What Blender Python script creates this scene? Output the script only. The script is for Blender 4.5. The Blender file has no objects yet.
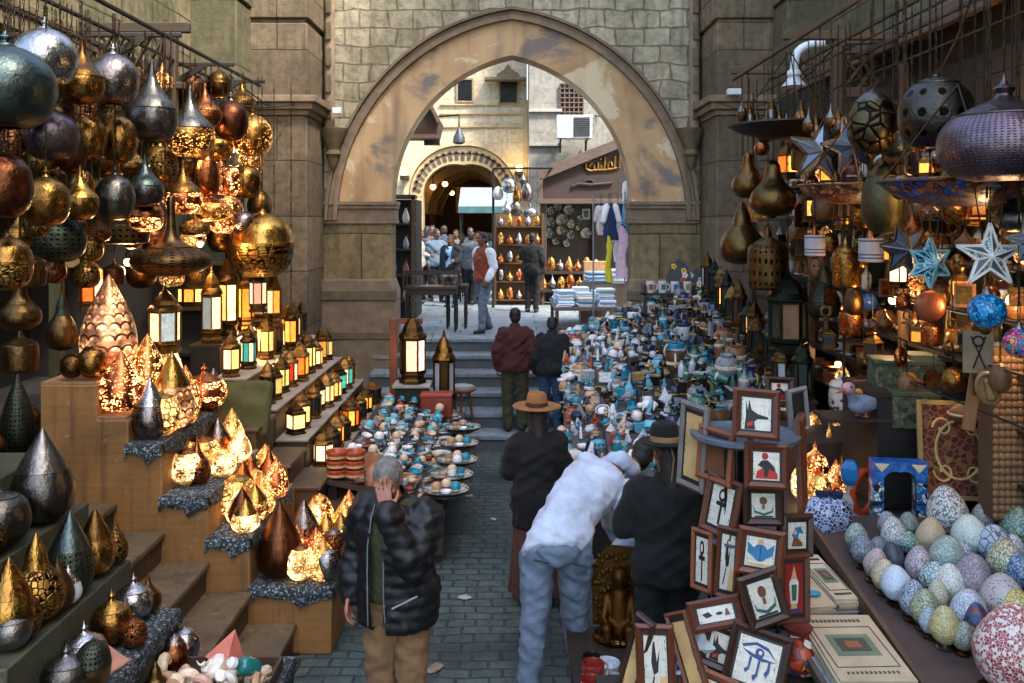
import bpy, math, random
import numpy as np
from mathutils import Vector, Matrix, noise, Quaternion
PI = math.pi; R = math.radians; V = Vector
S = bpy.context.scene; COL = S.collection; WS = bpy.data.scenes.new('workshop')
rnd = random.Random(11)
F, YH, HC = 900.0, 220.0, 3.2                       # lens in pixels, horizon row, camera height
def at(px, py, Y): return V(((px-512)*Y/F, Y, HC-(py-YH)*Y/F))
def col(h):
    h = h.lstrip('#'); o = []
    for i in (0, 2, 4):
        c = int(h[i:i+2], 16)/255
        o.append(c/12.92 if c <= .04045 else ((c+.055)/1.055)**2.4)
    return (*o, 1)
def mul(c, k): return (min(1, c[0]*k), min(1, c[1]*k), min(1, c[2]*k), 1)

# ------------------------------------------------------------------ meshes
def catmull(pts, n):
    out = []
    P = [pts[0]]+list(pts)+[pts[-1]]
    for i in range(1, len(P)-2):
        for k in range(n):
            t = k/n; a, b, c, d = (np.array(P[i+j], float) for j in (-1, 0, 1, 2))
            out.append(tuple(.5*((2*b)+(c-a)*t+(2*a-5*b+4*c-d)*t*t+(3*b-a-3*c+d)*t**3)))
    out.append(tuple(pts[-1])); return out
SPLIT = set('post leg bracket rail cross_beam brace edge gate_jamb strut shelf string_course side_panel rim_bar gallery_rail band foot eye wing flap border pole triangle_inlay bar folded'.split())
class MB:
    def __init__(s): s.v = []; s.f = []; s.m = []; s.uv = {}; s.M = Matrix(); s.mi = 0; s.cut = []
    def add(s, vs, fs, uvs=None):
        o = len(s.v); s.cut.append((o, len(s.f))); s.v += [tuple(s.M @ V(v)) for v in vs]
        for k, f in enumerate(fs):
            if uvs: s.uv[len(s.f)] = uvs[k]
            s.f.append(tuple(i+o for i in f)); s.m.append(s.mi)
        return s
    def box(s, x, y, z, sx, sy, sz, rz=0, rot=None):
        T = Matrix.Translation((x, y, z)) @ (rot.to_4x4() if rot is not None else Matrix.Rotation(rz, 4, 'Z'))
        vs = [T @ V((a*sx/2, b*sy/2, c*sz/2)) for a in (-1, 1) for b in (-1, 1) for c in (-1, 1)]
        return s.add(vs, [(0, 1, 3, 2), (4, 6, 7, 5), (0, 4, 5, 1), (2, 3, 7, 6), (0, 2, 6, 4), (1, 5, 7, 3)])
    def bb(s, x0, x1, y0, y1, z0, z1): return s.box((x0+x1)/2, (y0+y1)/2, (z0+z1)/2, abs(x1-x0), abs(y1-y0), abs(z1-z0))
    def bar(s, p, q, w, h, up=(0, 0, 1)):
        p, q = V(p), V(q); d = q-p; L = d.length; d.normalize(); u = V(up)
        x = d.cross(u)
        if x.length < 1e-4: x = d.cross(V((1, 0, 0)))
        x.normalize(); z = x.cross(d)
        return s.box(*((p+q)/2), w, L, h, rot=Matrix((x, d, z)).transposed())
    def lathe(s, prof, n=24, c=(0, 0, 0), sx=1, sy=1, sz=1, a0=0, caps=True):
        vs, fs, us = [], [], []; m = len(prof); c = V(c)
        for r, z in prof:
            for k in range(n):
                a = a0+2*PI*k/n; vs.append((c.x+r*math.cos(a)*sx, c.y+r*math.sin(a)*sy, c.z+z*sz))
        for i in range(m-1):
            for k in range(n):
                k2 = (k+1) % n
                fs.append((i*n+k, i*n+k2, (i+1)*n+k2, (i+1)*n+k)); us.append([(k/n, i/(m-1)), ((k+1)/n, i/(m-1)), ((k+1)/n, (i+1)/(m-1)), (k/n, (i+1)/(m-1))])
        if caps:
            if prof[0][0] > 1e-5: fs.append(tuple(range(n))[::-1]); us.append([(.5, 0)]*n)
            if prof[-1][0] > 1e-5: fs.append(tuple((m-1)*n+k for k in range(n))); us.append([(.5, 1)]*n)
        return s.add(vs, fs, us)
    def ball(s, c, rx, ry=None, rz=None, n=14, m=9):
        ry = ry or rx; rz = rz or rx
        return s.lathe([(math.sin(PI*i/m)+1e-6, -math.cos(PI*i/m)) for i in range(m+1)], n, c, rx, ry, rz)
    def tube(s, pts, r, n=8, r1=None):
        pts = [V(p) for p in pts]; vs, fs = [], []; L = len(pts)
        ref = None
        for i, p in enumerate(pts):
            d = (pts[min(i+1, L-1)]-pts[max(i-1, 0)]).normalized()
            if ref is None: ref = d.orthogonal().normalized()
            ref = (ref-d*ref.dot(d))
            ref = ref.normalized() if ref.length > 1e-6 else d.orthogonal().normalized()
            b = d.cross(ref); rr = r[i] if isinstance(r, (list, tuple)) else r+(0 if r1 is None else (r1-r)*i/max(1, L-1))
            for k in range(n):
                a = 2*PI*k/n; vs.append(p+ref*math.cos(a)*rr+b*math.sin(a)*rr)
        for i in range(L-1):
            for k in range(n): fs.append((i*n+k, i*n+(k+1) % n, (i+1)*n+(k+1) % n, (i+1)*n+k))
        fs.append(tuple(range(n))[::-1]); fs.append(tuple((L-1)*n+k for k in range(n)))
        return s.add(vs, fs)
    def cap(s, p, q, r0, r1, n=12, h=3):                # a closed capsule that tapers
        p, q = V(p), V(q); d = q-p; L = max(d.length, 1e-4); qn = d.to_track_quat('Z', 'Y') if d.length > 1e-4 else Quaternion()
        prof = [(r0*math.cos(a)+1e-6, -r0*math.sin(a)) for a in [PI/2*(1-i/h) for i in range(h)]]
        prof += [(r0+(r1-r0)*t, L*t) for t in (0, .25, .5, .75, 1)]
        prof += [(r1*math.cos(a)+1e-6, L+r1*math.sin(a)) for a in [PI/2*(i+1)/h for i in range(h)]]
        M0 = s.M; s.M = M0 @ Matrix.Translation(p) @ qn.to_matrix().to_4x4(); s.lathe(prof, n); s.M = M0; return s
    def prism(s, poly, y0, y1):                         # a polygon in x, z pulled along y
        n = len(poly)
        if sum(poly[i][0]*poly[(i+1) % n][1]-poly[(i+1) % n][0]*poly[i][1] for i in range(n)) < 0: poly = poly[::-1]
        vs = [(x, y0, z) for x, z in poly]+[(x, y1, z) for x, z in poly]
        return s.add(vs, [tuple(range(n)), tuple(range(2*n-1, n-1, -1))]+[(i, i+n, (i+1) % n+n, (i+1) % n) for i in range(n)])
    def loft(s, secs, n=20):                            # (center, side vector, rx, front vector, ry)
        vs, fs = [], []
        for c, sd, rx, fr, ry in secs:
            for k in range(n):
                a = 2*PI*k/n; vs.append(V(c)+V(sd)*rx*math.cos(a)+V(fr)*ry*math.sin(a))
        for i in range(len(secs)-1):
            for k in range(n): fs.append((i*n+k, i*n+(k+1) % n, (i+1)*n+(k+1) % n, (i+1)*n+k))
        fs.append(tuple(range(n))[::-1]); fs.append(tuple((len(secs)-1)*n+k for k in range(n)))
        return s.add(vs, fs)
    def mesh(s, name, mats, sharp=38):
        me = bpy.data.meshes.new(name); me.from_pydata(s.v, [], s.f)
        for m in (mats if isinstance(mats, (list, tuple)) else [mats]): me.materials.append(m)
        me.polygons.foreach_set('material_index', s.m)
        if s.uv:
            u = me.uv_layers.new(name='UV').data
            for k, p in enumerate(me.polygons):
                if k in s.uv:
                    for l, t in zip(p.loop_indices, s.uv[k]): u[l].uv = t
        me.shade_smooth(); me.set_sharp_from_angle(angle=R(sharp)); me.update(); return me
    def build(s, name, mats, parent=None, bevel=0, sharp=38, loc=None):
        if name in SPLIT and parent is not None and len(s.cut) > 1:      # each bar, post or leg is a part of its own
            first = None
            for (v0, f0), (v1, f1) in zip(s.cut, s.cut[1:]+[(len(s.v), len(s.f))]):
                q = MB(); q.v = s.v[v0:v1]; q.f = [tuple(i-v0 for i in f) for f in s.f[f0:f1]]; q.m = s.m[f0:f1]; q.uv = {k-f0: u for k, u in s.uv.items() if f0 <= k < f1}; q.cut = [(0, 0)]
                o = q.build(name, mats, parent, bevel, sharp, loc); first = first or o
            return first
        o = bpy.data.objects.new(name, s.mesh(name, mats, sharp)); COL.objects.link(o)
        if parent is not None: o.parent = parent
        if loc is not None: o.location = loc
        if bevel:
            b = o.modifiers.new('bevel', 'BEVEL'); b.width = bevel; b.segments = 2; b.limit_method = 'ANGLE'; b.angle_limit = R(40)
        return o
def put(name, me, parent=None, loc=(0, 0, 0), rot=(0, 0, 0), sc=(1, 1, 1)):
    o = bpy.data.objects.new(name, me); COL.objects.link(o); o.parent = parent
    o.location = loc; o.rotation_euler = rot; o.scale = sc if isinstance(sc, (tuple, list)) else (sc,)*3
    return o
THINGS = []
def tag(o, label, cat, group=None, place=None):
    o['label'] = label; o['category'] = cat
    if group: o['group'] = group
    THINGS.append((o, place)); return o
def thing(name, label, cat, loc=(0, 0, 0), rot=(0, 0, 0), group=None, place=None):
    o = bpy.data.objects.new(name, None); COL.objects.link(o); o.empty_display_size = .1
    o.location = loc; o.rotation_euler = rot; return tag(o, label, cat, group, place)
def struct(o, kind='structure'): o['kind'] = kind; return o

# --------------------------------------------------------------- materials
class NT:
    def __init__(s, name):
        s.mat = bpy.data.materials.new(name); s.mat.use_nodes = True; s.t = s.mat.node_tree; s.t.nodes.clear()
        s.out = s.n('ShaderNodeOutputMaterial')
    def n(s, typ, **kw):
        x = s.t.nodes.new(typ)
        for k, v in kw.items():
            if hasattr(x, k) and k not in ('Scale',): setattr(x, k, v)
            else: x.inputs[k.replace('_', ' ')].default_value = v
        return x
    def l(s, a, b): s.t.links.new(a, b); return b
    def coord(s, kind='Object', sc=(1, 1, 1), rot=(0, 0, 0), loc=(0, 0, 0)):
        t = s.n('ShaderNodeTexCoord'); m = s.n('ShaderNodeMapping'); m.inputs['Scale'].default_value = sc; m.inputs['Rotation'].default_value = rot; m.inputs['Location'].default_value = loc
        s.l(t.outputs[kind], m.inputs[0]); return m.outputs[0]
    def noise(s, vec, scale, detail=4, rough=.55, dist=0):
        x = s.n('ShaderNodeTexNoise'); x.inputs['Scale'].default_value = scale; x.inputs['Detail'].default_value = detail; x.inputs['Roughness'].default_value = rough; x.inputs['Distortion'].default_value = dist
        s.l(vec, x.inputs['Vector']); return x.outputs['Fac']
    def ramp(s, fac, stops, interp='LINEAR'):
        x = s.n('ShaderNodeValToRGB'); x.color_ramp.interpolation = interp; e = x.color_ramp.elements
        while len(e) < len(stops): e.new(.5)
        for i, (p, c) in enumerate(stops): e[i].position = p; e[i].color = c if len(c) == 4 else (*c, 1)
        s.l(fac, x.inputs[0]); return x.outputs[0]
    def mix(s, fac, a, b, mode='MIX'):
        x = s.n('ShaderNodeMix', data_type='RGBA', blend_type=mode)
        for k, v in ((0, fac), (6, a), (7, b)):
            if isinstance(v, bpy.types.NodeSocket): s.l(v, x.inputs[k])
            else: x.inputs[k].default_value = v
        return x.outputs[2]
    def math(s, op, a, b=None):
        x = s.n('ShaderNodeMath', operation=op)
        for k, v in ((0, a), (1, b)):
            if v is None: continue
            if isinstance(v, bpy.types.NodeSocket): s.l(v, x.inputs[k])
            else: x.inputs[k].default_value = v
        return x.outputs[0]
    def bump(s, h, strength=.3, dist=.02, normal=None):
        b = s.n('ShaderNodeBump'); b.inputs['Strength'].default_value = strength; b.inputs['Distance'].default_value = dist
        s.l(h, b.inputs['Height'])
        if normal is not None: s.l(normal, b.inputs['Normal'])
        return b.outputs[0]
    def bsdf(s, base, rough=.6, metal=0, normal=None, emit=None, es=0, spec=None, sheen=0, coat=0):
        p = s.n('ShaderNodeBsdfPrincipled')
        for k, v in (('Base Color', base), ('Roughness', rough), ('Metallic', metal), ('Normal', normal), ('Emission Color', emit), ('Emission Strength', es)):
            if v is None: continue
            if isinstance(v, bpy.types.NodeSocket): s.l(v, p.inputs[k])
            else: p.inputs[k].default_value = v
        if spec is not None: p.inputs['Specular IOR Level'].default_value = spec
        if sheen: p.inputs['Sheen Weight'].default_value = sheen*.2
        if coat: p.inputs['Coat Weight'].default_value = coat
        s.l(p.outputs[0], s.out.inputs[0]); return p
    def objrand(s): return s.n('ShaderNodeObjectInfo').outputs['Random']
MC = {}
def plain(hexc, rough=.6, metal=0, var=.3, vs=6, bump=.15, bs=45, sheen=0, coat=0, streak=None, rv=.12):
    key = (hexc, rough, metal, var, vs, bump, bs, sheen, coat, streak)
    if key in MC: return MC[key]
    t = NT('surface'); c = col(hexc); v = t.coord('Object', streak or (1, 1, 1))
    n1 = t.noise(v, vs, 5, .6); n2 = t.noise(v, bs, 3)
    base = t.ramp(n1, [(.28, mul(c, 1-var)), (.72, mul(c, 1+var))])
    base = t.mix(1, base, t.ramp(t.objrand(), [(0, (1-rv,)*3), (1, (1, 1, 1))]), 'MULTIPLY')
    rg = t.math('ADD', t.math('MULTIPLY', n1, .25), rough-.125)
    t.bsdf(base, rg, metal, t.bump(n2, bump, .01) if bump else None, sheen=sheen, coat=coat)
    MC[key] = t.mat; return t.mat
def metal(hexc, rough=.3, engr='none', var=.35, dark='#14100a', nu=26, nv=12):
    key = ('metal', hexc, rough, engr, nu, nv)
    if key in MC: return MC[key]
    t = NT('metal'); c = col(hexc); v = t.coord('Object')
    n1 = t.noise(v, 5, 6, .7, .6); n2 = t.noise(v, 60, 2); n0 = t.noise(v, 9, 3, .6); n9 = t.noise(v, 22, 4, .7)
    base = t.ramp(n1, [(.3, mul(c, 1-var)), (.7, mul(c, 1.1))]); base = t.mix(t.ramp(n9, [(.55, (0, 0, 0)), (.75, (.55,)*3)]), base, mul(c, .35))
    base = t.mix(1, base, t.ramp(t.objrand(), [(0, (.72, .70, .66)), (1, (1, 1, 1))]), 'MULTIPLY')
    rg = t.math('ADD', t.math('ADD', t.math('MULTIPLY', n1, .35), rough-.14), t.math('MULTIPLY', t.ramp(n9, [(.5, (0, 0, 0)), (.8, (1, 1, 1))]), .25)); nm = t.bump(t.math('ADD', n0, t.math('MULTIPLY', n2, .12)), .22, .03)
    if engr != 'none':
        u = t.coord('UV', (nu, nv, 1)); vo = t.n('ShaderNodeTexVoronoi', feature='DISTANCE_TO_EDGE' if engr != 'dots' else 'F1'); vo.inputs['Scale'].default_value = 1; vo.inputs['Randomness'].default_value = .15 if engr == 'dots' else .7
        t.l(u, vo.inputs['Vector']); d = vo.outputs['Distance']
        m = t.ramp(d, [(.03, (1, 1, 1)), (.12, (0, 0, 0))]) if engr != 'dots' else t.ramp(d, [(.2, (1, 1, 1)), (.28, (0, 0, 0))])
        base = t.mix(m, base, col(dark)); nm = t.bump(m, .5, -.01, nm)
    t.bsdf(base, rg, 1, nm); MC[key] = t.mat; return t.mat
def lit(hexc, style='dots', es=7, warm='#ffb35a', nu=22, nv=12, thr=.3, K=.5):   # metal with a hole pattern whose glow is painted on, no bulb inside
    key = ('lit', hexc, style, es, warm, nu, nv, thr)
    if key in MC: return MC[key]
    t = NT('pierced_metal_lit'); c = col(hexc); v = t.coord('Object'); n1 = t.noise(v, 6, 4)
    base = t.ramp(n1, [(.3, mul(c, .7)), (.7, mul(c, 1.15))])
    def vor(nu, nv, feat, rd):
        vo = t.n('ShaderNodeTexVoronoi', feature=feat); vo.inputs['Scale'].default_value = 1; vo.inputs['Randomness'].default_value = rd; t.l(t.coord('UV', (nu, nv, 1)), vo.inputs['Vector']); return vo.outputs['Distance']
    fine = t.ramp(vor(nu*2.2, nv*2.2, 'F1', .8), [(thr*.9, (1, 1, 1)), (thr+.1, (0, 0, 0))])
    if style == 'dots': big = t.ramp(vor(nu*.4, nv*.4, 'DISTANCE_TO_EDGE', .75), [(.05, (0, 0, 0)), (.1, (1, 1, 1))]); m = t.math('MULTIPLY', fine, big)
    elif style == 'scale':                              # overlapping fish scales
        x = t.n('ShaderNodeSeparateXYZ'); t.l(t.coord('UV', (nu, nv, 1)), x.inputs[0]); row = t.math('FLOOR', x.outputs[1]); fx = t.math('SUBTRACT', t.math('FRACT', t.math('ADD', x.outputs[0], t.math('MULTIPLY', row, .5))), .5); fy = t.math('FRACT', x.outputs[1])
        d = t.math('SQRT', t.math('ADD', t.math('MULTIPLY', fx, fx), t.math('MULTIPLY', fy, fy))); ring_ = t.math('MULTIPLY', t.ramp(t.math('ABSOLUTE', t.math('SUBTRACT', d, .5)), [(.07, (0, 0, 0)), (.13, (1, 1, 1))]), t.ramp(d, [(.52, (1, 1, 1)), (.6, (.55,)*3)])); m = t.math('MULTIPLY', ring_, t.math('ADD', .3, t.math('MULTIPLY', fine, .7)))
    else: m = t.math('MULTIPLY', t.ramp(vor(nu, nv, 'DISTANCE_TO_EDGE', .8), [(.04, (0, 0, 0)), (.12, (1, 1, 1))]), t.math('ADD', .2, t.math('MULTIPLY', fine, .8)))
    bulb = t.ramp(t.noise(t.coord('Object', (1, 1, 1), loc=(3, 1, 2)), 2.6, 2), [(.38, (.06,)*3), (.5, (.28,)*3), (.62, (1.2,)*3)])  # noise paints hot spots that stand in for a bulb's glow
    e = t.math('MULTIPLY', m, t.math('MULTIPLY', bulb, es*K))
    t.bsdf(base, .3, t.math('SUBTRACT', 1, t.math('MULTIPLY', m, .6)), t.bump(m, .3, -.008), col(warm), e)
    MC[key] = t.mat; return t.mat
def glow(hexc, es=4, base=None):
    key = ('glow', hexc, es)
    if key in MC: return MC[key]
    t = NT('lit_glass'); n1 = t.noise(t.coord('Object'), 14, 2)
    t.bsdf(mul(col(hexc), .5), .25, 0, None, col(hexc), t.math('MULTIPLY', t.math('MULTIPLY', t.ramp(n1, [(.3, (.3,)*3), (.7, (1, 1, 1))]), t.ramp(t.objrand(), [(0, (.25,)*3), (1, (1, 1, 1))])), es*.6)); MC[key] = t.mat; return t.mat
def scuffed(hexc, worn, dirt='#2e2212'):                     # painted board: scuffs, chips, grime and drips with shapes of their own
    key = ('scuff', hexc, worn)
    if key in MC: return MC[key]
    t = NT('scuffed_paint'); c = col(hexc); o = t.coord('Object'); n1 = t.noise(o, 1.8, 6, .65, .5); n2 = t.noise(o, 11, 6, .7); n3 = t.noise(t.coord('Object', (9, 9, .7)), 1.5, 4); n4 = t.noise(t.coord('Object', (1.2, 1.2, 16)), 1.6, 5)
    b = t.ramp(n1, [(.3, mul(c, .6)), (.5, c), (.7, mul(c, 1.25))]); b = t.mix(t.ramp(n2, [(.62, (0, 0, 0)), (.66, (.7,)*3)]), b, col(worn)); b = t.mix(t.ramp(n2, [(.30, (.8,)*3), (.36, (0, 0, 0))]), b, col(dirt)); b = t.mix(t.ramp(n3, [(.52, (0, 0, 0)), (.72, (.55,)*3)]), b, col(dirt)); b = t.mix(t.ramp(n4, [(.5, (0, 0, 0)), (.75, (.35,)*3)]), b, mul(c, .5))
    t.bsdf(b, .7, 0, t.bump(t.math('ADD', n2, n4), .3, .012)); MC[key] = t.mat; return t.mat
def wood(hexc, rough=.55, axis='X', sc=1, var=.45):
    key = ('wood', hexc, rough, axis, sc)
    if key in MC: return MC[key]
    t = NT('wood'); c = col(hexc); s3 = {'X': (1.5, 14, 14), 'Y': (14, 1.5, 14), 'Z': (14, 14, 1.5)}[axis]
    v = t.coord('Object', tuple(a*sc for a in s3)); n1 = t.noise(v, 1.6, 6, .6, .6); n2 = t.noise(t.coord('Object'), 2.5, 4)
    b = t.ramp(n1, [(.3, mul(c, 1-var)), (.7, mul(c, 1+var*.6))]); b = t.mix(.45, b, t.ramp(n2, [(.3, mul(c, .55)), (.7, mul(c, 1.25))]))
    b = t.mix(1, b, t.ramp(t.objrand(), [(0, (.8,)*3), (1, (1, 1, 1))]), 'MULTIPLY')
    t.bsdf(b, rough, 0, t.bump(n1, .25, .006)); MC[key] = t.mat; return t.mat
def mosaic(cols, scale=26, gap='#2a2722', rough=.35, style='cell'):
    key = ('mosaic', tuple(cols), scale, gap, style)
    if key in MC: return MC[key]
    t = NT('mosaic_glaze'); v = t.coord('Object', (scale,)*3)
    vo = t.n('ShaderNodeTexVoronoi', feature='F1'); vo.inputs['Scale'].default_value = 1; t.l(v, vo.inputs['Vector'])
    k = len(cols)
    if style == 'cell':
        sp = t.n('ShaderNodeSeparateColor'); t.l(vo.outputs['Color'], sp.inputs[0])
        c = t.ramp(sp.outputs[0], [(i/k, col(x)) for i, x in enumerate(cols)], 'CONSTANT')
        ed = t.n('ShaderNodeTexVoronoi', feature='DISTANCE_TO_EDGE'); ed.inputs['Scale'].default_value = 1; t.l(v, ed.inputs['Vector'])
        e = t.ramp(ed.outputs['Distance'], [(.03, (0, 0, 0)), (.09, (1, 1, 1))]); c = t.mix(e, col(gap), c)
    else:                                              # spots on a ground
        w = t.n('ShaderNodeTexNoise'); w.inputs['Scale'].default_value = 2; t.l(v, w.inputs['Vector'])
        d = t.math('ADD', vo.outputs['Distance'], t.math('MULTIPLY', w.outputs['Fac'], .35)); e = d
        c = t.ramp(d, [(0, col(cols[1])), (.42, col(cols[1])), (.5, col(cols[0])), (1, col(cols[0]))])
        if k > 2: c = t.mix(t.ramp(t.noise(t.coord('Object'), 16, 3), [(.45, (0, 0, 0)), (.6, (1, 1, 1))]), c, col(cols[2]))
    t.bsdf(c, rough, 0, t.bump(e, .25, .004)); MC[key] = t.mat; return t.mat

# ------------------------------------------------ helper for closed bodies
def remeshed(mb, voxel, smooth=4, fac=.5):
    me = bpy.data.meshes.new('tmp'); me.from_pydata(mb.v, [], mb.f); me.update()
    o = bpy.data.objects.new('tmp', me); WS.collection.objects.link(o)
    r = o.modifiers.new('r', 'REMESH'); r.mode = 'VOXEL'; r.voxel_size = voxel; r.use_smooth_shade = True
    if smooth: q = o.modifiers.new('s', 'SMOOTH'); q.factor = fac; q.iterations = smooth
    WS.view_layers[0].update(); dg = WS.view_layers[0].depsgraph
    m2 = bpy.data.meshes.new_from_object(o.evaluated_get(dg), depsgraph=dg)
    bpy.data.objects.remove(o); bpy.data.meshes.remove(me)
    m2.shade_smooth(); return m2
def warp(me, fn):                                       # moves each vertex along its normal
    for v, n in zip(me.vertices, [x.vector.copy() for x in me.vertex_normals]): v.co += n*fn(v.co, n)
    me.update(); return me
# ================================================================= SETTING
def swz(t, kind, sc=1):                                 # wall coordinates: u along the wall, v up
    x = t.n('ShaderNodeSeparateXYZ'); t.l(t.coord('Object'), x.inputs[0]); c = t.n('ShaderNodeCombineXYZ')
    a, b = {'XZ': (0, 2), 'YZ': (1, 2), 'XY': (0, 1), 'YX': (1, 0)}[kind]
    t.l(x.outputs[a], c.inputs[0]); t.l(x.outputs[b], c.inputs[1]); return c.outputs[0]
def masonry(c1, c2, mortar, kind='XZ', bw=.55, bh=.34, ms=.018, stain='#3c3a28', stain_amt=.5, rough=.85, off=.5, bump=.6, streaks=True, warpamt=.05):
    t = NT('masonry'); v = swz(t, kind)
    w = t.n('ShaderNodeTexNoise'); w.inputs['Scale'].default_value = 1.6; t.l(t.coord('Object'), w.inputs['Vector'])
    vv = t.n('ShaderNodeVectorMath', operation='MULTIPLY_ADD'); t.l(w.outputs['Color'], vv.inputs[0]); vv.inputs[1].default_value = (warpamt,)*3; t.l(v, vv.inputs[2])
    b = t.n('ShaderNodeTexBrick'); t.l(vv.outputs[0], b.inputs['Vector']); b.offset = off
    for k, x in (('Color1', col(c1)), ('Color2', col(c2)), ('Mortar', col(mortar)), ('Scale', 1), ('Mortar Size', ms), ('Mortar Smooth', .35), ('Bias', -.1), ('Brick Width', bw), ('Row Height', bh)): b.inputs[k].default_value = x
    o = t.coord('Object'); n1 = t.noise(o, .7, 6, .65); n2 = t.noise(o, 9, 5, .6); n3 = t.noise(o, 40, 3)
    c = t.mix(.65, b.outputs['Color'], t.ramp(n2, [(.3, (.28,)*3), (.5, (.8,)*3), (.75, (1.1,)*3)]), 'MULTIPLY')
    c = t.mix(t.ramp(n1, [(.42, (0, 0, 0)), (.62, (stain_amt,)*3)]), c, col(stain))
    n5 = t.noise(o, 1.7, 5, .7, 1.2); c = t.mix(1, c, t.ramp(n5, [(.3, (.72, .74, .66)), (.5, (.95, .95, .93)), (.68, (1.12, 1.06, 1.0))]), 'MULTIPLY')
    if streaks:
        n4 = t.noise(t.coord('Object', (4, 4, .35)), 1.4, 4); c = t.mix(t.ramp(n4, [(.5, (0, 0, 0)), (.7, (.45,)*3)]), c, mul(col(stain), .6))
    h = t.math('ADD', t.math('MULTIPLY', b.outputs['Fac'], -1.2), t.math('ADD', t.math('MULTIPLY', n2, .6), t.math('MULTIPLY', n3, .25)))
    t.bsdf(c, rough, 0, t.bump(h, bump, .03), spec=.25); return t.mat
def plaster():
    t = NT('old_plaster'); o = t.coord('Object'); n1 = t.noise(o, .9, 6, .6, .4); n2 = t.noise(t.coord('Object', (1, 1, 1.3), loc=(4.4, 0, .7)), .75, 8, .62, .5); n3 = t.noise(o, 30, 4); n4 = t.noise(t.coord('Object', (2.5, 2.5, .3)), 1.2, 4)
    c = t.ramp(n1, [(.3, col('#a07c58')), (.5, col('#bd9d74')), (.7, col('#d2b085'))])
    c = t.mix(t.ramp(n2, [(.57, (0, 0, 0)), (.6, (.8,)*3)]), c, col('#d8c6a4'))
    c = t.mix(t.ramp(n2, [(.38, (.9,)*3), (.46, (0, 0, 0))]), c, col('#77706a'))
    c = t.mix(t.ramp(n4, [(.52, (0, 0, 0)), (.72, (.6,)*3)]), c, col('#6d6252'))
    t.bsdf(c, .85, 0, t.bump(t.math('ADD', n3, t.math('MULTIPLY', n2, 1.5)), .35, .02), spec=.2); return t.mat
PLASTER = plaster()
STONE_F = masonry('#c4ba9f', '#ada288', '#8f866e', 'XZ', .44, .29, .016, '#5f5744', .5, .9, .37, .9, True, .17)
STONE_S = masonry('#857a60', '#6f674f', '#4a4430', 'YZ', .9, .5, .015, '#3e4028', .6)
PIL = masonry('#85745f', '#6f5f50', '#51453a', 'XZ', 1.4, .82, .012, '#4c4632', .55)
PIL2 = masonry('#716a52', '#625b46', '#454030', 'XZ', 1.2, .9, .01, '#4a4a34', .6)
TRIM = plain('#7a6853', .85, 0, .35, 5, .5, 30)
TRIMD = plain('#64573f', .85, 0, .35, 6, .6, 25)
PAVE = masonry('#56625f', '#4a5754', '#3a4543', 'XY', .23, .13, .011, '#2c3432', .85, .55, .43, 1.0, False, .14)
SLAB = masonry('#8d969b', '#7f888d', '#5a6266', 'XY', .9, .5, .02, '#6c777a', .5, .6, .5, .4, False, .03)
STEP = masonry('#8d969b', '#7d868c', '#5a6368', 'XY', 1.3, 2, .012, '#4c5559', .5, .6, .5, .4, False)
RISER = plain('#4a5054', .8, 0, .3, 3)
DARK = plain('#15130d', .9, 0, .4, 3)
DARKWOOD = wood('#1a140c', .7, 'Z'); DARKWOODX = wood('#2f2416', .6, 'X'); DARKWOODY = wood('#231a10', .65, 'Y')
WEATH = wood('#5a4634', .75, 'X'); WEATHZ = wood('#564232', .75, 'Z')

g = MB(); g.bb(-40, 40, -20, 60, -.3, -.004); struct(g.build('ground', plain('#3b3d38', .9)))
g = MB(); g.bb(-4.5, 4.5, -6, 12.6, -.2, .0); struct(g.build('street_paving', PAVE))
TP = 1.25; Y0 = 12.5; NS = 6
st = MB()
for i in range(NS):
    y = Y0+i*.46; z = TP/NS*(i+1)
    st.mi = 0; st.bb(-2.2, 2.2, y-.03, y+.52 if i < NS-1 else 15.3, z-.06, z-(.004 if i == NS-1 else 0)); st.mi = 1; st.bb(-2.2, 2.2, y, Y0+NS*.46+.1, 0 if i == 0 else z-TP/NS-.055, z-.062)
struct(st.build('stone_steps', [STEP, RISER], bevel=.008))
g = MB(); g.bb(-14, 14, 15.26, 48, .9, TP); struct(g.build('upper_street_paving', SLAB))

# ---- the gateway
YA = 14.5
def zat(py, Y): return HC-(py-YH)*Y/F
class Arch:
    def __init__(s, a, zs, za):
        s.a, s.zs, s.za = a, zs, za; h = za-zs; s.c = (h*h-a*a)/(2*a); s.r = a+s.c
    def pts(s, n=20):                                    # left spring over the apex to right spring
        a1 = math.atan2(s.za-s.zs, s.c); L = []
        for i in range(n+1):
            t = a1*i/n; L.append((s.c-s.r*math.cos(t), s.zs+s.r*math.sin(t)))
        return L+[(-x, z) for x, z in L[-2::-1]]
    def z(s, x):
        x = min(abs(x), s.a); return s.zs+math.sqrt(max(0, s.r**2-(x+s.c)**2))
INN = Arch(1.933, 3.5, zat(55, YA)); OUT = Arch(2.86, 3.3, zat(15, YA))
gate = thing('stone_gateway', 'tall pointed stone archway with stained plaster band over the market steps', 'gateway', (0, YA, 0))
def ring(mb, A, B, y0, y1, n=20):
    p, q = A.pts(n), B.pts(n); L = len(p); vs = [(x, y0, z) for x, z in p]+[(x, y0, z) for x, z in q]+[(x, y1, z) for x, z in p]+[(x, y1, z) for x, z in q]
    fs = []
    for i in range(L-1):
        fs += [(i, i+1, L+i+1, L+i), (2*L+i+1, 2*L+i, 3*L+i, 3*L+i+1), (i+1, i, 2*L+i, 2*L+i+1), (L+i, L+i+1, 3*L+i+1, 3*L+i)]
    fs += [(0, L, 3*L, 2*L), (L-1, 3*L-1, 4*L-1, 2*L-1)]
    mb.add(vs, fs)
DEP = .5
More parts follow.
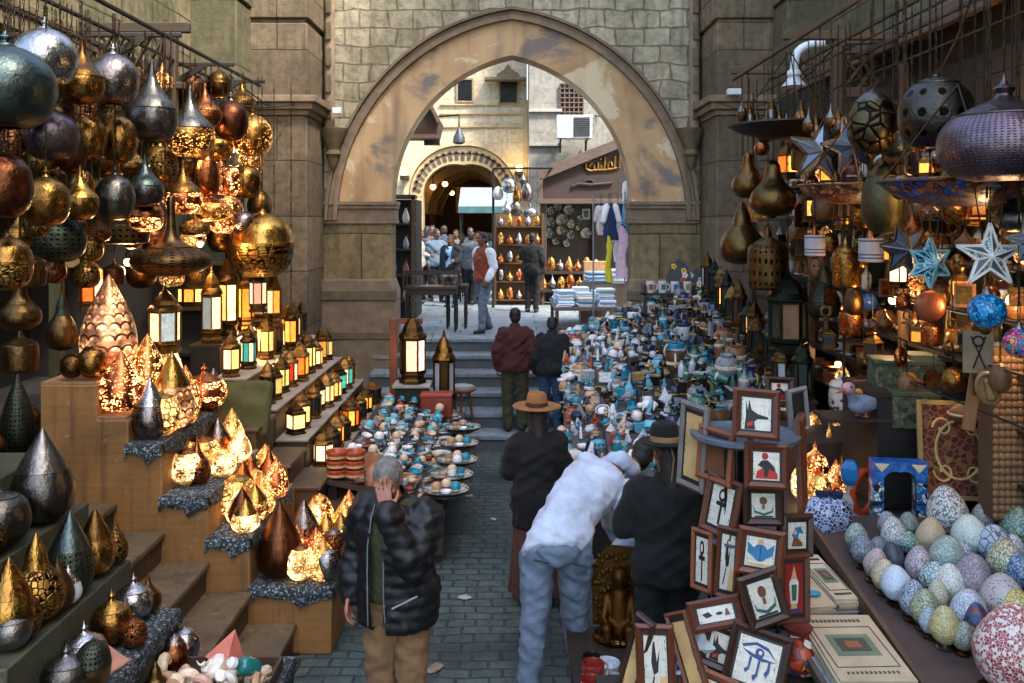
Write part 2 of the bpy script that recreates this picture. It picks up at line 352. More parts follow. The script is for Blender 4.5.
m = MB(); ring(m, INN, Arch(2.858, 3.3, OUT.za-.002), .0, DEP, 24); m.build('arch_band', PLASTER, gate)
m = MB(); N = 60; XW = 3.06
for i in range(N):                                       # wall above the arch
    x0, x1 = -XW+2*XW*i/N, -XW+2*XW*(i+1)/N; z0 = OUT.z(x0) if abs(x0) < OUT.a else 3.3; z1 = OUT.z(x1) if abs(x1) < OUT.a else 3.3
    m.add([(x0, .02, z0), (x1, .02, z1), (x1, .02, 10.5), (x0, .02, 10.5), (x0, DEP, z0), (x1, DEP, z1), (x1, DEP, 10.5), (x0, DEP, 10.5)], [(0, 1, 2, 3), (5, 4, 7, 6), (4, 5, 1, 0), (3, 2, 6, 7)])
m.build('upper_wall', STONE_F, gate)
for r0, r1, y0, nm in ((0, .07, -.09, 'arch_molding'), (.075, .15, -.05, 'arch_molding'), (.155, .2, -.11, 'arch_molding')):
    m = MB(); ring(m, Arch(2.80+r0, 3.2, OUT.za-.08+r0), Arch(2.80+r1, 3.2, OUT.za-.08+r1), y0, .03, 28); m.build(nm, TRIM, gate)
for k in ():
    for t_ in (.2, .45, .7):
        p = Arch(2.92, 3.2, OUT.za+.03).pts(20)[int(20*t_)]; b = MB(); b.lathe([(.001, 0), (.1, 0), (.12, .03), (.1, .06), (.05, .05), (.04, .09), (.001, .1)], 16); o = b.build('carved_boss', TRIM, gate); o.location = (p[0]*k*-1 if k > 0 else p[0], -.1, p[1]); o.rotation_euler = (R(90), 0, 0)
for k in (-1, 1):
    m = MB(); m.bb(k*1.933, k*XW, 0, DEP, 0, 3.14); m.build('pier', masonry('#93805f', '#7c6f52', '#54472f', 'XZ', 1.2, .75, .012, '#4d452f', .5), gate, .015)
    m = MB(); x0, x1 = k*1.90, k*(XW-.01)
    for z0, z1, pr in ((3.14, 3.2, .03), (3.2, 3.38, .01), (3.38, 3.44, .045), (3.44, 3.5, .07)): m.bb(x0-k*pr*.5, x1, -pr, DEP+.04, z0, z1)
    m.build('impost', TRIM, gate, .008)
    m = MB(); m.prism([(k*1.86, 0), (k*(XW-.02), 0), (k*(XW-.02), 2.25), (k*1.93, 2.25), (k*1.86, 2.05)], -.172, DEP+.03); m.build('pier_base', TRIM, gate, .02)
    m = MB(); m.bb(k*1.83, k*(XW-.03), -.2, -.155, 1.92, 2.08); m.bb(k*1.85, k*(XW-.03), -.19, -.15, 1.3, 1.42); m.build('base_molding', TRIMD, gate, .01)
    cx = k*2.86                                          # corner colonnette
    m = MB(); m.lathe([(.1, 4.55), (.085, 4.6), (.085, 10.4)], 14, (cx+k*.06, -.1, 0)); m.build('colonnette', TRIM, gate)
    m = MB(); m.lathe([(.09, 4.2), (.13, 4.25), (.1, 4.32), (.14, 4.44), (.22, 4.58), (.24, 4.66), (.1, 4.68)], 14, (cx, -.12, 0)); m.lathe([(.001, 3.98), (.06, 4.05), (.09, 4.2)], 10, (cx, -.12, 0)); m.build('capital', TRIMD, gate)
    m = MB()
    for i in range(12): m.box(cx+k*.06, -.2, 4.95+i*.42, .1, .03, .3)
    m.build('carved_panel', TRIMD, gate, .02)
# ---- stepped side walls beside the gateway
for k, sd in ((-1, 'left'), (1, 'right')):
    pl = thing('stone_pilaster', ('greenish' if k < 0 else 'pinkish')+' carved stone pilaster stepping forward '+('beside the brass lamps' if k < 0 else 'behind the white gooseneck lamp'), 'pilaster', (k*3.45, 13.3, 0))
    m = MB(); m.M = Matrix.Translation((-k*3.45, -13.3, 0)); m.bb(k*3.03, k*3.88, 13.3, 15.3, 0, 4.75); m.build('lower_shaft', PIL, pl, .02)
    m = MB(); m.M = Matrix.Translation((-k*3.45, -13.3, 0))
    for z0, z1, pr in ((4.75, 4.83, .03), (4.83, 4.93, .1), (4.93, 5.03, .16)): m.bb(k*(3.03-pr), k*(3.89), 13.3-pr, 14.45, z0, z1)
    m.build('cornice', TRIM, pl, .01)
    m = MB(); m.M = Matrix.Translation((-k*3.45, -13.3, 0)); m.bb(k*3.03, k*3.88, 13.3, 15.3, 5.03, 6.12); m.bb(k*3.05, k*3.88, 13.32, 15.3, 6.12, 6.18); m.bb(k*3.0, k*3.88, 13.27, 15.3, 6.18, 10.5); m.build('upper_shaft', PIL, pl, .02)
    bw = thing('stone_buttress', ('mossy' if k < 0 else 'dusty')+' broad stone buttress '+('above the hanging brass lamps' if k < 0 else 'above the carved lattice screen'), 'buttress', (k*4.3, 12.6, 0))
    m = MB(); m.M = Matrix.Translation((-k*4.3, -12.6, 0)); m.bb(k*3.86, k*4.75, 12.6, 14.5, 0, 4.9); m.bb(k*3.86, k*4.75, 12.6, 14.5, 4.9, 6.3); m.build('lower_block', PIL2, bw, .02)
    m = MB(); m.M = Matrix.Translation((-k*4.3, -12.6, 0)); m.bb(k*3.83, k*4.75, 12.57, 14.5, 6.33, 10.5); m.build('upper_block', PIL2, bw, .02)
    hw = thing('stone_house', ('tall olive stone house wall over the lantern shop' if k < 0 else 'tall weathered stone house wall over the souvenir shop'), 'house', (k*4.6, 5, 0))
    m = MB(); m.M = Matrix.Translation((-k*4.6, -5, 0)); m.bb(k*4.5, k*7.6, 6.4 if k < 0 else -5, 12.6, 4.95, 8.0 if k < 0 else 19); m.build('upper_wall', STONE_S, hw)  # right wall's unseen height is set to shade the alley from the sun
    m = MB(); m.M = Matrix.Translation((-k*4.6, -5, 0)); m.bb(k*4.42, k*4.5, 6.4 if k < 0 else -5, 12.58, 4.9, 5.08); m.bb(k*4.38, k*4.5, 6.4 if k < 0 else -5, 12.58, 5.08, 5.16); m.build('string_course', TRIMD, hw, .01)
    xb = 6.6 if k < 0 else 3.75
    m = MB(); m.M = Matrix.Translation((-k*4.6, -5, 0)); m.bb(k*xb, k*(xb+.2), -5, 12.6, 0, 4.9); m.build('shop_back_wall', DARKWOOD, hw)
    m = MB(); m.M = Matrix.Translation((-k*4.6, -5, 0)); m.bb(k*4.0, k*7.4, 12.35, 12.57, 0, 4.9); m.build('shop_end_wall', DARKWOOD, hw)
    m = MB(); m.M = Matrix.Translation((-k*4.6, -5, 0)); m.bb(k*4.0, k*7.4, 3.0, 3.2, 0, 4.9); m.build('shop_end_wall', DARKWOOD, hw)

# ---- the street beyond the gate
CREAM = masonry('#cdbfa4', '#c2b295', '#97876a', 'XZ', .8, .42, .006, '#c4b394', .3, .85, .5, .2)
PALE = masonry('#8f8c86', '#807d77', '#6a665f', 'XZ', .7, .4, .006, '#989488', .4, .85, .5, .2)
YB = 26.0; kB = YB/F
fb = thing('cream_house', 'cream stone house with patterned pointed gate standing behind the crowd', 'house', (0, YB, 0))
gx = (463-512)*kB; GI = Arch(40*kB, zat(196, YB), zat(165, YB)); GO = Arch(53*kB, zat(196, YB), zat(147, YB))
xl, xr = (330-512)*kB, (527-512)*kB
m = MB(); n = 40
for i in range(n):
    x0, x1 = xl+(xr-xl)*i/n, xl+(xr-xl)*(i+1)/n
    za, zb = (GO.z(x0-gx) if abs(x0-gx) < GO.a else 0), (GO.z(x1-gx) if abs(x1-gx) < GO.a else 0)
    if (za == 0) != (zb == 0): za, zb = (za, zat(196, YB)) if za else (zat(196, YB), zb)
    m.add([(x0, 0, za), (x1, 0, zb), (x1, 0, 9.6), (x0, 0, 9.6), (x0, .5, za), (x1, .5, zb), (x1, .5, 9.6), (x0, .5, 9.6)], [(0, 1, 2, 3), (5, 4, 7, 6), (4, 5, 1, 0), (3, 2, 6, 7), (1, 5, 6, 2), (4, 0, 3, 7)])
m.build('wall', CREAM, fb)
m = MB(); m.M = Matrix.Translation((gx, 0, 0)); ring(m, GI, GO, -.06, .5, 14); m.build('gate_ring', plain('#a8946f', .8), fb)
m = MB(); m.M = Matrix.Translation((gx, 0, 0)); ring(m, Arch(GO.a+.03, GO.zs, GO.za+.03), Arch(GO.a+.17, GO.zs, GO.za+.17), -.14, .02, 14); m.build('gate_molding', plain('#b8a584', .8), fb)
m = MB(); A = Arch((GI.a+GO.a)/2, GI.zs, (GI.za+GO.za)/2).pts(11)
for i, (x, z) in enumerate(A[1:-1]):
    m.M = Matrix.Translation((gx+x, -.07, z)) @ Matrix.Rotation(math.atan2(-x, z-GI.zs+.6)*-1, 4, 'Y'); m.box(0, 0, 0, .1, .02, .26); m.box(0, 0, .06, .2, .02, .05)
m.build('ring_pattern', plain('#4b4238', .8), fb)
m = MB(); m.M = Matrix.Translation((gx, 0, 0))
for sd in (-1, 1): m.bb(sd*GI.a, sd*GO.a, -.05, .5, 1.2, GI.zs)
m.build('gate_jamb', plain('#a08c68', .8), fb)
m = MB()
for y_ in (104, 113, 126): m.bb((440-512)*kB, xr, -.06, 0, zat(y_+1.5, YB), zat(y_, YB))
m.bb(xr-.12, xr+.02, -.08, 0, 1.3, zat(100, YB)); m.build('string_course', plain('#a8946f', .8), fb)
for x0, x1, y0, y1 in ((458, 472, 80, 101), (500, 517, 82, 103)):
    m = MB(); m.bb((x0-512)*kB, (x1-512)*kB, -.02, -.005, zat(y1, YB), zat(y0, YB)); w = m.build('window', plain('#0d0e0c', .3), fb)
    m = MB(); X0, X1, Z0, Z1 = (x0-512)*kB, (x1-512)*kB, zat(y1, YB), zat(y0, YB)
    m.bb(X0-.05, X0, -.06, 0, Z0-.05, Z1+.05); m.bb(X1, X1+.05, -.06, 0, Z0-.05, Z1+.05); m.bb(X0, X1, -.06, 0, Z0-.05, Z0); m.bb(X0, X1, -.06, 0, Z1, Z1+.05); m.build('frame', plain('#8c7a5c', .8), w)
m = MB(); xc = (508-512)*kB; m.prism([(xc-.35, zat(82, YB)), (xc+.35, zat(82, YB)), (xc+.32, zat(74, YB)), (xc+.12, zat(70, YB)), (xc, zat(64, YB)), (xc-.12, zat(70, YB)), (xc-.32, zat(74, YB))], -.05, -.001)
m.bb((485-512)*kB, (526-512)*kB, -.5, -.051, zat(82, YB), zat(79.5, YB)); m.build('window_hood', plain('#6f6149', .8), fb)
tw = MB(); tw.M = Matrix.Translation((gx, 0, 0))        # passage behind the gate
tw.bb(-GI.a-.9, -GI.a-.5, .5, 12, 1.25, 5); tw.bb(GI.a+.5, GI.a+.9, .5, 12, 1.25, 5); tw.bb(-2.2, 2.2, .5, 12, 5, 5.3); tw.bb(-2.2, 2.2, 12, 12.3, 1.25, 5.3); tw.build('passage', plain('#6e5433', .8), fb)
for i in range(3):
    m = MB(); m.M = Matrix.Translation((gx, 0, 0)); ring(m, Arch(GI.a+.02, 3.4, 4.75), Arch(GI.a+.3, 3.4, 5.0), 1.5+i*3, 1.8+i*3, 10); m.build('passage_rib', plain('#a07c49', .8), fb)
for i, (px, py, d) in enumerate(((433, 187, 1.2), (445, 184, 3), (437, 195, 5), (470, 200, 5), (452, 193, 8), (460, 204, 9))):
    p = at(px, py, YB+d); o = thing('bulb_lamp', 'glowing globe bulb in the passage, '+['nearest the mouth', 'second from the mouth', 'low on the left', 'low on the right', 'high and far back', 'farthest and lowest'][i], 'lamp', p)
    MB().ball((0, 0, 0), .09).build('bulb', glow('#ffc46a', 9), o); MB().tube([(0, 0, .05), (0, 0, 5.0-p.z)], .012, 6).build('cord', DARK, o); MB().lathe([(.03, .06), (.05, .09), (.03, .14)], 10).build('socket', DARK, o)
pn = thing('hanging_signboard', 'orange lit wooden shop panel hung inside the dark passage', 'panel', at(467, 200, YB+4)); MB().box(0, 0, 0, .75, .08, .9).build('board', plain('#a5702c', .6), pn, .01); m = MB(); m.box(0, -.05, .46, .8, .06, .06); m.box(0, -.05, -.46, .8, .06, .06); m.build('edge', DARKWOODX, pn)
ph = thing('pale_house', 'pale grey house rising behind the brown gabled shop', 'house', (2.6, 24.5, 0))
k2 = 24.5/F; m = MB(); m.M = Matrix.Translation((-2.6, 0, 0)); m.bb((529-512)*k2, 9, 0, 2, 1.2, 9.8); m.build('wall', PALE, ph)
m = MB(); m.M = Matrix.Translation((-2.6, 0, 0)); m.bb((560-512)*k2, (583-512)*k2, -.03, -.002, zat(117, 24.5), zat(84, 24.5)); w = m.build('window', plain('#23252a', .3), ph)
m = MB(); m.M = Matrix.Translation((-2.6, 0, 0))
for i in range(6): x = (560+i*23/5-512)*k2; m.bb(x-.015, x+.015, -.08, -.05, zat(117, 24.5), zat(84, 24.5))
for i in range(8): z = zat(84+i*33/7, 24.5); m.bb((560-512)*k2, (583-512)*k2, -.09, -.06, z-.015, z+.015)
m.build('grille', plain('#5d4a3c', .7), w)
m = MB(); m.M = Matrix.Translation((-2.6, 0, 0)); m.bb((529-512)*k2, (562-512)*k2, -.1, 0, zat(112, 24.5), zat(109, 24.5)); m.bb((529-512)*k2, (562-512)*k2, -.1, 0, zat(146, 24.5), zat(143, 24.5)); m.build('string_course', plain('#9a958a', .8), ph)
ac = thing('air_conditioner', 'white air conditioner box with dark fan grille above the shop gable', 'air conditioner', at(574, 140, 23.8))
m = MB(); m.bb(-.46, .46, -.2, .25, .03, .64); m.build('casing', plain('#d9dcdc', .5), ac, .02)
m = MB(); m.bb(-.02, .4, -.225, -.202, .08, .58); fg = m.build('fan_grille', plain('#2b2e31', .5), ac); m = MB()
for i in range(9): m.bb(-.02, .4, -.235, -.226, .1+i*.055, .115+i*.055)
m.build('louver', plain('#4a4e52', .5), fg)
m = MB(); m.bb(-.36, -.33, -.2, .6, -.02, .028); m.bb(.33, .36, -.2, .6, -.02, .028); m.bb(-.36, -.33, .2, .6, -.3, -.02); m.bb(.33, .36, .2, .6, -.3, -.02); m.build('bracket', DARK, ac)
# ---- brown gabled shop
YS = 21.5; kS = YS/F
def X(px, Y): return (px-512)*Y/F
shop = thing('gabled_shop', 'brown wooden gabled shopfront with gilt carved lettering on its sign', 'shop', (2.2, YS, 0)); MO = Matrix.Translation((-2.2, 0, 0))
BROWN = wood('#3a2a24', .7, 'X'); BROWND = wood('#3e2e23', .7, 'Z')
m = MB(); m.M = MO; m.bb(X(548, YS), 7, .9, 1.05, 1.25, zat(198, YS)); m.build('back_wall', wood('#3a2b20', .7, 'Z'), shop)
m = MB(); m.M = MO; m.prism([(X(540, YS), zat(200, YS)), (X(540, YS), zat(176, YS)), (X(625, YS), zat(143, YS)), (X(720, YS), zat(178, YS)), (X(720, YS), zat(200, YS))], 0, 1); m.build('gable', BROWN, shop)
m = MB(); m.M = MO; P = [(X(538, YS), zat(176, YS)), (X(625, YS), zat(141, YS)), (X(722, YS), zat(178, YS))]
for a, b in zip(P, P[1:]): m.bar((a[0], -.08, a[1]), (b[0], -.08, b[1]), .14, .24, (0, 0, 1))
m.bar((X(540, YS), -.08, zat(178, YS)), (X(540, YS), -.08, zat(203, YS)), .12, .14, (0, 1, 0)); m.bb(X(536, YS), X(722, YS), -.2, 0, zat(204, YS), zat(199, YS)); m.build('trim', wood('#5c4b40', .7, 'X'), shop, .01)
m = MB(); m.M = MO; m.bb(X(541, YS), X(546, YS), -.05, .9, 1.25, zat(203, YS)); m.bb(X(596, YS), X(599, YS), .75, .9, 1.25, zat(203, YS)); m.build('post', BROWND, shop)
m = MB(); m.M = MO
for i in range(14): m.bb(X(548, YS), X(600, YS), .86, .89, zat(204+i*2.6+1.8, YS), zat(204+i*2.6, YS))
m.build('shutter', wood('#4c4630', .6, 'X'), shop)
m = MB(); m.M = MO                                       # gilt relief lettering, as far as it can be read
for pts in ([(586, 169), (590, 171), (597, 170), (604, 170), (612, 169), (617, 168)], [(586, 169), (586, 164), (589, 161), (592, 163), (589, 166)], [(594, 170), (594, 165)], [(598, 170), (598, 162)], [(601, 170), (601, 165)], [(604, 170), (605, 157)], [(608, 170), (608, 164), (611, 162), (612, 166)], [(614, 169), (615, 156)], [(619, 168), (620, 155)], [(590, 157), (591, 158)], [(600, 159), (601, 160)]):
    m.tube([(X(a, YS), -.03, zat(b, YS)) for a, b in pts], .024, 6)
m.build('lettering', metal('#b98a4a', .4), shop)
m = MB(); m.M = MO; m.tube([(X(a, YS), -.03, zat(b, YS)) for a, b in ((572, 187), (578, 184), (590, 185), (604, 184), (612, 183))], .04, 6); m.tube([(X(a, YS), -.03, zat(b, YS)) for a, b in ((583, 184), (586, 180), (592, 180), (594, 184))], .03, 6); m.build('carved_flourish', wood('#35271d', .6, 'X'), shop)
# ============================================================ LAMPS, LANTERNS
PROF = {                                                # (profile, height where the cap takes over)
 'globe': ([(.17, 0), (.30, .035), (.43, .15), (.5, .36), (.47, .55), (.36, .70), (.2, .79), (.1, .815)], [(.1, .815), (.085, .84), (.05, .85), (.04, .875), (.065, .895), (.065, .92), (.03, .935), (.02, .97), (.001, 1)]),
 'onion': ([(.16, 0), (.27, .02), (.42, .1), (.495, .22), (.5, .32), (.475, .39)], [(.485, .39), (.48, .4), (.40, .48), (.28, .56), (.18, .65), (.105, .75), (.06, .85), (.03, .94), (.001, 1)]),
 'drop': ([(.24, 0), (.36, .04), (.47, .15), (.5, .28), (.47, .42), (.40, .55)], [(.40, .55), (.31, .67), (.21, .78), (.12, .88), (.055, .95), (.001, 1)]),
 'saucer': ([(.1, 0), (.3, .03), (.44, .09), (.5, .17), (.48, .24), (.40, .30), (.27, .36)], [(.27, .36), (.16, .42), (.1, .5), (.07, .6), (.055, .75), (.05, .95), (.03, 1)]),
 'squat': ([(.2, 0), (.38, .06), (.48, .2), (.5, .34), (.47, .48), (.38, .6)], [(.38, .6), (.22, .69), (.1, .75), (.06, .8), (.085, .85), (.03, .9), (.001, 1)]),
 'gourd': ([(.2, 0), (.4, .06), (.5, .2), (.48, .36), (.36, .5), (.24, .6)], [(.24, .6), (.2, .68), (.17, .78), (.11, .87), (.06, .94), (.001, 1)]),
 'pear': ([(.14, 0), (.3, .03), (.46, .14), (.5, .27), (.45, .42), (.31, .56)], [(.31, .56), (.22, .66), (.17, .78), (.15, .9), (.1, .96), (.03, 1)]),
 'egg': ([(.14, 0), (.3, .05), (.45, .2), (.5, .4), (.46, .6), (.36, .78)], [(.36, .78), (.22, .9), (.1, .95), (.05, .97), (.001, 1)]),
 'urn': ([(.12, 0), (.24, .02), (.40, .12), (.49, .3), (.5, .46)], [(.515, .46), (.515, .5), (.5, .52), (.46, .68), (.36, .8), (.2, .89), (.08, .92), (.06, .96), (.001, 1)]),
 'ball': ([(.15, 0), (.3, .05), (.45, .2), (.5, .44), (.45, .7), (.3, .87)], [(.3, .87), (.15, .94), (.05, .96), (.04, .99), (.001, 1)]),
 'drum': ([(.2, 0), (.42, .02), (.5, .1), (.5, .6), (.42, .7)], [(.42, .7), (.25, .78), (.1, .84), (.07, .93), (.001, 1)]),
}
LC = {}
def lamp_mesh(shape, part, m, n=36):
    k = (shape, part, m.name, n)
    if k not in LC:
        a, b = PROF[shape]; mb = MB()
        if part == 'shade': mb.lathe(catmull(a, 5), n, caps=False)
        elif part == 'cap': mb.lathe(catmull(b, 4) if shape not in ('globe', 'urn') else catmull(b, 2), n, caps=False)
        elif part == 'rim':
            r, z = a[-1]; q = {'drop': .25, 'gourd': .3, 'pear': .3, 'egg': .4}.get(shape, .8); mb.lathe([(r+.001, z-.012*q), (r+.014*q, z-.006*q), (r+.014*q, z+.008*q), (r-.002, z+.012*q)], n, caps=False)
        LC[k] = mb.mesh(part, m, 30)
    return LC[k]
CHM = plain('#3a2c1a', .45, .8)
_ch = {}
def chain_mesh():
    if 'c' not in _ch:
        m = MB()
        for i in range(20):
            m.M = Matrix.Translation((0, 0, (i+.5)/20)) @ Matrix.Rotation(PI/2*(i % 2), 4, 'Z')
            L = .033; m.tube([(.012*math.cos(a)*.5, 0, L*math.sin(a)) for a in [2*PI*j/8 for j in range(9)]], .003, 5)
        _ch['c'] = m.mesh('chain', CHM)
    return _ch['c']
def lamp(p, w, h, shape, ms, mc=None, label='', rail=None, mr=None, group=None, cat='lamp', name=None, tilt=0, place=None, eyes=False):
    mc = mc or ms; name = name or ('hanging_lamp' if rail else 'table_lamp')
    o = thing(name, label, cat, p, (tilt, 0, rnd.uniform(0, 6.28)), group, place)
    sc = (w, w, h)
    put('shade', lamp_mesh(shape, 'shade', ms), o, sc=sc); put('cap', lamp_mesh(shape, 'cap', mc), o, sc=sc); put('rim', lamp_mesh(shape, 'rim', mr or mc), o, sc=sc)
    if rail:
        L = max(.05, rail-(p[2]+h)); put('chain', chain_mesh(), o, (0, 0, h), sc=(1, 1, L)) if L < 3 else 0
    return o
def lamp_px(px, top, bot, wpx, Y, shape, ms, mc=None, label='', **k):
    p = at(px, bot, Y); return lamp(p, wpx*Y/F, (bot-top)*Y/F, shape, ms, mc, label, **k)
BR = metal('#9c7038', .22); BRD = metal('#6c4c28', .28); BRE = metal('#96703c', .33, 'edge', nu=18, nv=9); COP = metal('#b0683c', .2); COPE = metal('#a5653c', .3, 'edge', nu=20, nv=10); COPD = metal('#6b4029', .3)
SIL = metal('#b4b0b0', .2); SILD = metal('#85807c', .28); PEW = metal('#6a665f', .28); STEEL = metal('#566360', .3); VIO = metal('#958682', .22); GOLD = metal('#bd9048', .22); GOLDE = metal('#b08543', .3, 'edge', nu=22, nv=11); BRONZE = metal('#6a5232', .32); BRONZEE = metal('#6a5434', .4, 'dots', nu=22, nv=12); GREENB = metal('#4d5446', .42, 'dots', nu=24, nv=13); PURP = metal('#75666a', .3); PURPE = metal('#74636b', .34, 'dots', nu=70, nv=30, dark='#3a3236')
L_FAR = lit('#a8783c', 'dots', 2.4, '#ffb870', 12, 7); L_FARC = lit('#a05c38', 'dots', 2, '#ff9a60', 12, 7); L_DOT = lit('#b8763f', 'dots', 8, '#ffb868', 28, 14); L_NET = lit('#b98040', 'net', 4, '#ffbc6c', 15, 9); L_HOT = lit('#c98d4a', 'net', 6.5, '#ffc27a', 24, 14, .45); L_COP = lit('#b5603a', 'dots', 8, '#ffa25c', 24, 12, .36); L_FINE = lit('#a8743a', 'dots', 3.5, '#ffa850', 34, 16, .3); L_SCALE = lit('#b07450', 'scale', 2, '#ffb078', 13, 6, .4)

# ---- lanterns
def ngon(r, n, a0=None):
    a0 = PI/n if a0 is None else a0; return [(r*math.cos(a0+2*PI*k/n), r*math.sin(a0+2*PI*k/n)) for k in range(n)]
_lan = {}
def lantern(p, w, h, frame, panes, label, n=6, rail=None, group=None, place=None, roof=None, arched=False, rz=None, name='lantern'):
    o = thing(name, label, 'lantern', p, (0, 0, rnd.uniform(0, 6.28) if rz is None else rz), group, place)
    key = (n, frame.name, roof.name if roof else '')
    if key not in _lan:
        r = .46; d = {}
        b = MB(); b.lathe([(.5, 0), (.5, .04), (.42, .07), (.42, .1), (.49, .13), (.46, .15)], n, a0=PI/n); d['base'] = b.mesh('base', frame, 20)
        b = MB(); b.lathe([(.47, .6), (.54, .62), (.5, .66), (.4, .70), (.36, .76), (.22, .84), (.1, .89), (.06, .9)], n, a0=PI/n); d['roof'] = b.mesh('roof', roof or frame, 25)
        b = MB(); b.lathe([(.06, .89), (.09, .91), (.04, .93), (.06, .95), (.02, .97), (.001, 1)], 10); d['finial'] = b.mesh('finial', frame)
        b = MB(); g_ = ngon(r, n)
        for x, y in g_: b.bar((x, y, .14), (x, y, .62), .06, .06, (x, y, 0))
        for i in range(n):
            (x0, y0), (x1, y1) = g_[i], g_[(i+1) % n]
            for z in (.16, .6): b.bar((x0, y0, z), (x1, y1, z), .05, .035)
        d['posts'] = b.mesh('posts', frame, 20); _lan[key] = d
        c = MB(); (x0, y0), (x1, y1) = g_[0], g_[1]; k = .93
        c.add([(x0*k, y0*k, .16), (x1*k, y1*k, .16), (x1*k, y1*k, .6), (x0*k, y0*k, .6), (x0*.9, y0*.9, .16), (x1*.9, y1*.9, .16), (x1*.9, y1*.9, .6), (x0*.9, y0*.9, .6)], [(0, 1, 2, 3), (5, 4, 7, 6), (1, 5, 6, 2), (4, 0, 3, 7), (3, 2, 6, 7), (4, 5, 1, 0)]); d['pane'] = c
        d['panes'] = {}
    d = _lan[key]; sc = (w, w, h)
    for q in ('base', 'roof', 'finial', 'posts'): put('frame' if q == 'posts' else q, d[q], o, sc=sc)
    for i in range(n):
        pm = panes[i % len(panes)]
        if pm.name not in d['panes']: d['panes'][pm.name] = d['pane'].mesh('pane', pm)
        put('pane', d['panes'][pm.name], o, rot=(0, 0, 2*PI*i/n), sc=sc)
    if rail: put('chain', chain_mesh(), o, (0, 0, h), sc=(1, 1, max(.05, rail-p[2]-h)))
    return o
G_W = glow('#ffd9a0', 1.7); G_A = glow('#ff9f3c', 1.8); G_O = glow('#ff6a24', 1.5); G_R = glow('#e8301a', 1.3); G_T = glow('#3fb8a8', .8); G_B = glow('#b4c0bc', .7); G_G = glow('#9fd0a0', .7); G_P = glow('#ffc3a8', .9); G_Y = glow('#ffd070', 1.9); G_WW = glow('#ffcfa4', 2)
GLASS = plain('#1d2a2c', .15, 0, .3, 4, 0); GLASSW = plain('#aeb4b8', .4, 0, .15, 4, 0)
LF = metal('#8a6434', .35); LFD = metal('#5a4226', .4); LFG = metal('#2c3228', .45)
# ------------------------------------------------ beyond the gate: goods
TPZ = 1.25
jt = thing('wooden_balcony', 'dark overhanging wooden balcony box seen under the arch', 'balcony', at(412, 128, 19)); k = 19/F
m = MB(); m.prism([(-1.0, -.22), (.55, -.22), (.62, .1), (.35, .62), (-1.0, .62)], -.5, .6); m.build('box', wood('#4a3522', .7, 'X'), jt, .02)
m = MB(); m.bar((.6, -.52, .06), (.33, -.52, .64), .05, .16, (0, 1, 0)); m.bb(-1, .6, -.55, -.5, -.26, -.18); m.build('edge', wood('#8a6b55', .7, 'X'), jt); m = MB(); m.bb(.28, .6, -.3, -.1, -.38, -.27); m.build('bracket', DARKWOODX, jt)
lb = thing('bracket_lamp', 'small dark lamp hanging from a thin bracket above the inner gate', 'lamp', at(459, 139, 24.6)); m = MB(); m.tube([(-1.4, 1, .66), (0, 0, .66), (0, 0, .3)], .025, 6); m.build('bracket', DARK, lb); m = MB(); m.lathe([(.03, .32), (.07, .22), (.16, .05), (.17, -.1), (.1, -.14)], 12); m.build('lamp_shade', plain('#2e3338', .5), lb)
for px, py, nm in ((404, 172, 'glowing wall lamp lighting the cream house left of the inner gate'), (519, 168, 'glowing wall lamp lighting the cream house right of the inner gate')):
    o = thing('wall_lamp', nm, 'lamp', at(px, py, 25.6)); MB().ball((0, 0, 0), .1).build('bulb', glow('#ffd27a', 10), o); m = MB(); m.bb(-.12, .12, .0, .4, -.2, -.1); m.build('bracket', DARK, o)
    l = bpy.data.lights.new('wall_lamp_light', 'POINT'); l.energy = 6; l.color = (1, .72, .32); l.shadow_soft_size = .15; q = bpy.data.objects.new('wall_lamp_light', l); COL.objects.link(q); q.parent = o; q.location = (0, -.25, .12)
# left kiosk
kk = thing('market_kiosk', 'dark open kiosk with crowded shelves left of the upper street', 'kiosk', (X(395, 17.5), 17.5, TPZ)); kx = X(395, 17.5)
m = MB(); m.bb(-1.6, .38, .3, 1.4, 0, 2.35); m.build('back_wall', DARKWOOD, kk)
for i in range(4): m = MB(); m.bb(-1.2, .38, -.1, .3, .35+i*.5, .39+i*.5); m.build('shelf', DARKWOODX, kk)
m = MB(); m.bb(.33, .4, -.14, -.06, 0, 2.4); m.bb(-1.2, .4, -.14, .3, 2.36, 2.44); m.build('frame', wood('#54402c', .7, 'Z'), kk)
KC = ['#8b8f92', '#a3763c', '#5d6e77', '#c9c2b4', '#7a3b2a', '#384a52', '#b99a52']
for i in range(4):
    for j in range(5):
        c = KC[(i*3+j*2) % 7]; s_ = .1+.05*rnd.random()
        o = thing('vase', f'little {["grey","brass","slate blue","white","rust","dark teal","golden"][(i*3+j*2)%7]} vase on the {["lowest","second","third","top"][i]} shelf of the dark kiosk', 'vase', (kx-.75+j*.24, 17.48+rnd.uniform(-.05, .05), TPZ+.392+i*.5), group='vases on the dark kiosk shelves')
        m = MB(); m.lathe(catmull([(.3, 0), (.5, .3), (.42, .7), (.18, 1.1), (.17, 1.25)], 3), 12, (0, 0, 0), s_, s_, s_*1.6); m.build('body', metal(c, .35) if j % 2 else plain(c, .4), o); m = MB(); m.lathe([(.16, 1.24), (.26, 1.34), (.22, 1.36), (.1, 1.3)], 12, (0, 0, 0), s_, s_, s_*1.6); m.build('lip', BRD, o)
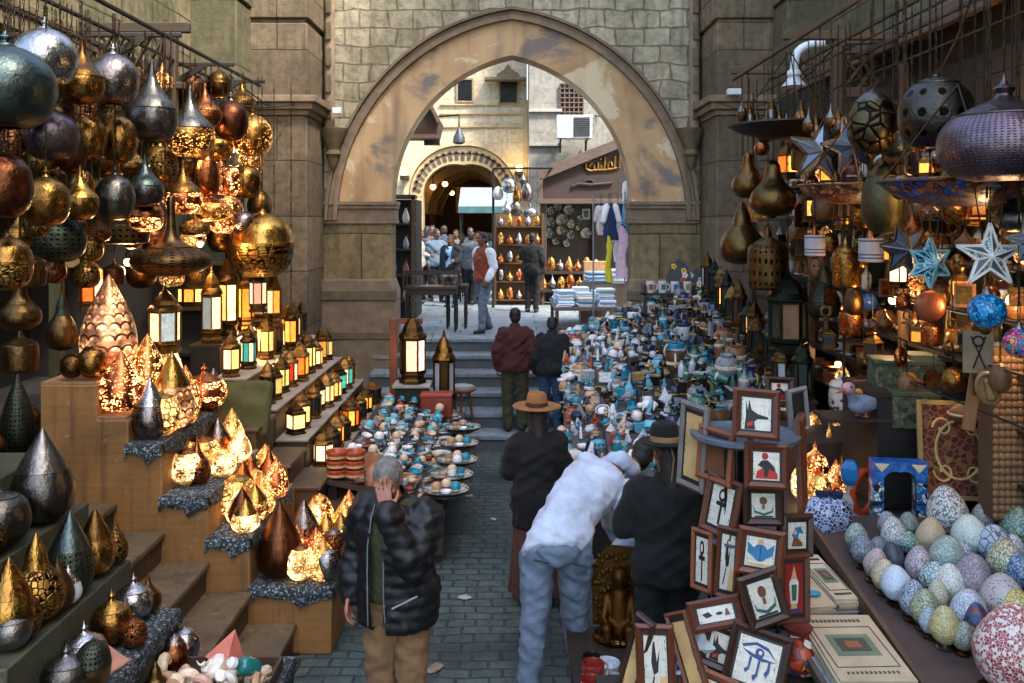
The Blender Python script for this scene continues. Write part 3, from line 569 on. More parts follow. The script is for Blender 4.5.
# two thin black tables on the edge of the upper street
for (px, Y, w, d, lab) in ((432, 15.9, .95, .5, 'long thin-legged black table at the edge of the upper street'), (457, 16.3, .42, .42, 'small square black table beside the longer black table')):
    t = thing('side_table', lab, 'table', (X(px, Y), Y, TPZ)); m = MB(); m.bb(-w/2, w/2, -d/2, d/2, .74, .79); m.build('tabletop', wood('#2a211b', .3, 'X'), t, .006); m = MB(); m.bb(-w/2+.03, w/2-.03, -d/2+.03, d/2-.03, .64, .74); m.build('apron', DARKWOODX, t)
    for a in (-1, 1):
        for b in (-1, 1): m = MB(); m.lathe([(.022, 0), (.028, .3), (.02, .6), (.03, .66)], 8, (a*(w/2-.05), b*(d/2-.05), 0)); m.build('leg', DARKWOOD, t)
    if w > .5: m = MB(); m.bb(-w/2-.02, w/2+.02, -d/2-.02, -d/2+.02, 1.0, 1.04); m.bb(-w/2-.02, w/2+.02, d/2-.02, d/2+.02, 1.0, 1.04); [m.bb(a-.015, a+.015, b-.015, b+.015, .79, 1.0) for a in (-w/2, w/2) for b in (-d/2, d/2)]; m.build('gallery_rail', DARKWOODX, t)
for i, (px, py) in enumerate(((446, 262), (452, 258), (458, 262))):
    o = thing('glass_lamp', 'small frosted glass lamp on the black tables, '+['leftmost', 'middle', 'rightmost'][i], 'lamp', (X(px, 16.3), 16.2, TPZ+.792)); m = MB(); m.lathe([(.05, 0), (.05, .02), (.015, .04), (.015, .12)], 10); m.build('stem', BRD, o); m = MB(); m.ball((0, 0, .18), .06); m.build('globe', plain('#d8cfbd', .3), o)
# white canopy
aw = thing('shop_canopy', 'white and teal canopy cloth over the crowd by the inner gate', 'canopy', at(482, 205, 22)); m = MB()
m.add([(-.55, -.5, -.05), (.75, -.5, -.08), (.75, .6, .45), (-.55, .6, .45), (-.55, -.5, -.08), (.75, -.5, -.11), (.75, .6, .42), (-.55, .6, .42)], [(0, 1, 2, 3), (7, 6, 5, 4), (0, 4, 5, 1), (1, 5, 6, 2), (2, 6, 7, 3), (3, 7, 4, 0)]); m.build('cloth', plain('#6d777b', .8, 0, .15), aw)
m = MB(); m.bb(-.55, .75, -.54, -.5, -.2, -.04); m.build('valance', plain('#3c6468', .8), aw); m = MB()
for x in (-.5, .7):
    for y in (-.45, .55): m.tube([(x, y, -.05 if y < 0 else .42), (x, y, TPZ-aw.location.z)], .02, 6)
m.build('pole', DARK, aw)
for i, (px, py) in enumerate(((430, 176), (437, 186), (474, 186), (492, 190))):
    pass
# silver lamps on the corner of the gabled shop
rb = thing('lamp_rail', 'dark iron rail carrying the silver lamps beside the gabled shop', 'rail', (X(518, 20), 20, 0)); m = MB(); m.tube([(-.55, 0, 4.35), (.75, 0, 4.35)], .025, 6); m.tube([(-.55, 0, 4.35), (-.55, 0, 1.25)], .03, 6); m.tube([(.75, 0, 4.35), (.75, 1.6, 4.35)], .03, 6); m.build('bar', DARK, rb)
for i, (px, t, b, w, shp, mm, lb_) in enumerate(((509, 177, 193, 14, 'ball', SIL, 'silver globe lamp'), (517, 184, 203, 9, 'drop', BR, 'small brass lamp'), (527, 182, 201, 12, 'egg', VIO, 'violet grey lamp'), (507, 198, 214, 10, 'gourd', SIL, 'slim silver lamp'), (516, 200, 216, 12, 'ball', SILD, 'dull silver lamp'), (530, 203, 217, 15, 'squat', SIL, 'wide silver lamp'), (523, 172, 184, 8, 'onion', SILD, 'tiny grey lamp'), (498, 186, 200, 11, 'egg', GLASSW, 'white glass lamp'))):
    lamp_px(px, t, b, w, 20+.12*(i % 3-1), shp, mm, None, lb_+' hanging at the corner of the gabled shop', rail=4.35, group='lamps at the corner of the gabled shop')
# lit shelf unit
ls = thing('shelf_unit', 'narrow brightly lit shelf unit of lamps behind the man in black', 'shelf', (X(519, 20.6), 20.6, TPZ)); W2 = .55
m = MB(); m.bb(-W2, W2, .3, .34, 0, 2.1); m.build('back_panel', wood('#6b4a26', .6, 'Z'), ls)
for x in (-W2, W2): m = MB(); m.bb(x-.03, x+.03, 0, .3, 0, 2.1); m.build('side_panel', wood('#4f361f', .6, 'Z'), ls)
for i in range(5): m = MB(); m.bb(-W2+.03, W2-.03, 0, .3, .1+i*.42, .13+i*.42); m.build('shelf', wood('#4f361f', .6, 'X'), ls)
for i in range(5):
    for j in range(5):
        lt = (i*2+j) % 3
        lamp((X(519, 20.6)-.42+j*.21, 20.68, TPZ+.132+i*.42), .16, .24+.06*((i+j) % 2), ['drop', 'ball', 'onion', 'egg', 'squat'][(i+j) % 5], [L_FAR, L_FARC, SIL][lt], None, f'{["glowing amber","glowing copper","shiny silver"][lt]} {["teardrop","ball","onion","egg","squat"][(i+j)%5]} lamp on the {["lowest","second","middle","fourth","top"][i]} shelf of the lit unit', group='lamps on the lit shelf unit')
# plates on the brown wall
PCOL = [('#8a8d90', 'grey'), ('#b9b09c', 'cream'), ('#3f5a73', 'blue'), ('#6b5138', 'brown'), ('#9aa6a8', 'silver')]
k = YS+.85
for i, (px, py, d, c) in enumerate(((551, 211, 9, 1), (558, 207, 9, 0), (569, 210, 11, 1), (551, 222, 10, 2), (562, 220, 12, 0), (571, 224, 9, 1), (549, 233, 11, 0), (562, 230, 11, 3), (571, 235, 9, 2), (578, 228, 5, 1), (586, 233, 11, 4), (577, 205, 5, 3), (587, 198, 0, 1), (586, 214, 0, 1), (580, 218, 6, 4), (595, 222, 6, 3), (556, 241, 8, 2), (567, 243, 8, 4), (596, 206, 6, 2))):
    p = at(px, py, k)
    if d:
        o = thing('wall_plate', f'{PCOL[c][1]} decorated plate hung on the brown shop wall', 'plate', p, (R(90), 0, 0), 'plates on the brown shop wall'); r = d*k/F/2
        m = MB(); m.lathe([(.001, .01), (r*.55, .012), (r*.6, .02), (r, .045), (r*.98, .03), (r*.55, 0), (.001, 0)], 18); m.build('dish', mosaic([PCOL[c][0], '#3a3630', '#c9c2b0'], 40), o); m = MB(); m.lathe([(r*.97, .044), (r*1.05, .05), (r*1.02, .03)], 18, caps=False); m.build('rim', BRD, o)
    else:
        o = thing('framed_picture', 'small white framed picture on the brown shop wall, '+('upper one' if py < 205 else 'lower one'), 'picture', p); m = MB(); m.box(0, 0, 0, .2, .03, .26); m.build('frame', plain('#b8b4aa', .5), o); m = MB(); m.box(0, -.018, 0, .12, .008, .17); m.build('picture', plain('#44566b', .6), o)
# two-tier lamp counter
ct = thing('lamp_counter', 'two-tier dark counter holding rows of glowing lamps before the gabled shop', 'counter', (X(570, 20.8), 20.8, TPZ))
m = MB(); m.bb(-.75, .8, .3, .75, .68, .74); m.build('upper_board', DARKWOODX, ct); m = MB(); m.bb(-.75, .8, -.25, .3, .3, .36); m.build('lower_board', DARKWOODX, ct)
for x in (-.72, 0, .77): m = MB(); m.bb(x-.03, x+.03, -.2, .7, 0, .3); m.build('leg', DARKWOOD, ct)
m = MB(); m.bb(-.75, .8, .7, .74, 0, .68); m.build('back_panel', DARKWOOD, ct)
for i in range(7):
    for r_, (yy, zz, hh) in enumerate(((20.75, TPZ+.362, .3), (21.3, TPZ+.742, .3))):
        s_ = ['drop', 'onion', 'egg', 'ball', 'squat'][(i+r_*2) % 5]; lt = [L_FAR, L_FARC, L_FAR, SIL][(i*3+r_) % 4]; nm = ['brightly glowing amber', 'glowing copper', 'glowing golden', 'unlit silver'][(i*3+r_) % 4]
        lamp((X(570, 20.8)-.62+i*.21, yy, zz), .19, hh+.05*(i % 2), s_, lt, None, f'{nm} {s_.replace("drop","teardrop")} lamp on the {["lower","upper"][r_]} tier of the lamp counter', group='lamps on the two-tier counter')
cb = thing('cardboard_box', 'tall plain brown cardboard box beside the lamp counter', 'box', (X(596, 20), 20, TPZ+.001)); m = MB(); m.bb(-.28, .28, -.2, .2, 0, 1.02); m.build('carton', plain('#96704a', .8), cb, .008); m = MB(); m.bb(-.28, .28, -.2, .0, 1.023, 1.03); m.bb(-.28, .28, .004, .2, 1.023, 1.03); m.build('flap', plain('#a37c54', .8), cb)
# clothes rail
cr = thing('clothes_rail', 'thin clothes rail holding coloured shirts at the right of the arch opening', 'rail', (X(613, 15.1), 15.1, TPZ)); m = MB(); m.tube([(-.33, 0, 0), (-.33, 0, 2.35), (.2, 0, 2.42), (.2, 0, 0)], .014, 6); m.build('frame', plain('#70757a', .4, .6), cr)
def garment(px, top, bot, w, c, lab, dy=0, kind='shirt', trim=None):
    Y = 15.1+dy; p = at(px, top, Y); h = (bot-top)*Y/F; ww = w*Y/F
    o = thing('hanging_'+kind, lab, kind, p, (0, 0, rnd.uniform(-.4, .4)), 'clothes hanging on the rail'); n = 14; secs = []
    for i in range(n+1):
        t = i/n; rx = ww/2*(.35+.65*min(1, t*5)) if t < .2 else ww/2*(1+.1*math.sin(t*9)); secs.append(((.02*math.sin(t*7), 0, -h*t), (1, 0, 0), rx, (0, 1, 0), .035+.03*t))
    m = MB(); m.loft(secs, 16); me = m.mesh('body', plain(c, .85, 0, .2, 9)); warp(me, lambda v, nn: .025*noise.noise(V((v.x*14, v.y*14, v.z*3)))); ob = put('body', me, o)
    if kind == 'shirt':
        for sd in (-1, 1): m = MB(); m.cap((sd*ww*.33, 0, -.06*h), (sd*ww*.62, -.02, -h*.45), .06, .05); m.build('sleeve', plain(trim or c, .85), o)
    m = MB(); m.tube([(-ww*.3, 0, -.03), (0, 0, .03), (ww*.3, 0, -.03)], .012, 6); m.tube([(0, 0, .03), (0, 0, 2.4+TPZ-p.z+.0)], .006, 5) if 2.4+TPZ > p.z else 0; m.build('hanger', DARK, o)
garment(611, 205, 240, 13, '#1d2c52', 'navy blue patterned shirt hanging at the front of the clothes rail', -.15, trim='#e4e6ea'); garment(601, 207, 235, 8, '#c6b9b4', 'pale grey shirt hanging leftmost on the clothes rail')
garment(626, 200, 252, 10, '#4f9ed0', 'light blue gown hanging at the right end of the rail', .1, 'gown'); garment(622, 226, 278, 11, '#d8b7c6', 'pink and white gown hanging below the blue one', -.1, 'gown'); garment(609, 236, 282, 6, '#c9c02a', 'bright yellow scarf hanging below the navy shirt', -.2, 'scarf'); garment(629, 182, 225, 9, '#e6eaee', 'white shirt hanging highest near the arch jamb', .15)
garment(618, 222, 262, 8, '#eef0f2', 'plain white shirt hanging between the pink gown and navy shirt', .25)
# folded textile tables
tt = thing('market_table', 'low wide table stacked with folded white textiles under the arch', 'table', (1.22, 16.1, TPZ))
m = MB(); m.bb(-.5, .62, -.75, 1.2, .4, .45); m.build('tabletop', wood('#7a6a58', .7, 'X'), tt); [MB().bb(a-.03, a+.03, b-.03, b+.03, 0, .4).build('leg', WEATHZ, tt) for a in (-.45, .57) for b in (-.7, 1.15)]
TX = [('#dfe6ec', 'white'), ('#c3d0dc', 'pale blue'), ('#eceae4', 'ivory'), ('#8fb4cc', 'sky blue'), ('#d6c8b8', 'beige'), ('#5f7f9c', 'denim blue')]
def pile(x, y, z, w, d, n, cs, lab):
    o = thing('textile_stack', lab, 'textiles', (x, y, z), (0, 0, rnd.uniform(-.2, .2)), 'stacks of folded textiles'); zz = 0
    for i in range(n):
        t = rnd.uniform(.025, .045); m = MB(); m.box(rnd.uniform(-.02, .02), rnd.uniform(-.02, .02), zz+t/2, w*rnd.uniform(.9, 1), d*rnd.uniform(.9, 1), t-.003, rnd.uniform(-.06, .06)); m.build('folded_cloth', plain(TX[cs[i % len(cs)]][0], .9, 0, .12), o, .012); zz += t
for i in range(3):
    for j in range(5):
        c = [0, 2, 1, 0, 3, 4, 2, 0, 5, 1, 0, 2, 0, 1, 4][(i*5+j)]
        pile(.92+i*.36, 15.55+j*.38, TPZ+.452, .3, .32, 3+(i*2+j*3) % 4+j % 2*2, [c, 0, (c+1) % 6, 2], f'{TX[c][1]} folded textile stack, {["left","middle","right"][i]} column, {["nearest","second","third","fourth","farthest"][j]} row of the table')
bk = thing('display_bench', 'tall back bench under the hanging clothes with folded jeans', 'bench', (1.75, 17.2, TPZ)); m = MB(); m.bb(-.45, .5, -.25, .35, 0, .75); m.build('block', wood('#6b5a48', .7, 'X'), bk); 
pile(1.6, 17.15, TPZ+.753, .4, .4, 6, [5, 3, 5, 0], 'denim blue folded stack on the back bench'); pile(2.05, 17.1, TPZ+.753, .36, .4, 7, [0, 2, 1], 'white folded stack on the back bench')
# ==================================================== LEFT: THE LANTERN SHOP
ORD = ['first', 'second', 'third', 'fourth', 'fifth', 'sixth', 'seventh', 'eighth', 'ninth', 'tenth', 'eleventh', 'twelfth', 'thirteenth', 'fourteenth', 'fifteenth', 'sixteenth', 'seventeenth', 'eighteenth', 'nineteenth', 'twentieth', 'twenty-first', 'twenty-second', 'twenty-third', 'twenty-fourth', 'twenty-fifth', 'twenty-sixth', 'twenty-seventh', 'twenty-eighth', 'twenty-ninth', 'thirtieth']+['thirty-'+q for q in 'first second third fourth fifth sixth seventh eighth ninth'.split()]
RZ = 4.78
rl = thing('hanging_rail', 'dark timber rail carrying the hanging brass lamps of the left shop', 'rail', (-3.3, 7.5, 0))
m = MB()
for x in (.33, -.05, -.45): m.bar((x, -1.9, RZ), (x, 3.1, RZ), .03, .035)
m.build('rail', DARKWOODY, rl, .01); m = MB()
for y in (.4, 1.9, 3.05): m.bar((.4, y, RZ+.045), (-1.2, y, RZ+.045), .035, .045)
m.build('cross_beam', DARKWOODX, rl, .01); m = MB()
for y in (.4, 1.9, 3.05): m.bar((.1, y, RZ+.04), (-1.18, y, RZ-.7), .05, .06)
m.build('brace', DARKWOODX, rl)
lt = thing('lattice_screen', 'dark carved lattice screen on the stone wall above the brass lamps', 'screen', (-3.75, 8.95, 0))
m = MB(); m.bb(-.55, .55, -.04, .04, 5.06, 5.16); m.bb(-.5, .5, -.035, .035, 4.5, 4.57); m.build('rail', wood('#4a3a26', .7, 'X'), lt, .01); m = MB(); m.bb(.3, .42, -.05, .05, 3.9, 5.06); m.bb(-.48, -.4, -.04, .04, 4.5, 5.06); m.build('post', wood('#4a3a26', .7, 'Z'), lt, .01); m = MB()
for i in range(7): m.bar((-.48+i*.13, .0, 4.56), (-.22+i*.13 if i < 5 else .3, .0, 5.05), .02, .05, (0, 1, 0)); m.bar((-.22+i*.13 if i < 5 else .3, .03, 4.56), (-.48+i*.13, .03, 5.05), .02, .05, (0, 1, 0))
m.build('lattice', wood('#4a3a26', .7, 'X'), lt)
def hang(px, t, b, w, shp, ms, mc, lab, X0=-3.0, **k):
    Y = X0*F/(px-512); lamp_px(px, t, b, w, Y, shp, ms, mc, lab, rail=RZ, group='lamps hanging along the left shop', **k)
for a in (
 (5, 28, 128, 96, 'globe', STEEL, STEEL, 'huge dark blue-green globe lamp cut by the left edge', -2.95),
 (45, 16, 86, 62, 'globe', SIL, SIL, 'large polished silver globe lamp with a pointed finial, behind the dark globe', -3.1),
 (82, 36, 104, 44, 'onion', BR, BRD, 'warm brown brass onion lamp between two silver globes', -3.1),
 (113, 43, 104, 50, 'globe', VIO, SIL, 'violet-silver globe lamp left of the tall dark spire', -3.05),
 (152, 58, 142, 50, 'onion', PEW, PEW, 'dark pewter onion lamp with a tall thin spire', -3.0),
 (190, 84, 157, 48, 'onion', L_FINE, PEW, 'onion lamp with grey spire and glowing net belly', -2.98),
 (205, 82, 130, 34, 'onion', COP, COP, 'small shiny copper onion lamp behind the grey-spired one', -3.15),
 (231, 92, 140, 34, 'globe', COPD, VIO, 'small purplish copper globe lamp beside the gold one', -3.0),
 (252, 106, 156, 40, 'globe', L_FINE, GOLD, 'golden glowing globe lamp at the far end of the top row', -2.95),
 (52, 100, 160, 52, 'globe', PURP, STEEL, 'dark violet globe lamp below the large silver globe', -3.2),
 (88, 106, 160, 36, 'globe', BR, BRD, 'brown brass globe lamp below the brass onion lamp', -3.2),
 (119, 106, 162, 36, 'globe', BR, BR, 'small brass globe lamp with a tall gold finial', -3.1),
 (145, 152, 207, 36, 'onion', PEW, STEEL, 'small dark steel onion lamp below the tall dark spire', -3.05),
 (4, 150, 218, 54, 'ball', COPD, COPD, 'brown copper ball lamp cut by the left edge under the huge globe', -2.95),
 (46, 166, 226, 46, 'globe', BR, BR, 'brass globe lamp with finial in the second row', -3.05),
 (80, 164, 220, 36, 'onion', BR, GOLD, 'golden brass onion lamp in the second row', -3.1),
 (115, 165, 220, 38, 'globe', PEW, STEEL, 'dark steel-blue globe lamp in the second row', -3.05),
 (160, 142, 186, 34, 'urn', L_DOT, GOLD, 'gold pierced cone lamp tucked behind the grey spires', -3.3),
 (183, 159, 214, 38, 'onion', L_COP, BR, 'glowing copper onion lamp with a shiny cone top', -2.98),
 (206, 150, 200, 28, 'egg', COP, COP, 'egg shaped pink copper lamp', -3.2),
 (228, 164, 196, 30, 'ball', L_COP, COP, 'glowing copper ball lamp beside the clear gold globe', -3.1),
 (245, 157, 198, 34, 'globe', BR, GOLD, 'shiny gold globe lamp under the glowing one', -2.95),
 (211, 190, 222, 40, 'squat', L_FINE, COP, 'squat glowing copper lamp under the egg lamp', -3.05),
 (146, 200, 232, 34, 'urn', L_COP, COP, 'pierced copper bowl lamp above the wide saucer lamp', -3.1),
 (195, 214, 236, 30, 'squat', GOLDE, GOLD, 'flat engraved gold lamp beside the saucer stem', -3.1),
 (223, 210, 234, 26, 'ball', L_COP, COP, 'small glowing copper ball under the gold globe', -3.1),
 (243, 206, 234, 24, 'globe', VIO, SIL, 'tiny silver globe lamp in front of the big banded one', -2.9),
 (262, 208, 277, 62, 'urn', GOLDE, GOLD, 'big gold round lamp with an engraved band at the shop corner', -2.75),
 (171, 196, 276, 78, 'saucer', BRONZEE, BRONZE, 'wide bronze saucer lamp with a long neck', -2.85),
 (8, 232, 290, 46, 'urn', GOLDE, BR, 'openwork gold lamp with scrolled sides at the left edge', -3.0),
 (60, 214, 262, 50, 'ball', GREENB, GREENB, 'dim green bronze ball lamp under the second row', -3.3),
 (90, 232, 262, 26, 'ball', GOLDE, GOLD, 'small gold openwork ball below the golden onion lamp', -3.3),
 (126, 214, 244, 44, 'drum', BRONZEE, BRONZE, 'beaded bronze drum lamp below the dark globe', -3.3),
 (20, 282, 330, 40, 'pear', BRONZE, BRONZE, 'dim bronze pear lamp low at the left edge', -3.3),
 (62, 292, 350, 30, 'gourd', BRONZE, GREENB, 'dim green gourd lamp hanging in the dark doorway', -3.6),
 (36, 118, 168, 40, 'ball', BRONZE, BRONZE, 'shadowed bronze ball lamp behind the violet globe', -3.6),
 (100, 176, 214, 30, 'ball', GREENB, BRONZE, 'shadowed green ball lamp between second-row lamps', -3.6),
 (178, 112, 150, 30, 'ball', GOLDE, BR, 'gold engraved ball lamp half hidden by the grey onion', -3.5),
 (216, 126, 160, 34, 'squat', GOLD, BR, 'squat golden lamp under the purplish globe', -3.3),
 (196, 176, 206, 22, 'ball', COP, COP, 'small copper ball lamp wedged between onion and egg lamps', -3.3),
 (20, 330, 372, 34, 'drum', BRONZE, BRONZE, 'lowest bronze drum lamp at the left edge', -3.4),
 (70, 60, 110, 30, 'ball', BRONZE, BRONZE, 'dark bronze ball behind the silver globe and brass onion', -3.6),
 (130, 80, 120, 34, 'ball', BRONZE, BRONZE, 'dark bronze ball behind the violet-silver globe', -3.7),
): hang(*a[:8], X0=a[8])
def hlan(px, t, b, w, Y, fr, panes, lab, n=6): lantern(at(px, b, Y), w*Y/F, (b-t)*Y/F, fr, panes, lab, n, rail=RZ, group='lanterns hanging in the left shop')
hlan(165, 284, 352, 33, 7.6, LF, [G_W, G_O, G_W, G_B], 'hanging lantern with white and orange panes over the glowing copper lamps')
hlan(92, 256, 310, 26, 7.9, LF, [G_P, G_O, G_O], 'hanging lantern with pink and orange panes above the scaled copper teardrop')
hlan(193, 276, 306, 32, 10.5, LFD, [G_A, G_Y], 'dim amber three-pane lantern hanging at the back of the shop', 8)
hlan(258, 262, 312, 18, 10.0, LFD, [G_P, G_W], 'slim pink-paned lantern under the big banded gold lamp')
hlan(274, 268, 322, 16, 10.2, LF, [G_W, G_A, G_P], 'slim white and amber lantern beside the pink-paned one')
hlan(291, 300, 350, 14, 10.4, LFD, [G_A], 'narrow amber lantern nearest the stone pier')
# ---- far stepped plinth with glowing lamps
YF = 6.62; KF = YF/F; YD = 8.0
pr = [(40, 385), (97, 385), (97, 420), (128, 420), (128, 447), (162, 447), (162, 500), (208, 500), (208, 541), (250, 541), (250, 590), (332, 590)]
pts = [((a-512)*KF, HC-(b-YH)*KF) for a, b in pr]
STF = [((pr[i][0]-512)*KF, (pr[i+1][0]-512)*KF, HC-(pr[i][1]-YH)*KF) for i in range(0, 12, 2)]
OCH = scuffed('#80592c', '#9c7a4c'); OCH2 = scuffed('#8a6a48', '#b09470')
pf = thing('stepped_plinth', 'ochre stepped plinth carrying the glowing lamps up beside the wooden stairs', 'plinth', (-2.6, YF, 0)); MOF = Matrix.Translation((2.6, -YF, 0))
m = MB(); m.M = MOF; m.prism(pts+[(pts[-1][0], 0), (pts[0][0], 0)], YF, YD); m.build('block', OCH, pf, .012)
m = MB(); m.M = MOF
for x0, x1, z in STF: m.bb(x0-.0, x1-.015, YF+.012, YD, z+.002, z+.02)
m.build('step_cap', OCH2, pf)
PATT = mosaic(['#161b1d', '#4f5a60', '#20282b', '#7d888b', '#2c393d', '#1a2022'], 75, '#101314', .8)
def drape(o, x0, x1, y0, y1, z, drop):                    # a cloth on a step that hangs over its front
    n = 8; vs = []; fs = []; L = []
    for j, (yy, zz) in enumerate([(y1, z+.006), ((y0+y1)/2, z+.008), (y0+.01, z+.006), (y0-.012, z-.006), (y0-.018, z-drop*.5), (y0-.012, z-drop)]):
        for i in range(n+1):
            t = i/n; wv = (.012*math.sin(t*19+j)+.02*math.sin(t*7))*(1 if j > 3 else .1); vs.append((x0+(x1-x0)*t, yy-abs(wv), zz+(wv*1.5 if j == 5 else 0)))
    for j in range(5):
        for i in range(n): a = j*(n+1)+i; fs.append((a, a+1, a+n+2, a+n+1))
    N = len(vs); vs += [(x, y+.006, zz-.005) for x, y, zz in vs]; fs = [f[::-1] for f in fs]+[tuple(i+N for i in f) for f in fs]
    m = MB(); m.add(vs, fs); return m.build('cloth', PATT, o)
def sidecloth(o, x, y0, y1, z, drop):
    n = 18; vs = []
    for j, (dx, dz) in enumerate(((-.02, .008), (.012, .004), (.022, -drop*.5), (.018, -drop))):
        for k in range(n+1): t = k/n; vs.append((x+dx+(.012*math.sin(t*34+j) if j > 1 else 0), y0+(y1-y0)*t, z+dz+(.025*math.sin(t*17)+.012*math.sin(t*41) if j == 3 else 0)))
    fs = [(j*(n+1)+k, (j+1)*(n+1)+k, (j+1)*(n+1)+k+1, j*(n+1)+k+1) for j in range(3) for k in range(n)]; N = len(vs); vs += [(a-.005, b, c-.004) for a, b, c in vs]; fs += [tuple(q+N for q in f[::-1]) for f in fs]; m = MB(); m.add(vs, fs); m.build('side_fall', PATT, o)
for i, (x0, x1, z) in enumerate(STF[2:]):
    o = thing('patterned_cloth', f'black and white patterned cloth on the {["third","fourth","fifth","lowest"][i]} step of the ochre plinth', 'cloth', (0, 0, 0), group='cloths on the ochre plinth'); drape(o, x0-.02, x1-.0, YF, YD-.15, z+.02, .09); sidecloth(o, x1, YF-.02, YD-.15, z+.02, .1)
def stand(px, bot, steps, y0, y1, r=.1):
    best = None
    for x0, x1, z in steps:
        Y = (HC-z)*F/(bot-YH); x = (px-512)*Y/F; e = max(0, x0+r*.5-x)+max(0, x-x1+r*.5)+max(0, y0-Y)+max(0, Y-y1)
        Yc = min(max(Y, y0+r), y1-r); xc = min(max((px-512)*Yc/F, x0+r*.6), max(x0+r*.6, x1-r*.6))
        if best is None or e < best[0]: best = (e, xc, Yc, z)
    return V(best[1:])
def tl(px, t, b, w, shp, ms, mc, lab, steps=STF, y0=YF, y1=YD, dz=.03, grp='lamps on the ochre plinth'):
    r = w*7/F/2; p = stand(px, b, steps, y0, y1, r); p.z += dz+.008; kk = p.y/F
    return lamp(p, w*kk, (b-t)*kk, shp, ms, mc, lab, group=grp)
for a in (
 (112, 278, 374, 54, 'drop', L_SCALE, L_SCALE, 'big copper teardrop lamp covered in fish-scale plates'), (92, 354, 386, 28, 'ball', BR, BR, 'shiny brass ball at the foot of the scaled teardrop'), (72, 360, 385, 22, 'ball', BRD, BRD, 'small dark brass ball on the top of the ochre plinth'),
 (118, 360, 420, 44, 'drop', L_COP, L_COP, 'glowing pierced copper teardrop with ribbed base'), (143, 342, 402, 36, 'drop', L_HOT, L_HOT, 'brightest open-cut teardrop lamp behind the copper ones'), (162, 338, 404, 38, 'drop', L_DOT, L_DOT, 'tall glowing dotted copper teardrop'),
 (150, 390, 450, 36, 'drop', VIO, SIL, 'silver copper teardrop lamp with a mirror shine'), (186, 356, 432, 44, 'drop', L_SCALE, GOLD, 'gold teardrop lamp with a smooth tall cone'), (172, 396, 440, 38, 'ball', L_NET, GOLD, 'round golden lamp cut in large glowing scales'),
 (228, 356, 402, 44, 'squat', L_COP, COP, 'wide copper dome lamp glowing beside the green cushion'), (207, 372, 402, 26, 'drop', COPE, COP, 'small engraved copper cone lamp'), (243, 364, 402, 22, 'drop', COP, VIO, 'small smooth copper cone next to the copper dome'),
 (181, 452, 488, 34, 'ball', L_HOT, BR, 'round glowing amber ball nearest on the third step'), (200, 440, 476, 36, 'ball', L_NET, BR, 'netted glowing ball second on the third step'), (214, 422, 462, 30, 'drop', COP, VIO, 'silver pink onion lamp behind two glowing balls'),
 (214, 478, 522, 38, 'ball', L_NET, GOLD, 'glowing netted ball with a small neck on the fourth step'), (231, 464, 512, 26, 'drop', COPE, COP, 'slim dark copper cone on the fourth step'), (240, 458, 502, 22, 'drop', COP, COP, 'slender pointed copper lamp on the fourth step'), (249, 444, 486, 32, 'drop', L_HOT, L_NET, 'bright golden teardrop at the back of the fourth step'),
 (250, 524, 556, 32, 'ball', L_NET, GOLD, 'glowing netted ball lowest on the fifth step'), (263, 508, 540, 28, 'drop', L_HOT, GOLD, 'bright small teardrop on the fifth step'), (277, 488, 524, 30, 'drop', L_DOT, GOLD, 'dotted gold teardrop at the back of the fifth step'), (242, 492, 530, 26, 'drop', COPE, COPD, 'dark engraved drop hidden behind the netted ball'),
 (280, 516, 590, 46, 'drop', COPD, COPD, 'large dark bronze teardrop on the lowest step'), (304, 504, 560, 36, 'drop', COPE, VIO, 'pinkish pointed copper teardrop on the lowest step'), (300, 556, 592, 28, 'ball', L_HOT, COP, 'very bright orange ball at the front of the lowest step'), (316, 532, 574, 28, 'drop', L_COP, L_COP, 'orange dotted copper drop in the middle of the lowest step'), (326, 516, 552, 26, 'drop', L_DOT, GOLD, 'small dotted gold drop at the back of the lowest step'), (323, 552, 594, 30, 'drop', L_NET, L_NET, 'golden netted drop at the front of the lowest step'), (334, 532, 572, 26, 'ball', COPE, VIO, 'silvery engraved ball at the right end of the lowest step'), (338, 566, 598, 26, 'ball', SIL, SIL, 'smooth silver ball at the right front of the lowest step'), (298, 534, 570, 24, 'drop', L_COP, L_COP, 'small red-glowing drop beside the dark teardrop'), (341, 516, 552, 22, 'drop', L_HOT, GOLD, 'small bright drop behind the silvery ball'),
): tl(*a)
# more glowing lamps crowding each step, front to back
XN = [('glowing amber ball', 'ball', L_HOT, L_HOT), ('glowing copper drop', 'drop', L_COP, L_COP), ('netted gold drop', 'drop', L_NET, L_NET), ('dotted gold squat', 'squat', L_DOT, GOLD), ('engraved copper onion', 'onion', COPE, COP), ('dotted amber egg', 'egg', L_DOT, L_DOT), ('bright gold drop', 'drop', L_HOT, L_HOT)]
for si, (x0, x1, z) in enumerate(STF[1:]):
    nn = [3, 4, 5, 5, 8][si]
    for j in range(nn):
        nm, sh, a_, b_ = XN[(j*3+si*2) % 7]; w = rnd.uniform(.19, .27); h = w*(1.0 if sh in ('ball', 'squat') else rnd.uniform(1.4, 1.75)); u = .88 if j % 2 else .5
        lamp((x0+(x1-x0)*u-.02, YF+.2+(j+.5)*(YD-YF-.3)/nn, z+.03), w, h, sh, a_, b_, f'{nm} lamp, {ORD[j]} back along the {["second","third","fourth","fifth","lowest"][min(si,4)]} step of the ochre plinth', group='lamps on the ochre plinth')
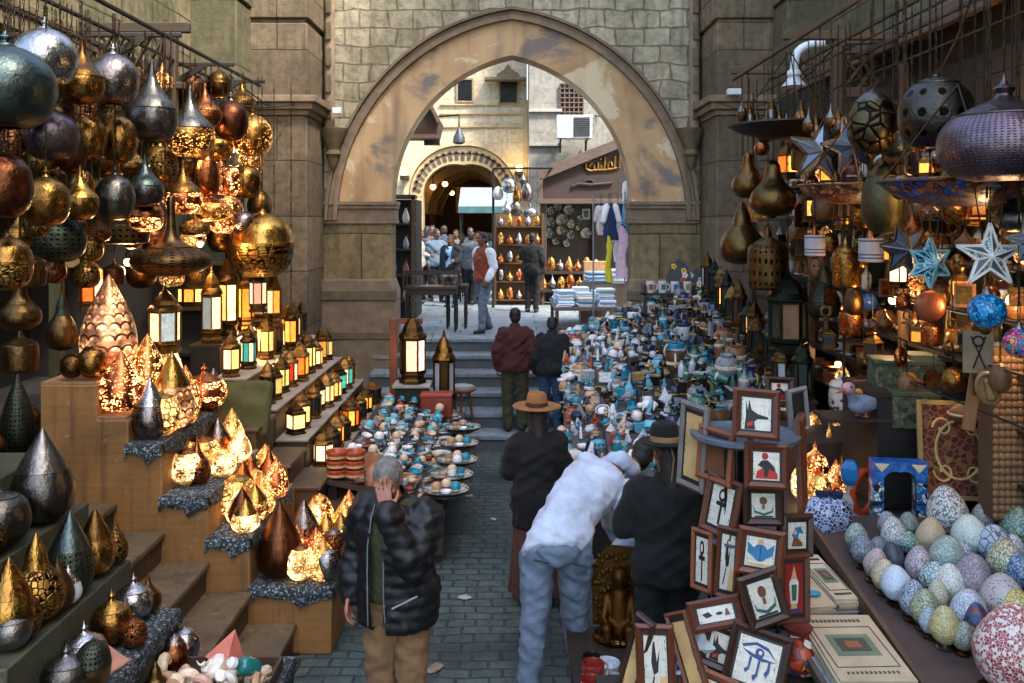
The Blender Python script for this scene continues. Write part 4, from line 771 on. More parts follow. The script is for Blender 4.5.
# second brown stair block and the green cushion
p2 = [(190, 432), (256, 432), (256, 468), (288, 468), (288, 490), (318, 490), (318, 514), (354, 514)]; Y2 = 8.1; K2 = Y2/F
pts2 = [((a-512)*K2, HC-(b-YH)*K2) for a, b in p2]; ps = thing('wooden_stair', 'second narrow brown stair behind the ochre plinth', 'stairs', (-2.2, Y2, 0)); MO2 = Matrix.Translation((2.2, -Y2, 0))
m = MB(); m.M = MO2; m.prism(pts2+[(pts2[-1][0], 0), (pts2[0][0], 0)], Y2, Y2+.62); m.build('block', scuffed('#4d3a24', '#7a6244', '#1c140a'), ps, .01); m = MB(); m.M = MO2
for i in range(0, 8, 2): m.bb(pts2[i][0], pts2[i+1][0]+.03, Y2-.03, Y2+.62, pts2[i][1]+.002, pts2[i][1]+.035)
m.build('tread', wood('#5a452e', .6, 'Y'), ps, .008)
cu = thing('green_cushion', 'olive green quilted cushion leaning in front of the lantern stand', 'cushion', (X(243, 8.3), 8.33, pts2[0][1]+.17), (R(-18), 0, R(-6))); m = MB(); m.box(0, 0, 0, .5, .09, .48)
me = remeshed(m, .03, 3); warp(me, lambda v, n: .03*math.exp(-((v.x/.2)**2+(v.z/.2)**2))+.012*math.sin(v.z*26+v.x*6)*(abs(v.x) < .22)); put('cover', me, cu); me.materials.append(plain('#4a4a26', .9, 0, .3, 8)); m = MB(); m.tube([(-.24, 0, -.23), (.24, 0, -.23), (.24, 0, .23), (-.24, 0, .23), (-.24, 0, -.23)], .012, 6); m.build('piping', plain('#33341c', .9), cu)
# ---- wooden stairs up to the shop
sw = thing('wooden_stairs', 'worn wooden steps rising left between the lamp plinths', 'stairs', (-2, 6.1, 0)); ED = [(-1.58, .24), (-1.91, .47), (-2.22, .69), (-2.55, .91), (-2.9, 1.12)]
for i, (x, z) in enumerate(ED):
    x1 = ED[i+1][0] if i < 4 else -4.5
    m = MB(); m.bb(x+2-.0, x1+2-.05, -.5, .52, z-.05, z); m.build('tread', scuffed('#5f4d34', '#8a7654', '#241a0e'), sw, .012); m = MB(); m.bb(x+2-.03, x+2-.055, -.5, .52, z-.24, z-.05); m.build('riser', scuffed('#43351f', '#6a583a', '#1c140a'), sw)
m = MB(); m.bb(-1.58+2.02, -4.5+2, .505, .519, 0, .02); m.build('skirt', DARKWOODX, sw)
# ---- near stepped plinth
STN = [(-3.7, -2.86, 1.76), (-2.86, -2.62, 1.45), (-2.62, -2.36, 1.1), (-2.36, -2.06, .8), (-2.06, -1.35, .5)]; YN0, YN1 = 4.2, 5.58
pn_ = thing('stepped_plinth', 'dark cloth-covered stepped plinth with pewter and brass vases, nearest the viewer', 'plinth', (-2.4, 5, 0)); q = [(STN[0][0], 0)]
for x0, x1, z in STN: q += [(x0, z), (x1, z)]
q.append((STN[-1][1], 0)); m = MB(); m.M = Matrix.Translation((2.4, -5, 0)); m.prism(q, YN0, YN1); m.build('block', scuffed('#3a3a28', '#5f5a40', '#16140c'), pn_, .01)
for i, (x0, x1, z) in enumerate(STN[1:]):
    if i < 2: continue
    o = thing('patterned_cloth', f'black and white patterned cloth over the {["top","second","third","lowest"][i]} step of the nearest plinth', 'cloth', (0, 0, 0), group='cloths on the nearest plinth'); m = MB(); dd = .09; xx = x1-.02
    vs = []; n = 14
    for j, (x, zz) in enumerate([(x0+.03, z+.006), (xx-.02, z+.007), (x1+.012, z+.004), (x1+.02, z-dd*.6), (x1+.016, z-dd)]):
        for k in range(n+1):
            t = k/n; vs.append((x+(.012*math.sin(t*30+j) if j > 2 else 0), YN0+.05+(YN1-YN0-.08)*t, zz+(.02*math.sin(t*22) if j == 4 else 0)))
    fs = [(j*(n+1)+k, (j+1)*(n+1)+k, (j+1)*(n+1)+k+1, j*(n+1)+k+1) for j in range(4) for k in range(n)]; N = len(vs); vs += [(x-.004, y, zz-.004) for x, y, zz in vs]; fs = fs+[tuple(a+N for a in f[::-1]) for f in fs]; m.add(vs, fs); m.build('cloth', PATT, o)
for a in (
 (6, 404, 484, 52, 'drop', BRE, BR, 'engraved brass teardrop vase cut by the left edge'), (38, 430, 522, 60, 'drop', PEW, SILD, 'big dark pewter teardrop lamp on the top step'), (2, 492, 548, 56, 'ball', PEW, PEW, 'dark pewter ball lamp at the left edge'), (70, 513, 596, 46, 'drop', GREENB, STEEL, 'dark green pierced teardrop lamp'), (95, 510, 576, 38, 'drop', BR, BRD, 'bronze engraved teardrop lamp behind the green one'),
 (36, 535, 622, 54, 'gourd', GOLDE, GOLD, 'gold gourd vase with raised scrollwork'), (9, 560, 644, 50, 'drop', GOLD, BR, 'bright gold teardrop lamp with a curved handle line'), (103, 568, 605, 26, 'drop', GLASSW, SIL, 'pale clear glass onion lamp behind the silver dome'), (126, 574, 620, 38, 'squat', SIL, SIL, 'silver dome lamp with a pointed finial on the third step'), (108, 590, 644, 40, 'squat', BR, GOLD, 'shiny brass onion lamp between two silver domes'), (78, 622, 676, 46, 'squat', SIL, SIL, 'polished silver dome lamp in front of the brass onion'), (52, 646, 696, 48, 'squat', PEW, SILD, 'dark pewter dome lamp lowest at the left'), (181, 620, 656, 30, 'ball', SIL, SIL, 'silver ball lamp with finial near the wooden steps'), (163, 636, 676, 26, 'egg', COP, VIO, 'pink copper egg lamp beside the silver ball'), (129, 640, 690, 34, 'urn', BRONZE, GREENB, 'dark bronze covered jar on the lowest step'), (146, 664, 704, 30, 'gourd', BRONZE, BRONZE, 'dark gourd vase at the bottom edge'),
): tl(*a, steps=STN, y0=YN0, y1=YN1, dz=.008, grp='lamps and vases on the nearest plinth')
p = stand(104, 668, STN, YN0, YN1); o = thing('pink_pyramid', 'small pale pink stone pyramid beside the polished silver dome', 'pyramid', p+V((.0, 0, .01)), (0, 0, .5)); m = MB(); m.lathe([(.13, 0), (.001, .13)], 4); m.build('stone', plain('#c98e7a', .6), o); m = MB(); m.box(0, 0, .003, .2, .2, .008, R(45)); m.build('base', plain('#9c6c5c', .6), o)
o = thing('white_stone', 'bluish white rough stone at the bottom left corner', 'stone', at(18, 676, 4.75)); m = MB(); m.ball((0, 0, 0), .13, .12, .12, 20, 14); me = m.mesh('stone', plain('#a9aec4', .6)); warp(me, lambda v, n: .03*noise.noise(v*14)); put('stone', me, o)
# shells and trinkets on the low tray
ty = thing('shell_tray', 'low wooden tray heaped with pale sea shells at the foot of the steps', 'tray', (-1.72, 4.95, .51)); m = MB(); m.bb(-.33, .33, -.4, .42, 0, .03); m.build('base', wood('#3d2c1c', .7, 'X'), ty); m = MB(); m.bb(-.35, -.33, -.42, .44, 0, .08); m.bb(.33, .35, -.42, .44, 0, .08); m.bb(-.33, .33, -.42, -.4, 0, .08); m.bb(-.33, .33, .42, .44, 0, .08); m.build('rim', wood('#4b3622', .7, 'X'), ty)
SHC = [('#d8c0a2', 'cream'), ('#c99e86', 'pinkish'), ('#e0d6c4', 'white'), ('#b08a6a', 'tan')]
for i in range(26):
    c = i % 4; u, v_ = (i % 5-2)*.13+rnd.uniform(-.03, .03), (i//5-2.4)*.15+rnd.uniform(-.03, .03); s_ = rnd.uniform(.07, .1)
    m = MB(); L = []
    for j in range(60): a = j*.32; r = s_*(.06+.94*(j/60)**1.6); L.append((r*math.cos(a)*.7, r*math.sin(a)*.7, s_*1.4*(1-(j/60)**.8)))
    m.tube(L, [s_*(.03+.42*(j/60)**1.3) for j in range(60)], 8)
    o = m.build('sea_shell', plain(SHC[c][0], .45, 0, .3, 20), None); o.location = (-1.72+u, 4.95+v_, .545+rnd.uniform(.03, .07)); o.rotation_euler = (rnd.uniform(0, 6), rnd.uniform(0, 6), rnd.uniform(0, 6)); tag(o, f'{SHC[c][1]} spiral sea shell, {ORD[i//5]} tray row, {ORD[i%5]} from the left', 'shell', 'sea shells on the low tray')
o = thing('pink_pyramid', 'rose pink stone pyramid standing on the shell tray', 'pyramid', (-1.68, 5.28, .62), (0, .3, .3)); m = MB(); m.lathe([(.12, 0), (.001, .18)], 4); m.build('stone', plain('#c4705c', .5), o)
o = thing('teal_bottle', 'small teal glass bottle with a white cap lying on the shells', 'bottle', (-1.45, 5.1, .66), (R(60), 0, R(-40))); m = MB(); m.lathe(catmull([(.045, 0), (.05, .03), (.05, .1), (.03, .13), (.025, .16)], 3), 16); m.build('glass', plain('#1f6a68', .15), o); m = MB(); m.lathe([(.03, .161), (.03, .19), (.02, .2)], 12); m.build('cap', plain('#dfe3e0', .4), o)
for i, (u, v_) in enumerate(((.12, .0), (.28, .14))):
    o = thing('green_dish', ['pale pink', 'teal green'][i]+' scalloped shell dish beside the tray', 'dish', (-1.5+u*.6, 4.72+v_, .6 if i == 0 else .55)); m = MB(); m.lathe([(.001, 0), (.05, .0), (.1, .03), (.12, .06), (.11, .055), (.05, .015), (.001, .012)], 20); m.build('dish', plain(['#c0947f', '#2c6e62'][i], .3), o)
# ---- tiered lantern stand
TI = [(-2.02, -1.74, .72), (-2.32, -2.02, 1.02), (-2.62, -2.32, 1.32), (-2.95, -2.62, 1.62)]; yl0, yl1 = 8.85, 12.2
ls2 = thing('lantern_stand', 'tiered white-edged stand full of coloured lit lanterns', 'stand', (-2.3, yl0, 0))
for i, (x0, x1, z) in enumerate(TI):
    m = MB(); m.bb(x0+2.3, x1+2.3, 0, yl1-yl0, z-.3 if i else 0, z); m.build('tier', wood('#4a3624', .7, 'Y'), ls2); m = MB(); m.bb(x0+2.3+.002, x1+2.32, -.03, yl1-yl0, z+.002, z+.025); m.build('shelf', plain('#8d8478', .6), ls2, .005)
m = MB(); m.bb(-.66, .55, .02, yl1-yl0-.02, 0, .41); m.build('base', DARKWOODY, ls2)
PS = [([G_W, G_Y], 'cream'), ([G_R, G_W, G_Y], 'red and cream'), ([G_T, G_W], 'teal and cream'), ([G_A], 'amber'), ([G_P, G_W], 'pink'), ([G_O, G_A], 'orange'), ([G_T, G_G, G_Y], 'teal and green'), ([G_Y], 'yellow'), ([G_B, G_W], 'pale blue'), ([GLASS], 'unlit'), ([G_W], 'white')]
PT = [[10, 9, 3, 9, 5, 9, 9, 3, 9], [0, 7, 9, 2, 0, 7, 6, 2, 9], [9, 0, 7, 1, 5, 7, 0, 3, 6], [0, 2, 8, 7, 9, 4, 3, 4, 9]]
for ti, (x0, x1, z) in enumerate(TI):
    for j, c in enumerate(PT[ti]):
        w = rnd.uniform(.15, .25); h = rnd.uniform(.85, 1.15)* [rnd.uniform(.30, .38), rnd.uniform(.36, .44), rnd.uniform(.4, .48), rnd.uniform(.44, .6)][ti]
        lantern(((x0+x1)/2+rnd.uniform(-.03, .03), yl0+.16+j*.365+rnd.uniform(-.09, .09), z+.028), w, h, [LF, LFD, LF][(j+ti) % 3], PS[c][0], f'{PS[c][1]} paned lantern, {ORD[j]} along the {["lowest","second","third","top"][ti]} tier of the lantern stand', [6, 8, 4][(j+ti*2) % 3], group='lanterns on the tiered stand')
for i, (u, y, h, c) in enumerate(((.0, 9.35, .8, 8), (.0, 9.9, .95, 0), (0, 10.5, .8, 3), (0, 11.1, .7, 4))):
    bs = thing('plinth_box', f'dark wooden box raising a tall lantern behind the top tier, {ORD[i]} from the near end', 'box', (-3.12, y, 1.2), group='boxes behind the lantern stand'); m = MB(); m.bb(-.15, .15, -.2, .2, -1.2, .7); m.build('body', DARKWOOD, bs); m = MB(); m.bb(-.16, .16, -.21, .21, .702, .73); m.build('lid', DARKWOODX, bs)
    lantern((-3.12, y, 1.935), .24, h, LFD if i % 2 else LF, PS[c][0], f'tall {PS[c][1]} paned lantern on a box behind the stand, {ORD[i]} from the front', 6, group='tall lanterns behind the stand')
# dark panel added under the pilaster to darken the shop end
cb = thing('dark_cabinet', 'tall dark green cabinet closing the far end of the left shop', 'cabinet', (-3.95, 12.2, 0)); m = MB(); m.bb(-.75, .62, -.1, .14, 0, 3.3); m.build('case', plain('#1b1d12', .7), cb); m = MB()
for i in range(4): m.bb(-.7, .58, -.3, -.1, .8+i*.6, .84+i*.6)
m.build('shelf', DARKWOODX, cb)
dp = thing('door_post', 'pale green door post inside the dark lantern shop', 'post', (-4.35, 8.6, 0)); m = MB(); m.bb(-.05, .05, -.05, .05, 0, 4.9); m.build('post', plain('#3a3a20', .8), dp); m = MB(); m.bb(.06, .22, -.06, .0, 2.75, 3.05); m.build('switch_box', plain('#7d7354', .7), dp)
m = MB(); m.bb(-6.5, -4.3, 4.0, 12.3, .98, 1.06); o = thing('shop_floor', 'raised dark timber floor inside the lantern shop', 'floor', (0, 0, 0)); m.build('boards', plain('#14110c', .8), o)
# ---- pottery table in the lane
pt = thing('pottery_table', 'low sloping table heaped with painted pottery before the steps', 'table', (-1.2, 8.35, 0)); PX0, PX1, PY0, PY1 = -1.74, -.64, 8.35, 12.3
def pz(x): return .56+(PX1-x)*.22
m = MB(); m.add([(x+1.2, y-8.35, pz(x)+dz) for dz in (-.05, 0) for y in (PY0, PY1) for x in (PX0, PX1)], [(0, 2, 3, 1), (4, 5, 7, 6), (0, 1, 5, 4), (2, 6, 7, 3), (0, 4, 6, 2), (1, 3, 7, 5)]); m.build('tabletop', wood('#3b2c1e', .7, 'Y'), pt)
for x in (PX0+.06, PX1-.06):
    for y in (PY0+.1, PY1-.1): MB().bb(x+1.16, x+1.24, y-8.39, y-8.31, 0, pz(x)-.06).build('leg', DARKWOOD, pt)
m = MB(); m.bb(-.54, .56, -.02, -.005, .1, .5); m.build('skirt', plain('#2a2118', .8), pt)
TC = {'turquoise': '#1a8098', 'sky blue': '#5ba4ba', 'white': '#ebe7df', 'cream': '#cbb294', 'terracotta': '#a2492c', 'sand': '#a98560', 'navy': '#22344f', 'pink': '#b9867c', 'black': '#1d1b1a', 'green': '#3c6b5a', 'grey': '#7f8284', 'gold': '#94713a', 'red': '#8c2c22', 'silver': '#b4bac0', 'rust': '#6f3420'}
TS = {'bowl': [(.25, 0), (.3, .03), (.46, .2), (.52, .42), (.48, .41), (.38, .18), (.001, .08)], 'jar': [(.3, 0), (.46, .2), (.5, .5), (.4, .78), (.25, .88), (.28, .96), (.2, .95), (.001, .8)], 'jug': [(.26, 0), (.46, .25), (.42, .55), (.22, .8), (.2, 1.0), (.28, 1.12), (.22, 1.1), (.001, .9)], 'cup': [(.3, 0), (.34, .03), (.4, .4), (.42, .8), (.38, .8), (.34, .2), (.001, .1)], 'egg cup': [(.3, 0), (.12, .15), (.12, .35), (.4, .55), (.42, .85), (.36, .82), (.001, .6)], 'pyramid': None, 'cat': None, 'bust': None, 'obelisk': None, 'scarab': None, 'ball': [(.001, 0), (.3, .06), (.48, .3), (.5, .5), (.45, .75), (.25, .96), (.001, 1)], 'bottle': [(.3, 0), (.32, .1), (.32, .9), (.14, 1.15), (.12, 1.5), (.16, 1.55), (.001, 1.55)], 'box': None, 'plate': [(.001, .03), (.5, .06), (.72, .16), (.75, .15), (.5, .02), (.001, 0)]}
TM = {}
def trinket_mesh(kind, c, part=0):
    k = (kind, c, part)
    if k in TM: return TM[k]
    m = MB(); hx = TC[c]
    base = plain(hx, .16 if c in ('navy', 'black', 'green') else .38, 0, .45, 9, .08); acc = plain({'turquoise': '#c8b89a', 'white': '#37566e', 'cream': '#7a3d28', 'terracotta': '#c09a70', 'navy': '#b09248', 'black': '#a8853c'}.get(c, '#d0c4ae'), .4)
    if part == 1:                                       # painted band, handle, ears, pedestal
        if kind in ('bowl', 'jar', 'jug', 'cup', 'ball', 'bottle', 'egg cup'):
            pr_ = TS[kind]; r, z = pr_[2]; m.lathe([(r-.03, z-.12), (r+.012, z-.1), (r+.015, z+.02), (r-.02, z+.05)], 14, caps=False)
            if kind in ('jug', 'cup'): m.tube([(.36*math.cos(a)+.34 if 0 else .36+.26*math.cos(a), 0, .5+.3*math.sin(a)) for a in [-1.3+2.6*i/7 for i in range(8)]], .05, 6)
        elif kind == 'plate': m.lathe([(.52, .075), (.6, .115), (.66, .15)], 18, caps=False)
        else: m.box(0, 0, -.0+.05, .62, .5, .1)
        TM[k] = m.mesh('band', acc); return TM[k]
    if kind in TS and TS[kind]: m.lathe(catmull(TS[kind], 2), 16)
    elif kind == 'pyramid': m.lathe([(.55, .1), (.001, .95)], 4, a0=PI/4)
    elif kind == 'obelisk': m.lathe([(.24, .1), (.15, 1.4), (.001, 1.62)], 4, a0=PI/4)
    elif kind == 'scarab': m.ball((0, 0, .3), .4, .52, .24); m.ball((0, -.5, .26), .22, .2, .16); [m.bar((s*.3, y, .25), (s*.55, y-.1, .1), .07, .07) for s in (-1, 1) for y in (-.3, 0, .3)]
    elif kind == 'cat': m.cap((0, .12, .3), (0, -.04, .8), .3, .17); m.ball((0, -.1, 1.06), .19, .2, .18); [m.cap((s*.1, -.1, 1.18), (s*.13, -.08, 1.36), .07, .015, 8) for s in (-1, 1)]; [m.cap((s*.11, -.2, .15), (s*.09, -.14, .7), .07, .07, 8) for s in (-1, 1)]; m.cap((0, -.24, 1.02), (0, -.3, 1.0), .08, .05, 8)
    elif kind == 'bust': m.cap((0, 0, .16), (0, 0, .5), .3, .15); m.ball((0, -.02, .85), .19, .2, .24); m.cap((0, .08, 1.0), (0, .22, 1.3), .22, .18); m.ball((0, -.21, .82), .05, .05, .06); [m.cap((s*.2, .02, .92), (s*.26, -.05, .45), .09, .12, 8) for s in (-1, 1)]
    elif kind == 'box': m.box(0, 0, .34, .8, .6, .48); m.box(0, 0, .61, .84, .64, .07)
    TM[k] = m.mesh(kind.replace(' ', '_'), base); return TM[k]
def trinket(kind, c, p, s, label, group, rz=None, tilt=0):
    o = thing({'cat': 'cat_figurine', 'bust': 'souvenir_bust', 'pyramid': 'toy_pyramid', 'obelisk': 'toy_obelisk', 'scarab': 'scarab_figurine', 'ball': 'ceramic_ball', 'box': 'trinket_box'}.get(kind, kind.replace(' ', '_')), label, {'cat': 'figurine', 'bust': 'figurine', 'scarab': 'figurine', 'pyramid': 'figurine', 'obelisk': 'figurine', 'ball': 'ball', 'egg cup': 'cup'}.get(kind, kind), p, (tilt, 0, rnd.uniform(0, 6.3) if rz is None else rz), group)
    put('body', trinket_mesh(kind, c), o, sc=s); put('band' if kind not in ('cat', 'bust', 'pyramid', 'obelisk', 'scarab', 'box') else 'base', trinket_mesh(kind, c, 1), o, sc=s); return o
for r_ in range(6):
    nn = 30
    for j in range(nn):
        u = (r_+.5)/6; x = PX1-.08-u*(PX1-PX0-.14)+rnd.uniform(-.03, .03); y = PY0+.12+j*(PY1-PY0-.2)/nn+rnd.uniform(-.04, .04)
        kd = rnd.choice(['bowl', 'bowl', 'jar', 'jug', 'cup', 'ball', 'plate', 'cat', 'scarab', 'pyramid', 'egg cup']); c = rnd.choice(['turquoise', 'turquoise', 'turquoise', 'sky blue', 'sky blue', 'white', 'grey', 'sand', 'rust', 'cream', 'cream', 'terracotta', 'sand', 'navy', 'pink', 'grey'])
        if r_ == 0: kd = rnd.choice(['plate', 'bowl', 'plate'])
        s_ = rnd.uniform(.08, .14)*(1.2 if kd in ('bowl', 'plate') else 1)
        trinket(kd, c, (x, y, pz(x)+.004+(.03 if r_ % 2 else 0)*0), s_, f'{c} painted {kd}, {ORD[j]} along the {["lane-side","second","third","fourth","fifth","wall-side"][r_]} row of the pottery table', 'pottery on the low table', tilt=rnd.uniform(-.12, .12))
        if rnd.random() < .55 and r_ not in (0,): trinket('bowl' if rnd.random() < .6 else 'ball', rnd.choice(['turquoise', 'sky blue', 'cream', 'white']) if c != 'turquoise' else 'cream', (x+.02, y+.02, pz(x)+s_*.62), s_*.7, f'small {"cream" if c=="turquoise" else "glazed"} piece on the {c} {kd}, {ORD[j]} along the {["lane-side","second","third","fourth","fifth","wall-side"][r_]} row', 'pottery on the low table', tilt=rnd.uniform(-.5, .5))
for i in range(6):
    trinket('bowl', 'terracotta', (-1.64+(i % 2)*.17, 8.42+.0*(i//4), pz(-1.6)+.02+(i//2)*.085), .19, f'terracotta bowl in the {["left","right"][i%2]} stack at the near corner of the pottery table, {["bottom","middle","top"][i//2]} one', 'terracotta bowl stacks')
o = thing('conch_shell', 'large pinkish tan conch shell at the near end of the pottery table', 'shell', (-1.18, 8.5, pz(-1.18)+.11), (R(80), R(20), R(60))); m = MB(); L = []
for j in range(70): a = j*.3; r = .2*(.05+.95*(j/70)**2); L.append((r*math.cos(a)*.6, r*math.sin(a)*.6, .5*(1-(j/70)**.7)-.2))
m.tube(L, [.2*(.04+.55*(j/70)**1.4) for j in range(70)], 10); m.build('shell', plain('#a87656', .45, 0, .35, 9), o)
for i, (x, y) in enumerate(((-.62, 8.45), (-.6, 8.95), (-.58, 9.5), (-.6, 10.2), (-.6, 11.0))):
    o = thing('shell_dish', f'wide pale mosaic dish on the lane edge of the pottery table, {ORD[i]} from the front', 'dish', (x, y, .62), group='wide dishes on the lane edge'); m = MB(); m.lathe([(.001, .01), (.13, .012), (.21, .05), (.22, .06), (.2, .035), (.12, -.012), (.001, -.015)], 24); m.build('dish', mosaic(['#b9b2a6', '#6f675c', '#d3cdc2', '#4f5c66'], 60), o); m = MB(); m.lathe([(.205, .045), (.23, .065), (.215, .04)], 24, caps=False); m.build('rim', BRD, o)
    for j in range(4): trinket(rnd.choice(['bowl', 'ball', 'cup']), ['turquoise', 'cream', 'sand', 'white'][j], (x+.09*math.cos(j*1.6), y+.09*math.sin(j*1.6), .645), .1, f'little {["turquoise","cream","sand","white"][j]} piece lying in the {ORD[i]} wide dish from the near end', 'small pieces in the wide dishes')
# big floor lanterns and the stool
def stand_box(nm, lab, p, sx, sy, h, c):
    o = thing(nm, lab, 'stand', (p[0], p[1], 0)); m = MB(); m.bb(-sx/2+.04, sx/2-.04, -sy/2+.04, sy/2-.04, 0, h-.04); m.build('body', c, o); m = MB(); m.bb(-sx/2, sx/2, -sy/2, sy/2, h-.038, h); m.build('top', plain('#9a9690', .5), o, .006); return o
stand_box('lantern_pedestal', 'white-topped pedestal under the big lit floor lantern', (-1.33, 12.05), .5, .42, 1.02, DARKWOOD)
lantern((-1.33, 12.05, 1.022), .36, .98, LFD, [G_WW, plain('#2e2318', .5), G_WW], 'big floor lantern with two bright white oval panes on the pedestal', 6, roof=LFD, rz=R(-90))
stand_box('lantern_pedestal', 'dark low pedestal under the tall unlit floor lantern', (-.93, 12.3), .34, .34, .62, plain('#1c1814', .7))
lantern((-.93, 12.3, .622), .32, 1.1, LFD, [GLASSW, LFD], 'tall dark unlit floor lantern beside the stone steps', 8, roof=LF)
o = thing('red_cabinet', 'small reddish wooden frame standing behind the lit floor lantern', 'frame', (-1.62, 12.3, 0)); m = MB(); m.bb(-.05, .05, -.05, .05, 0, 1.85); m.build('post', wood('#7a3d1f', .5, 'Z'), o, .01); m = MB(); m.bb(-.06, .4, -.03, .03, 1.78, 1.853); m.build('rail', wood('#7a3d1f', .5, 'X'), o)
o = thing('red_box', 'red lacquered box near the lit floor lantern', 'box', (-.98, 11.75, .8)); m = MB(); m.bb(-.2, .2, -.13, .13, -.15, .1); m.build('body', plain('#7c2d1c', .4), o, .01); m = MB(); m.bb(-.21, .21, -.14, .14, .102, .15); m.build('lid', plain('#8f3a24', .4), o, .01)
o = thing('wooden_stool', 'round wooden stool with a pale seat at the foot of the steps', 'stool', (-.71, 12.75, .208)); m = MB(); m.lathe([(.001, .56), (.16, .56), (.2, .59), (.2, .62), (.17, .645), (.001, .63)], 24); m.build('seat', wood('#8a6444', .5, 'X'), o); m = MB(); m.lathe([(.001, .64), (.14, .642), (.16, .648), (.13, .655), (.001, .652)], 20); m.build('cushion', plain('#8f979a', .6), o)
for i in range(3): a = .5+i*2.09; m = MB(); m.cap((.1*math.cos(a), .1*math.sin(a), .56), (.2*math.cos(a), .2*math.sin(a), .02), .025, .018, 8); m.build('leg', wood('#7a4a2c', .5, 'Z'), o)

for i, (x, y, w, h, shp, mt, lab) in enumerate(((-4.42, 7.55, .34, .6, 'gourd', BRONZE, 'dim bronze gourd vase on the shop floor at the left edge'), (-4.45, 8.1, .3, .75, 'drop', GREENB, 'tall dim green teardrop vase on the shop floor'), (-4.75, 8.7, .36, .5, 'squat', BRONZEE, 'squat bronze vase behind the green teardrop on the shop floor'), (-4.4, 9.3, .3, .85, 'onion', BRONZE, 'tall bronze onion vase beside the pale door post'), (-4.9, 9.9, .4, .6, 'gourd', BRD, 'brown brass gourd vase deep on the shop floor'), (-4.4, 10.6, .32, .7, 'drop', BRONZEE, 'dotted bronze teardrop vase far back on the shop floor'), (-4.4, 7.0, .32, .5, 'ball', PEW, 'dark pewter ball vase nearest on the shop floor'))): lamp((x, y, 1.075), w, h, shp, mt, None, lab, group='vases on the shop floor')

# smaller lamps filling the depth of the left shop
for r_ in range(6):
    for c_ in range(9):
        px = 14+c_*29+(r_ % 2)*14+rnd.uniform(-6, 6); py = 70+r_*38+c_*2.5+rnd.uniform(-8, 8); w = rnd.uniform(20, 32); X0 = -rnd.choice([3.25, 3.45, 3.65]); k_ = (r_*3+c_*5) % 7
        mt = [BRD, BRONZE, COPD, GOLDE, BRE, BR, COPE][k_]; nm = ['brown brass', 'dark bronze', 'dark copper', 'gold pierced', 'engraved brass', 'plain brass', 'engraved copper'][k_]
        if c_ > 4 and (r_+c_) % 5 == 0: mt, nm = L_DOT, 'glowing pierced'
        sh = ['ball', 'egg', 'urn', 'squat', 'onion', 'drum'][(r_+2*c_) % 6]; hang(px, py-w*.62, py+w*.62, w, sh, mt, None, f'small {nm} {sh} lamp deep in the left shop, {ORD[r_]} row and {ORD[c_]} from left', X0=X0)
for i, (x, y, s_) in enumerate(((-.4, 7.6, .06), (-.55, 6.4, .08), (-.2, 9.6, .05), (-.5, 10.4, .06), (-1.0, 7.4, .07), (.05, 8.8, .05), (-.3, 5.9, .06))):
    o = thing('paper_scrap', f'crumpled pale scrap of litter on the paving, {ORD[i]} '+['by the pottery table', 'near the jacketed man', 'in mid lane', 'toward the steps', 'by the plinth', 'near the brown hat', 'in the foreground'][i], 'litter', (x, y, .012), (0, 0, i)); m = MB(); m.ball((0, 0, 0), s_, s_*.6, .012, 9, 6); me = m.mesh('scrap', plain(['#a09a8a', '#8a7a5a', '#b0aca4'][i % 3], .8), 5); warp(me, lambda v, n: .016*noise.noise(v*40)); put('scrap', me, o)

for i, (px, b, w, h, shp, mt, nm) in enumerate(((22, 560, 40, 60, 'onion', BRE, 'engraved brass onion lamp behind the pewter ball'), (55, 548, 30, 46, 'egg', BRONZE, 'dark bronze egg lamp between the pewter ball and green teardrop'), (84, 612, 32, 50, 'drop', BRONZEE, 'dotted bronze drop lamp before the green teardrop'), (64, 640, 30, 44, 'egg', BRE, 'engraved brass egg lamp beside the gold gourd'), (26, 650, 36, 44, 'squat', SILD, 'dull silver dome lamp in front of the gold gourd'), (118, 560, 24, 40, 'drop', BRE, 'small engraved brass drop at the back of the second step'), (148, 612, 26, 40, 'onion', BRD, 'small brown brass onion lamp beside the silver dome'), (140, 648, 26, 36, 'squat', COPE, 'small engraved copper dome lamp above the dark jar'), (10, 690, 40, 44, 'squat', PEW, 'pewter dome lamp at the bottom left corner'))):
    tl(px, b-h, b, w, shp, mt, None, nm, steps=STN, y0=YN0, y1=YN1, dz=.008, grp='lamps and vases on the nearest plinth')
# ================================================== RIGHT: THE SOUVENIR SHOP
rr = thing('hanging_rail', 'dark timber rails carrying the hanging lamps of the right shop', 'rail', (2.9, 7.5, 0)); m = MB()
for x in (-.42, 0, .42): m.bar((x, -3.6, RZ), (x, 2.6, RZ), .035, .04)
m.build('rail', wood('#4a3a2a', .7, 'Y'), rr, .005); m = MB()
for y in (-3.4, -1.2, .6, 2.5): m.bar((-.46, y, RZ+.08), (1.55, y, RZ+.08), .07, .08)
m.build('cross_beam', WEATH, rr, .01)
ab = thing('awning_board', 'weathered sloping awning board along the right house wall', 'awning', (4.0, 5, 0)); m = MB(); m.M = Matrix.Translation((-4.0, -5, 0)); m.add([(3.5, -4.9, 4.86), (4.41, -4.9, 5.3), (4.41, 11, 5.3), (3.5, 11, 4.86), (3.5, -4.9, 4.92), (4.41, -4.9, 5.36), (4.41, 11, 5.36), (3.5, 11, 4.92)], [(0, 3, 2, 1), (4, 5, 6, 7), (0, 1, 5, 4), (3, 7, 6, 2), (0, 4, 7, 3), (1, 2, 6, 5)]); m.build('board', wood('#5d4c3a', .8, 'Y'), ab); m = MB(); m.M = Matrix.Translation((-4.0, -5, 0)); m.bar((3.48, -4.9, 4.84), (3.48, 11, 4.84), .08, .16); m.build('beam', wood('#66523f', .8, 'Y'), ab, .01)
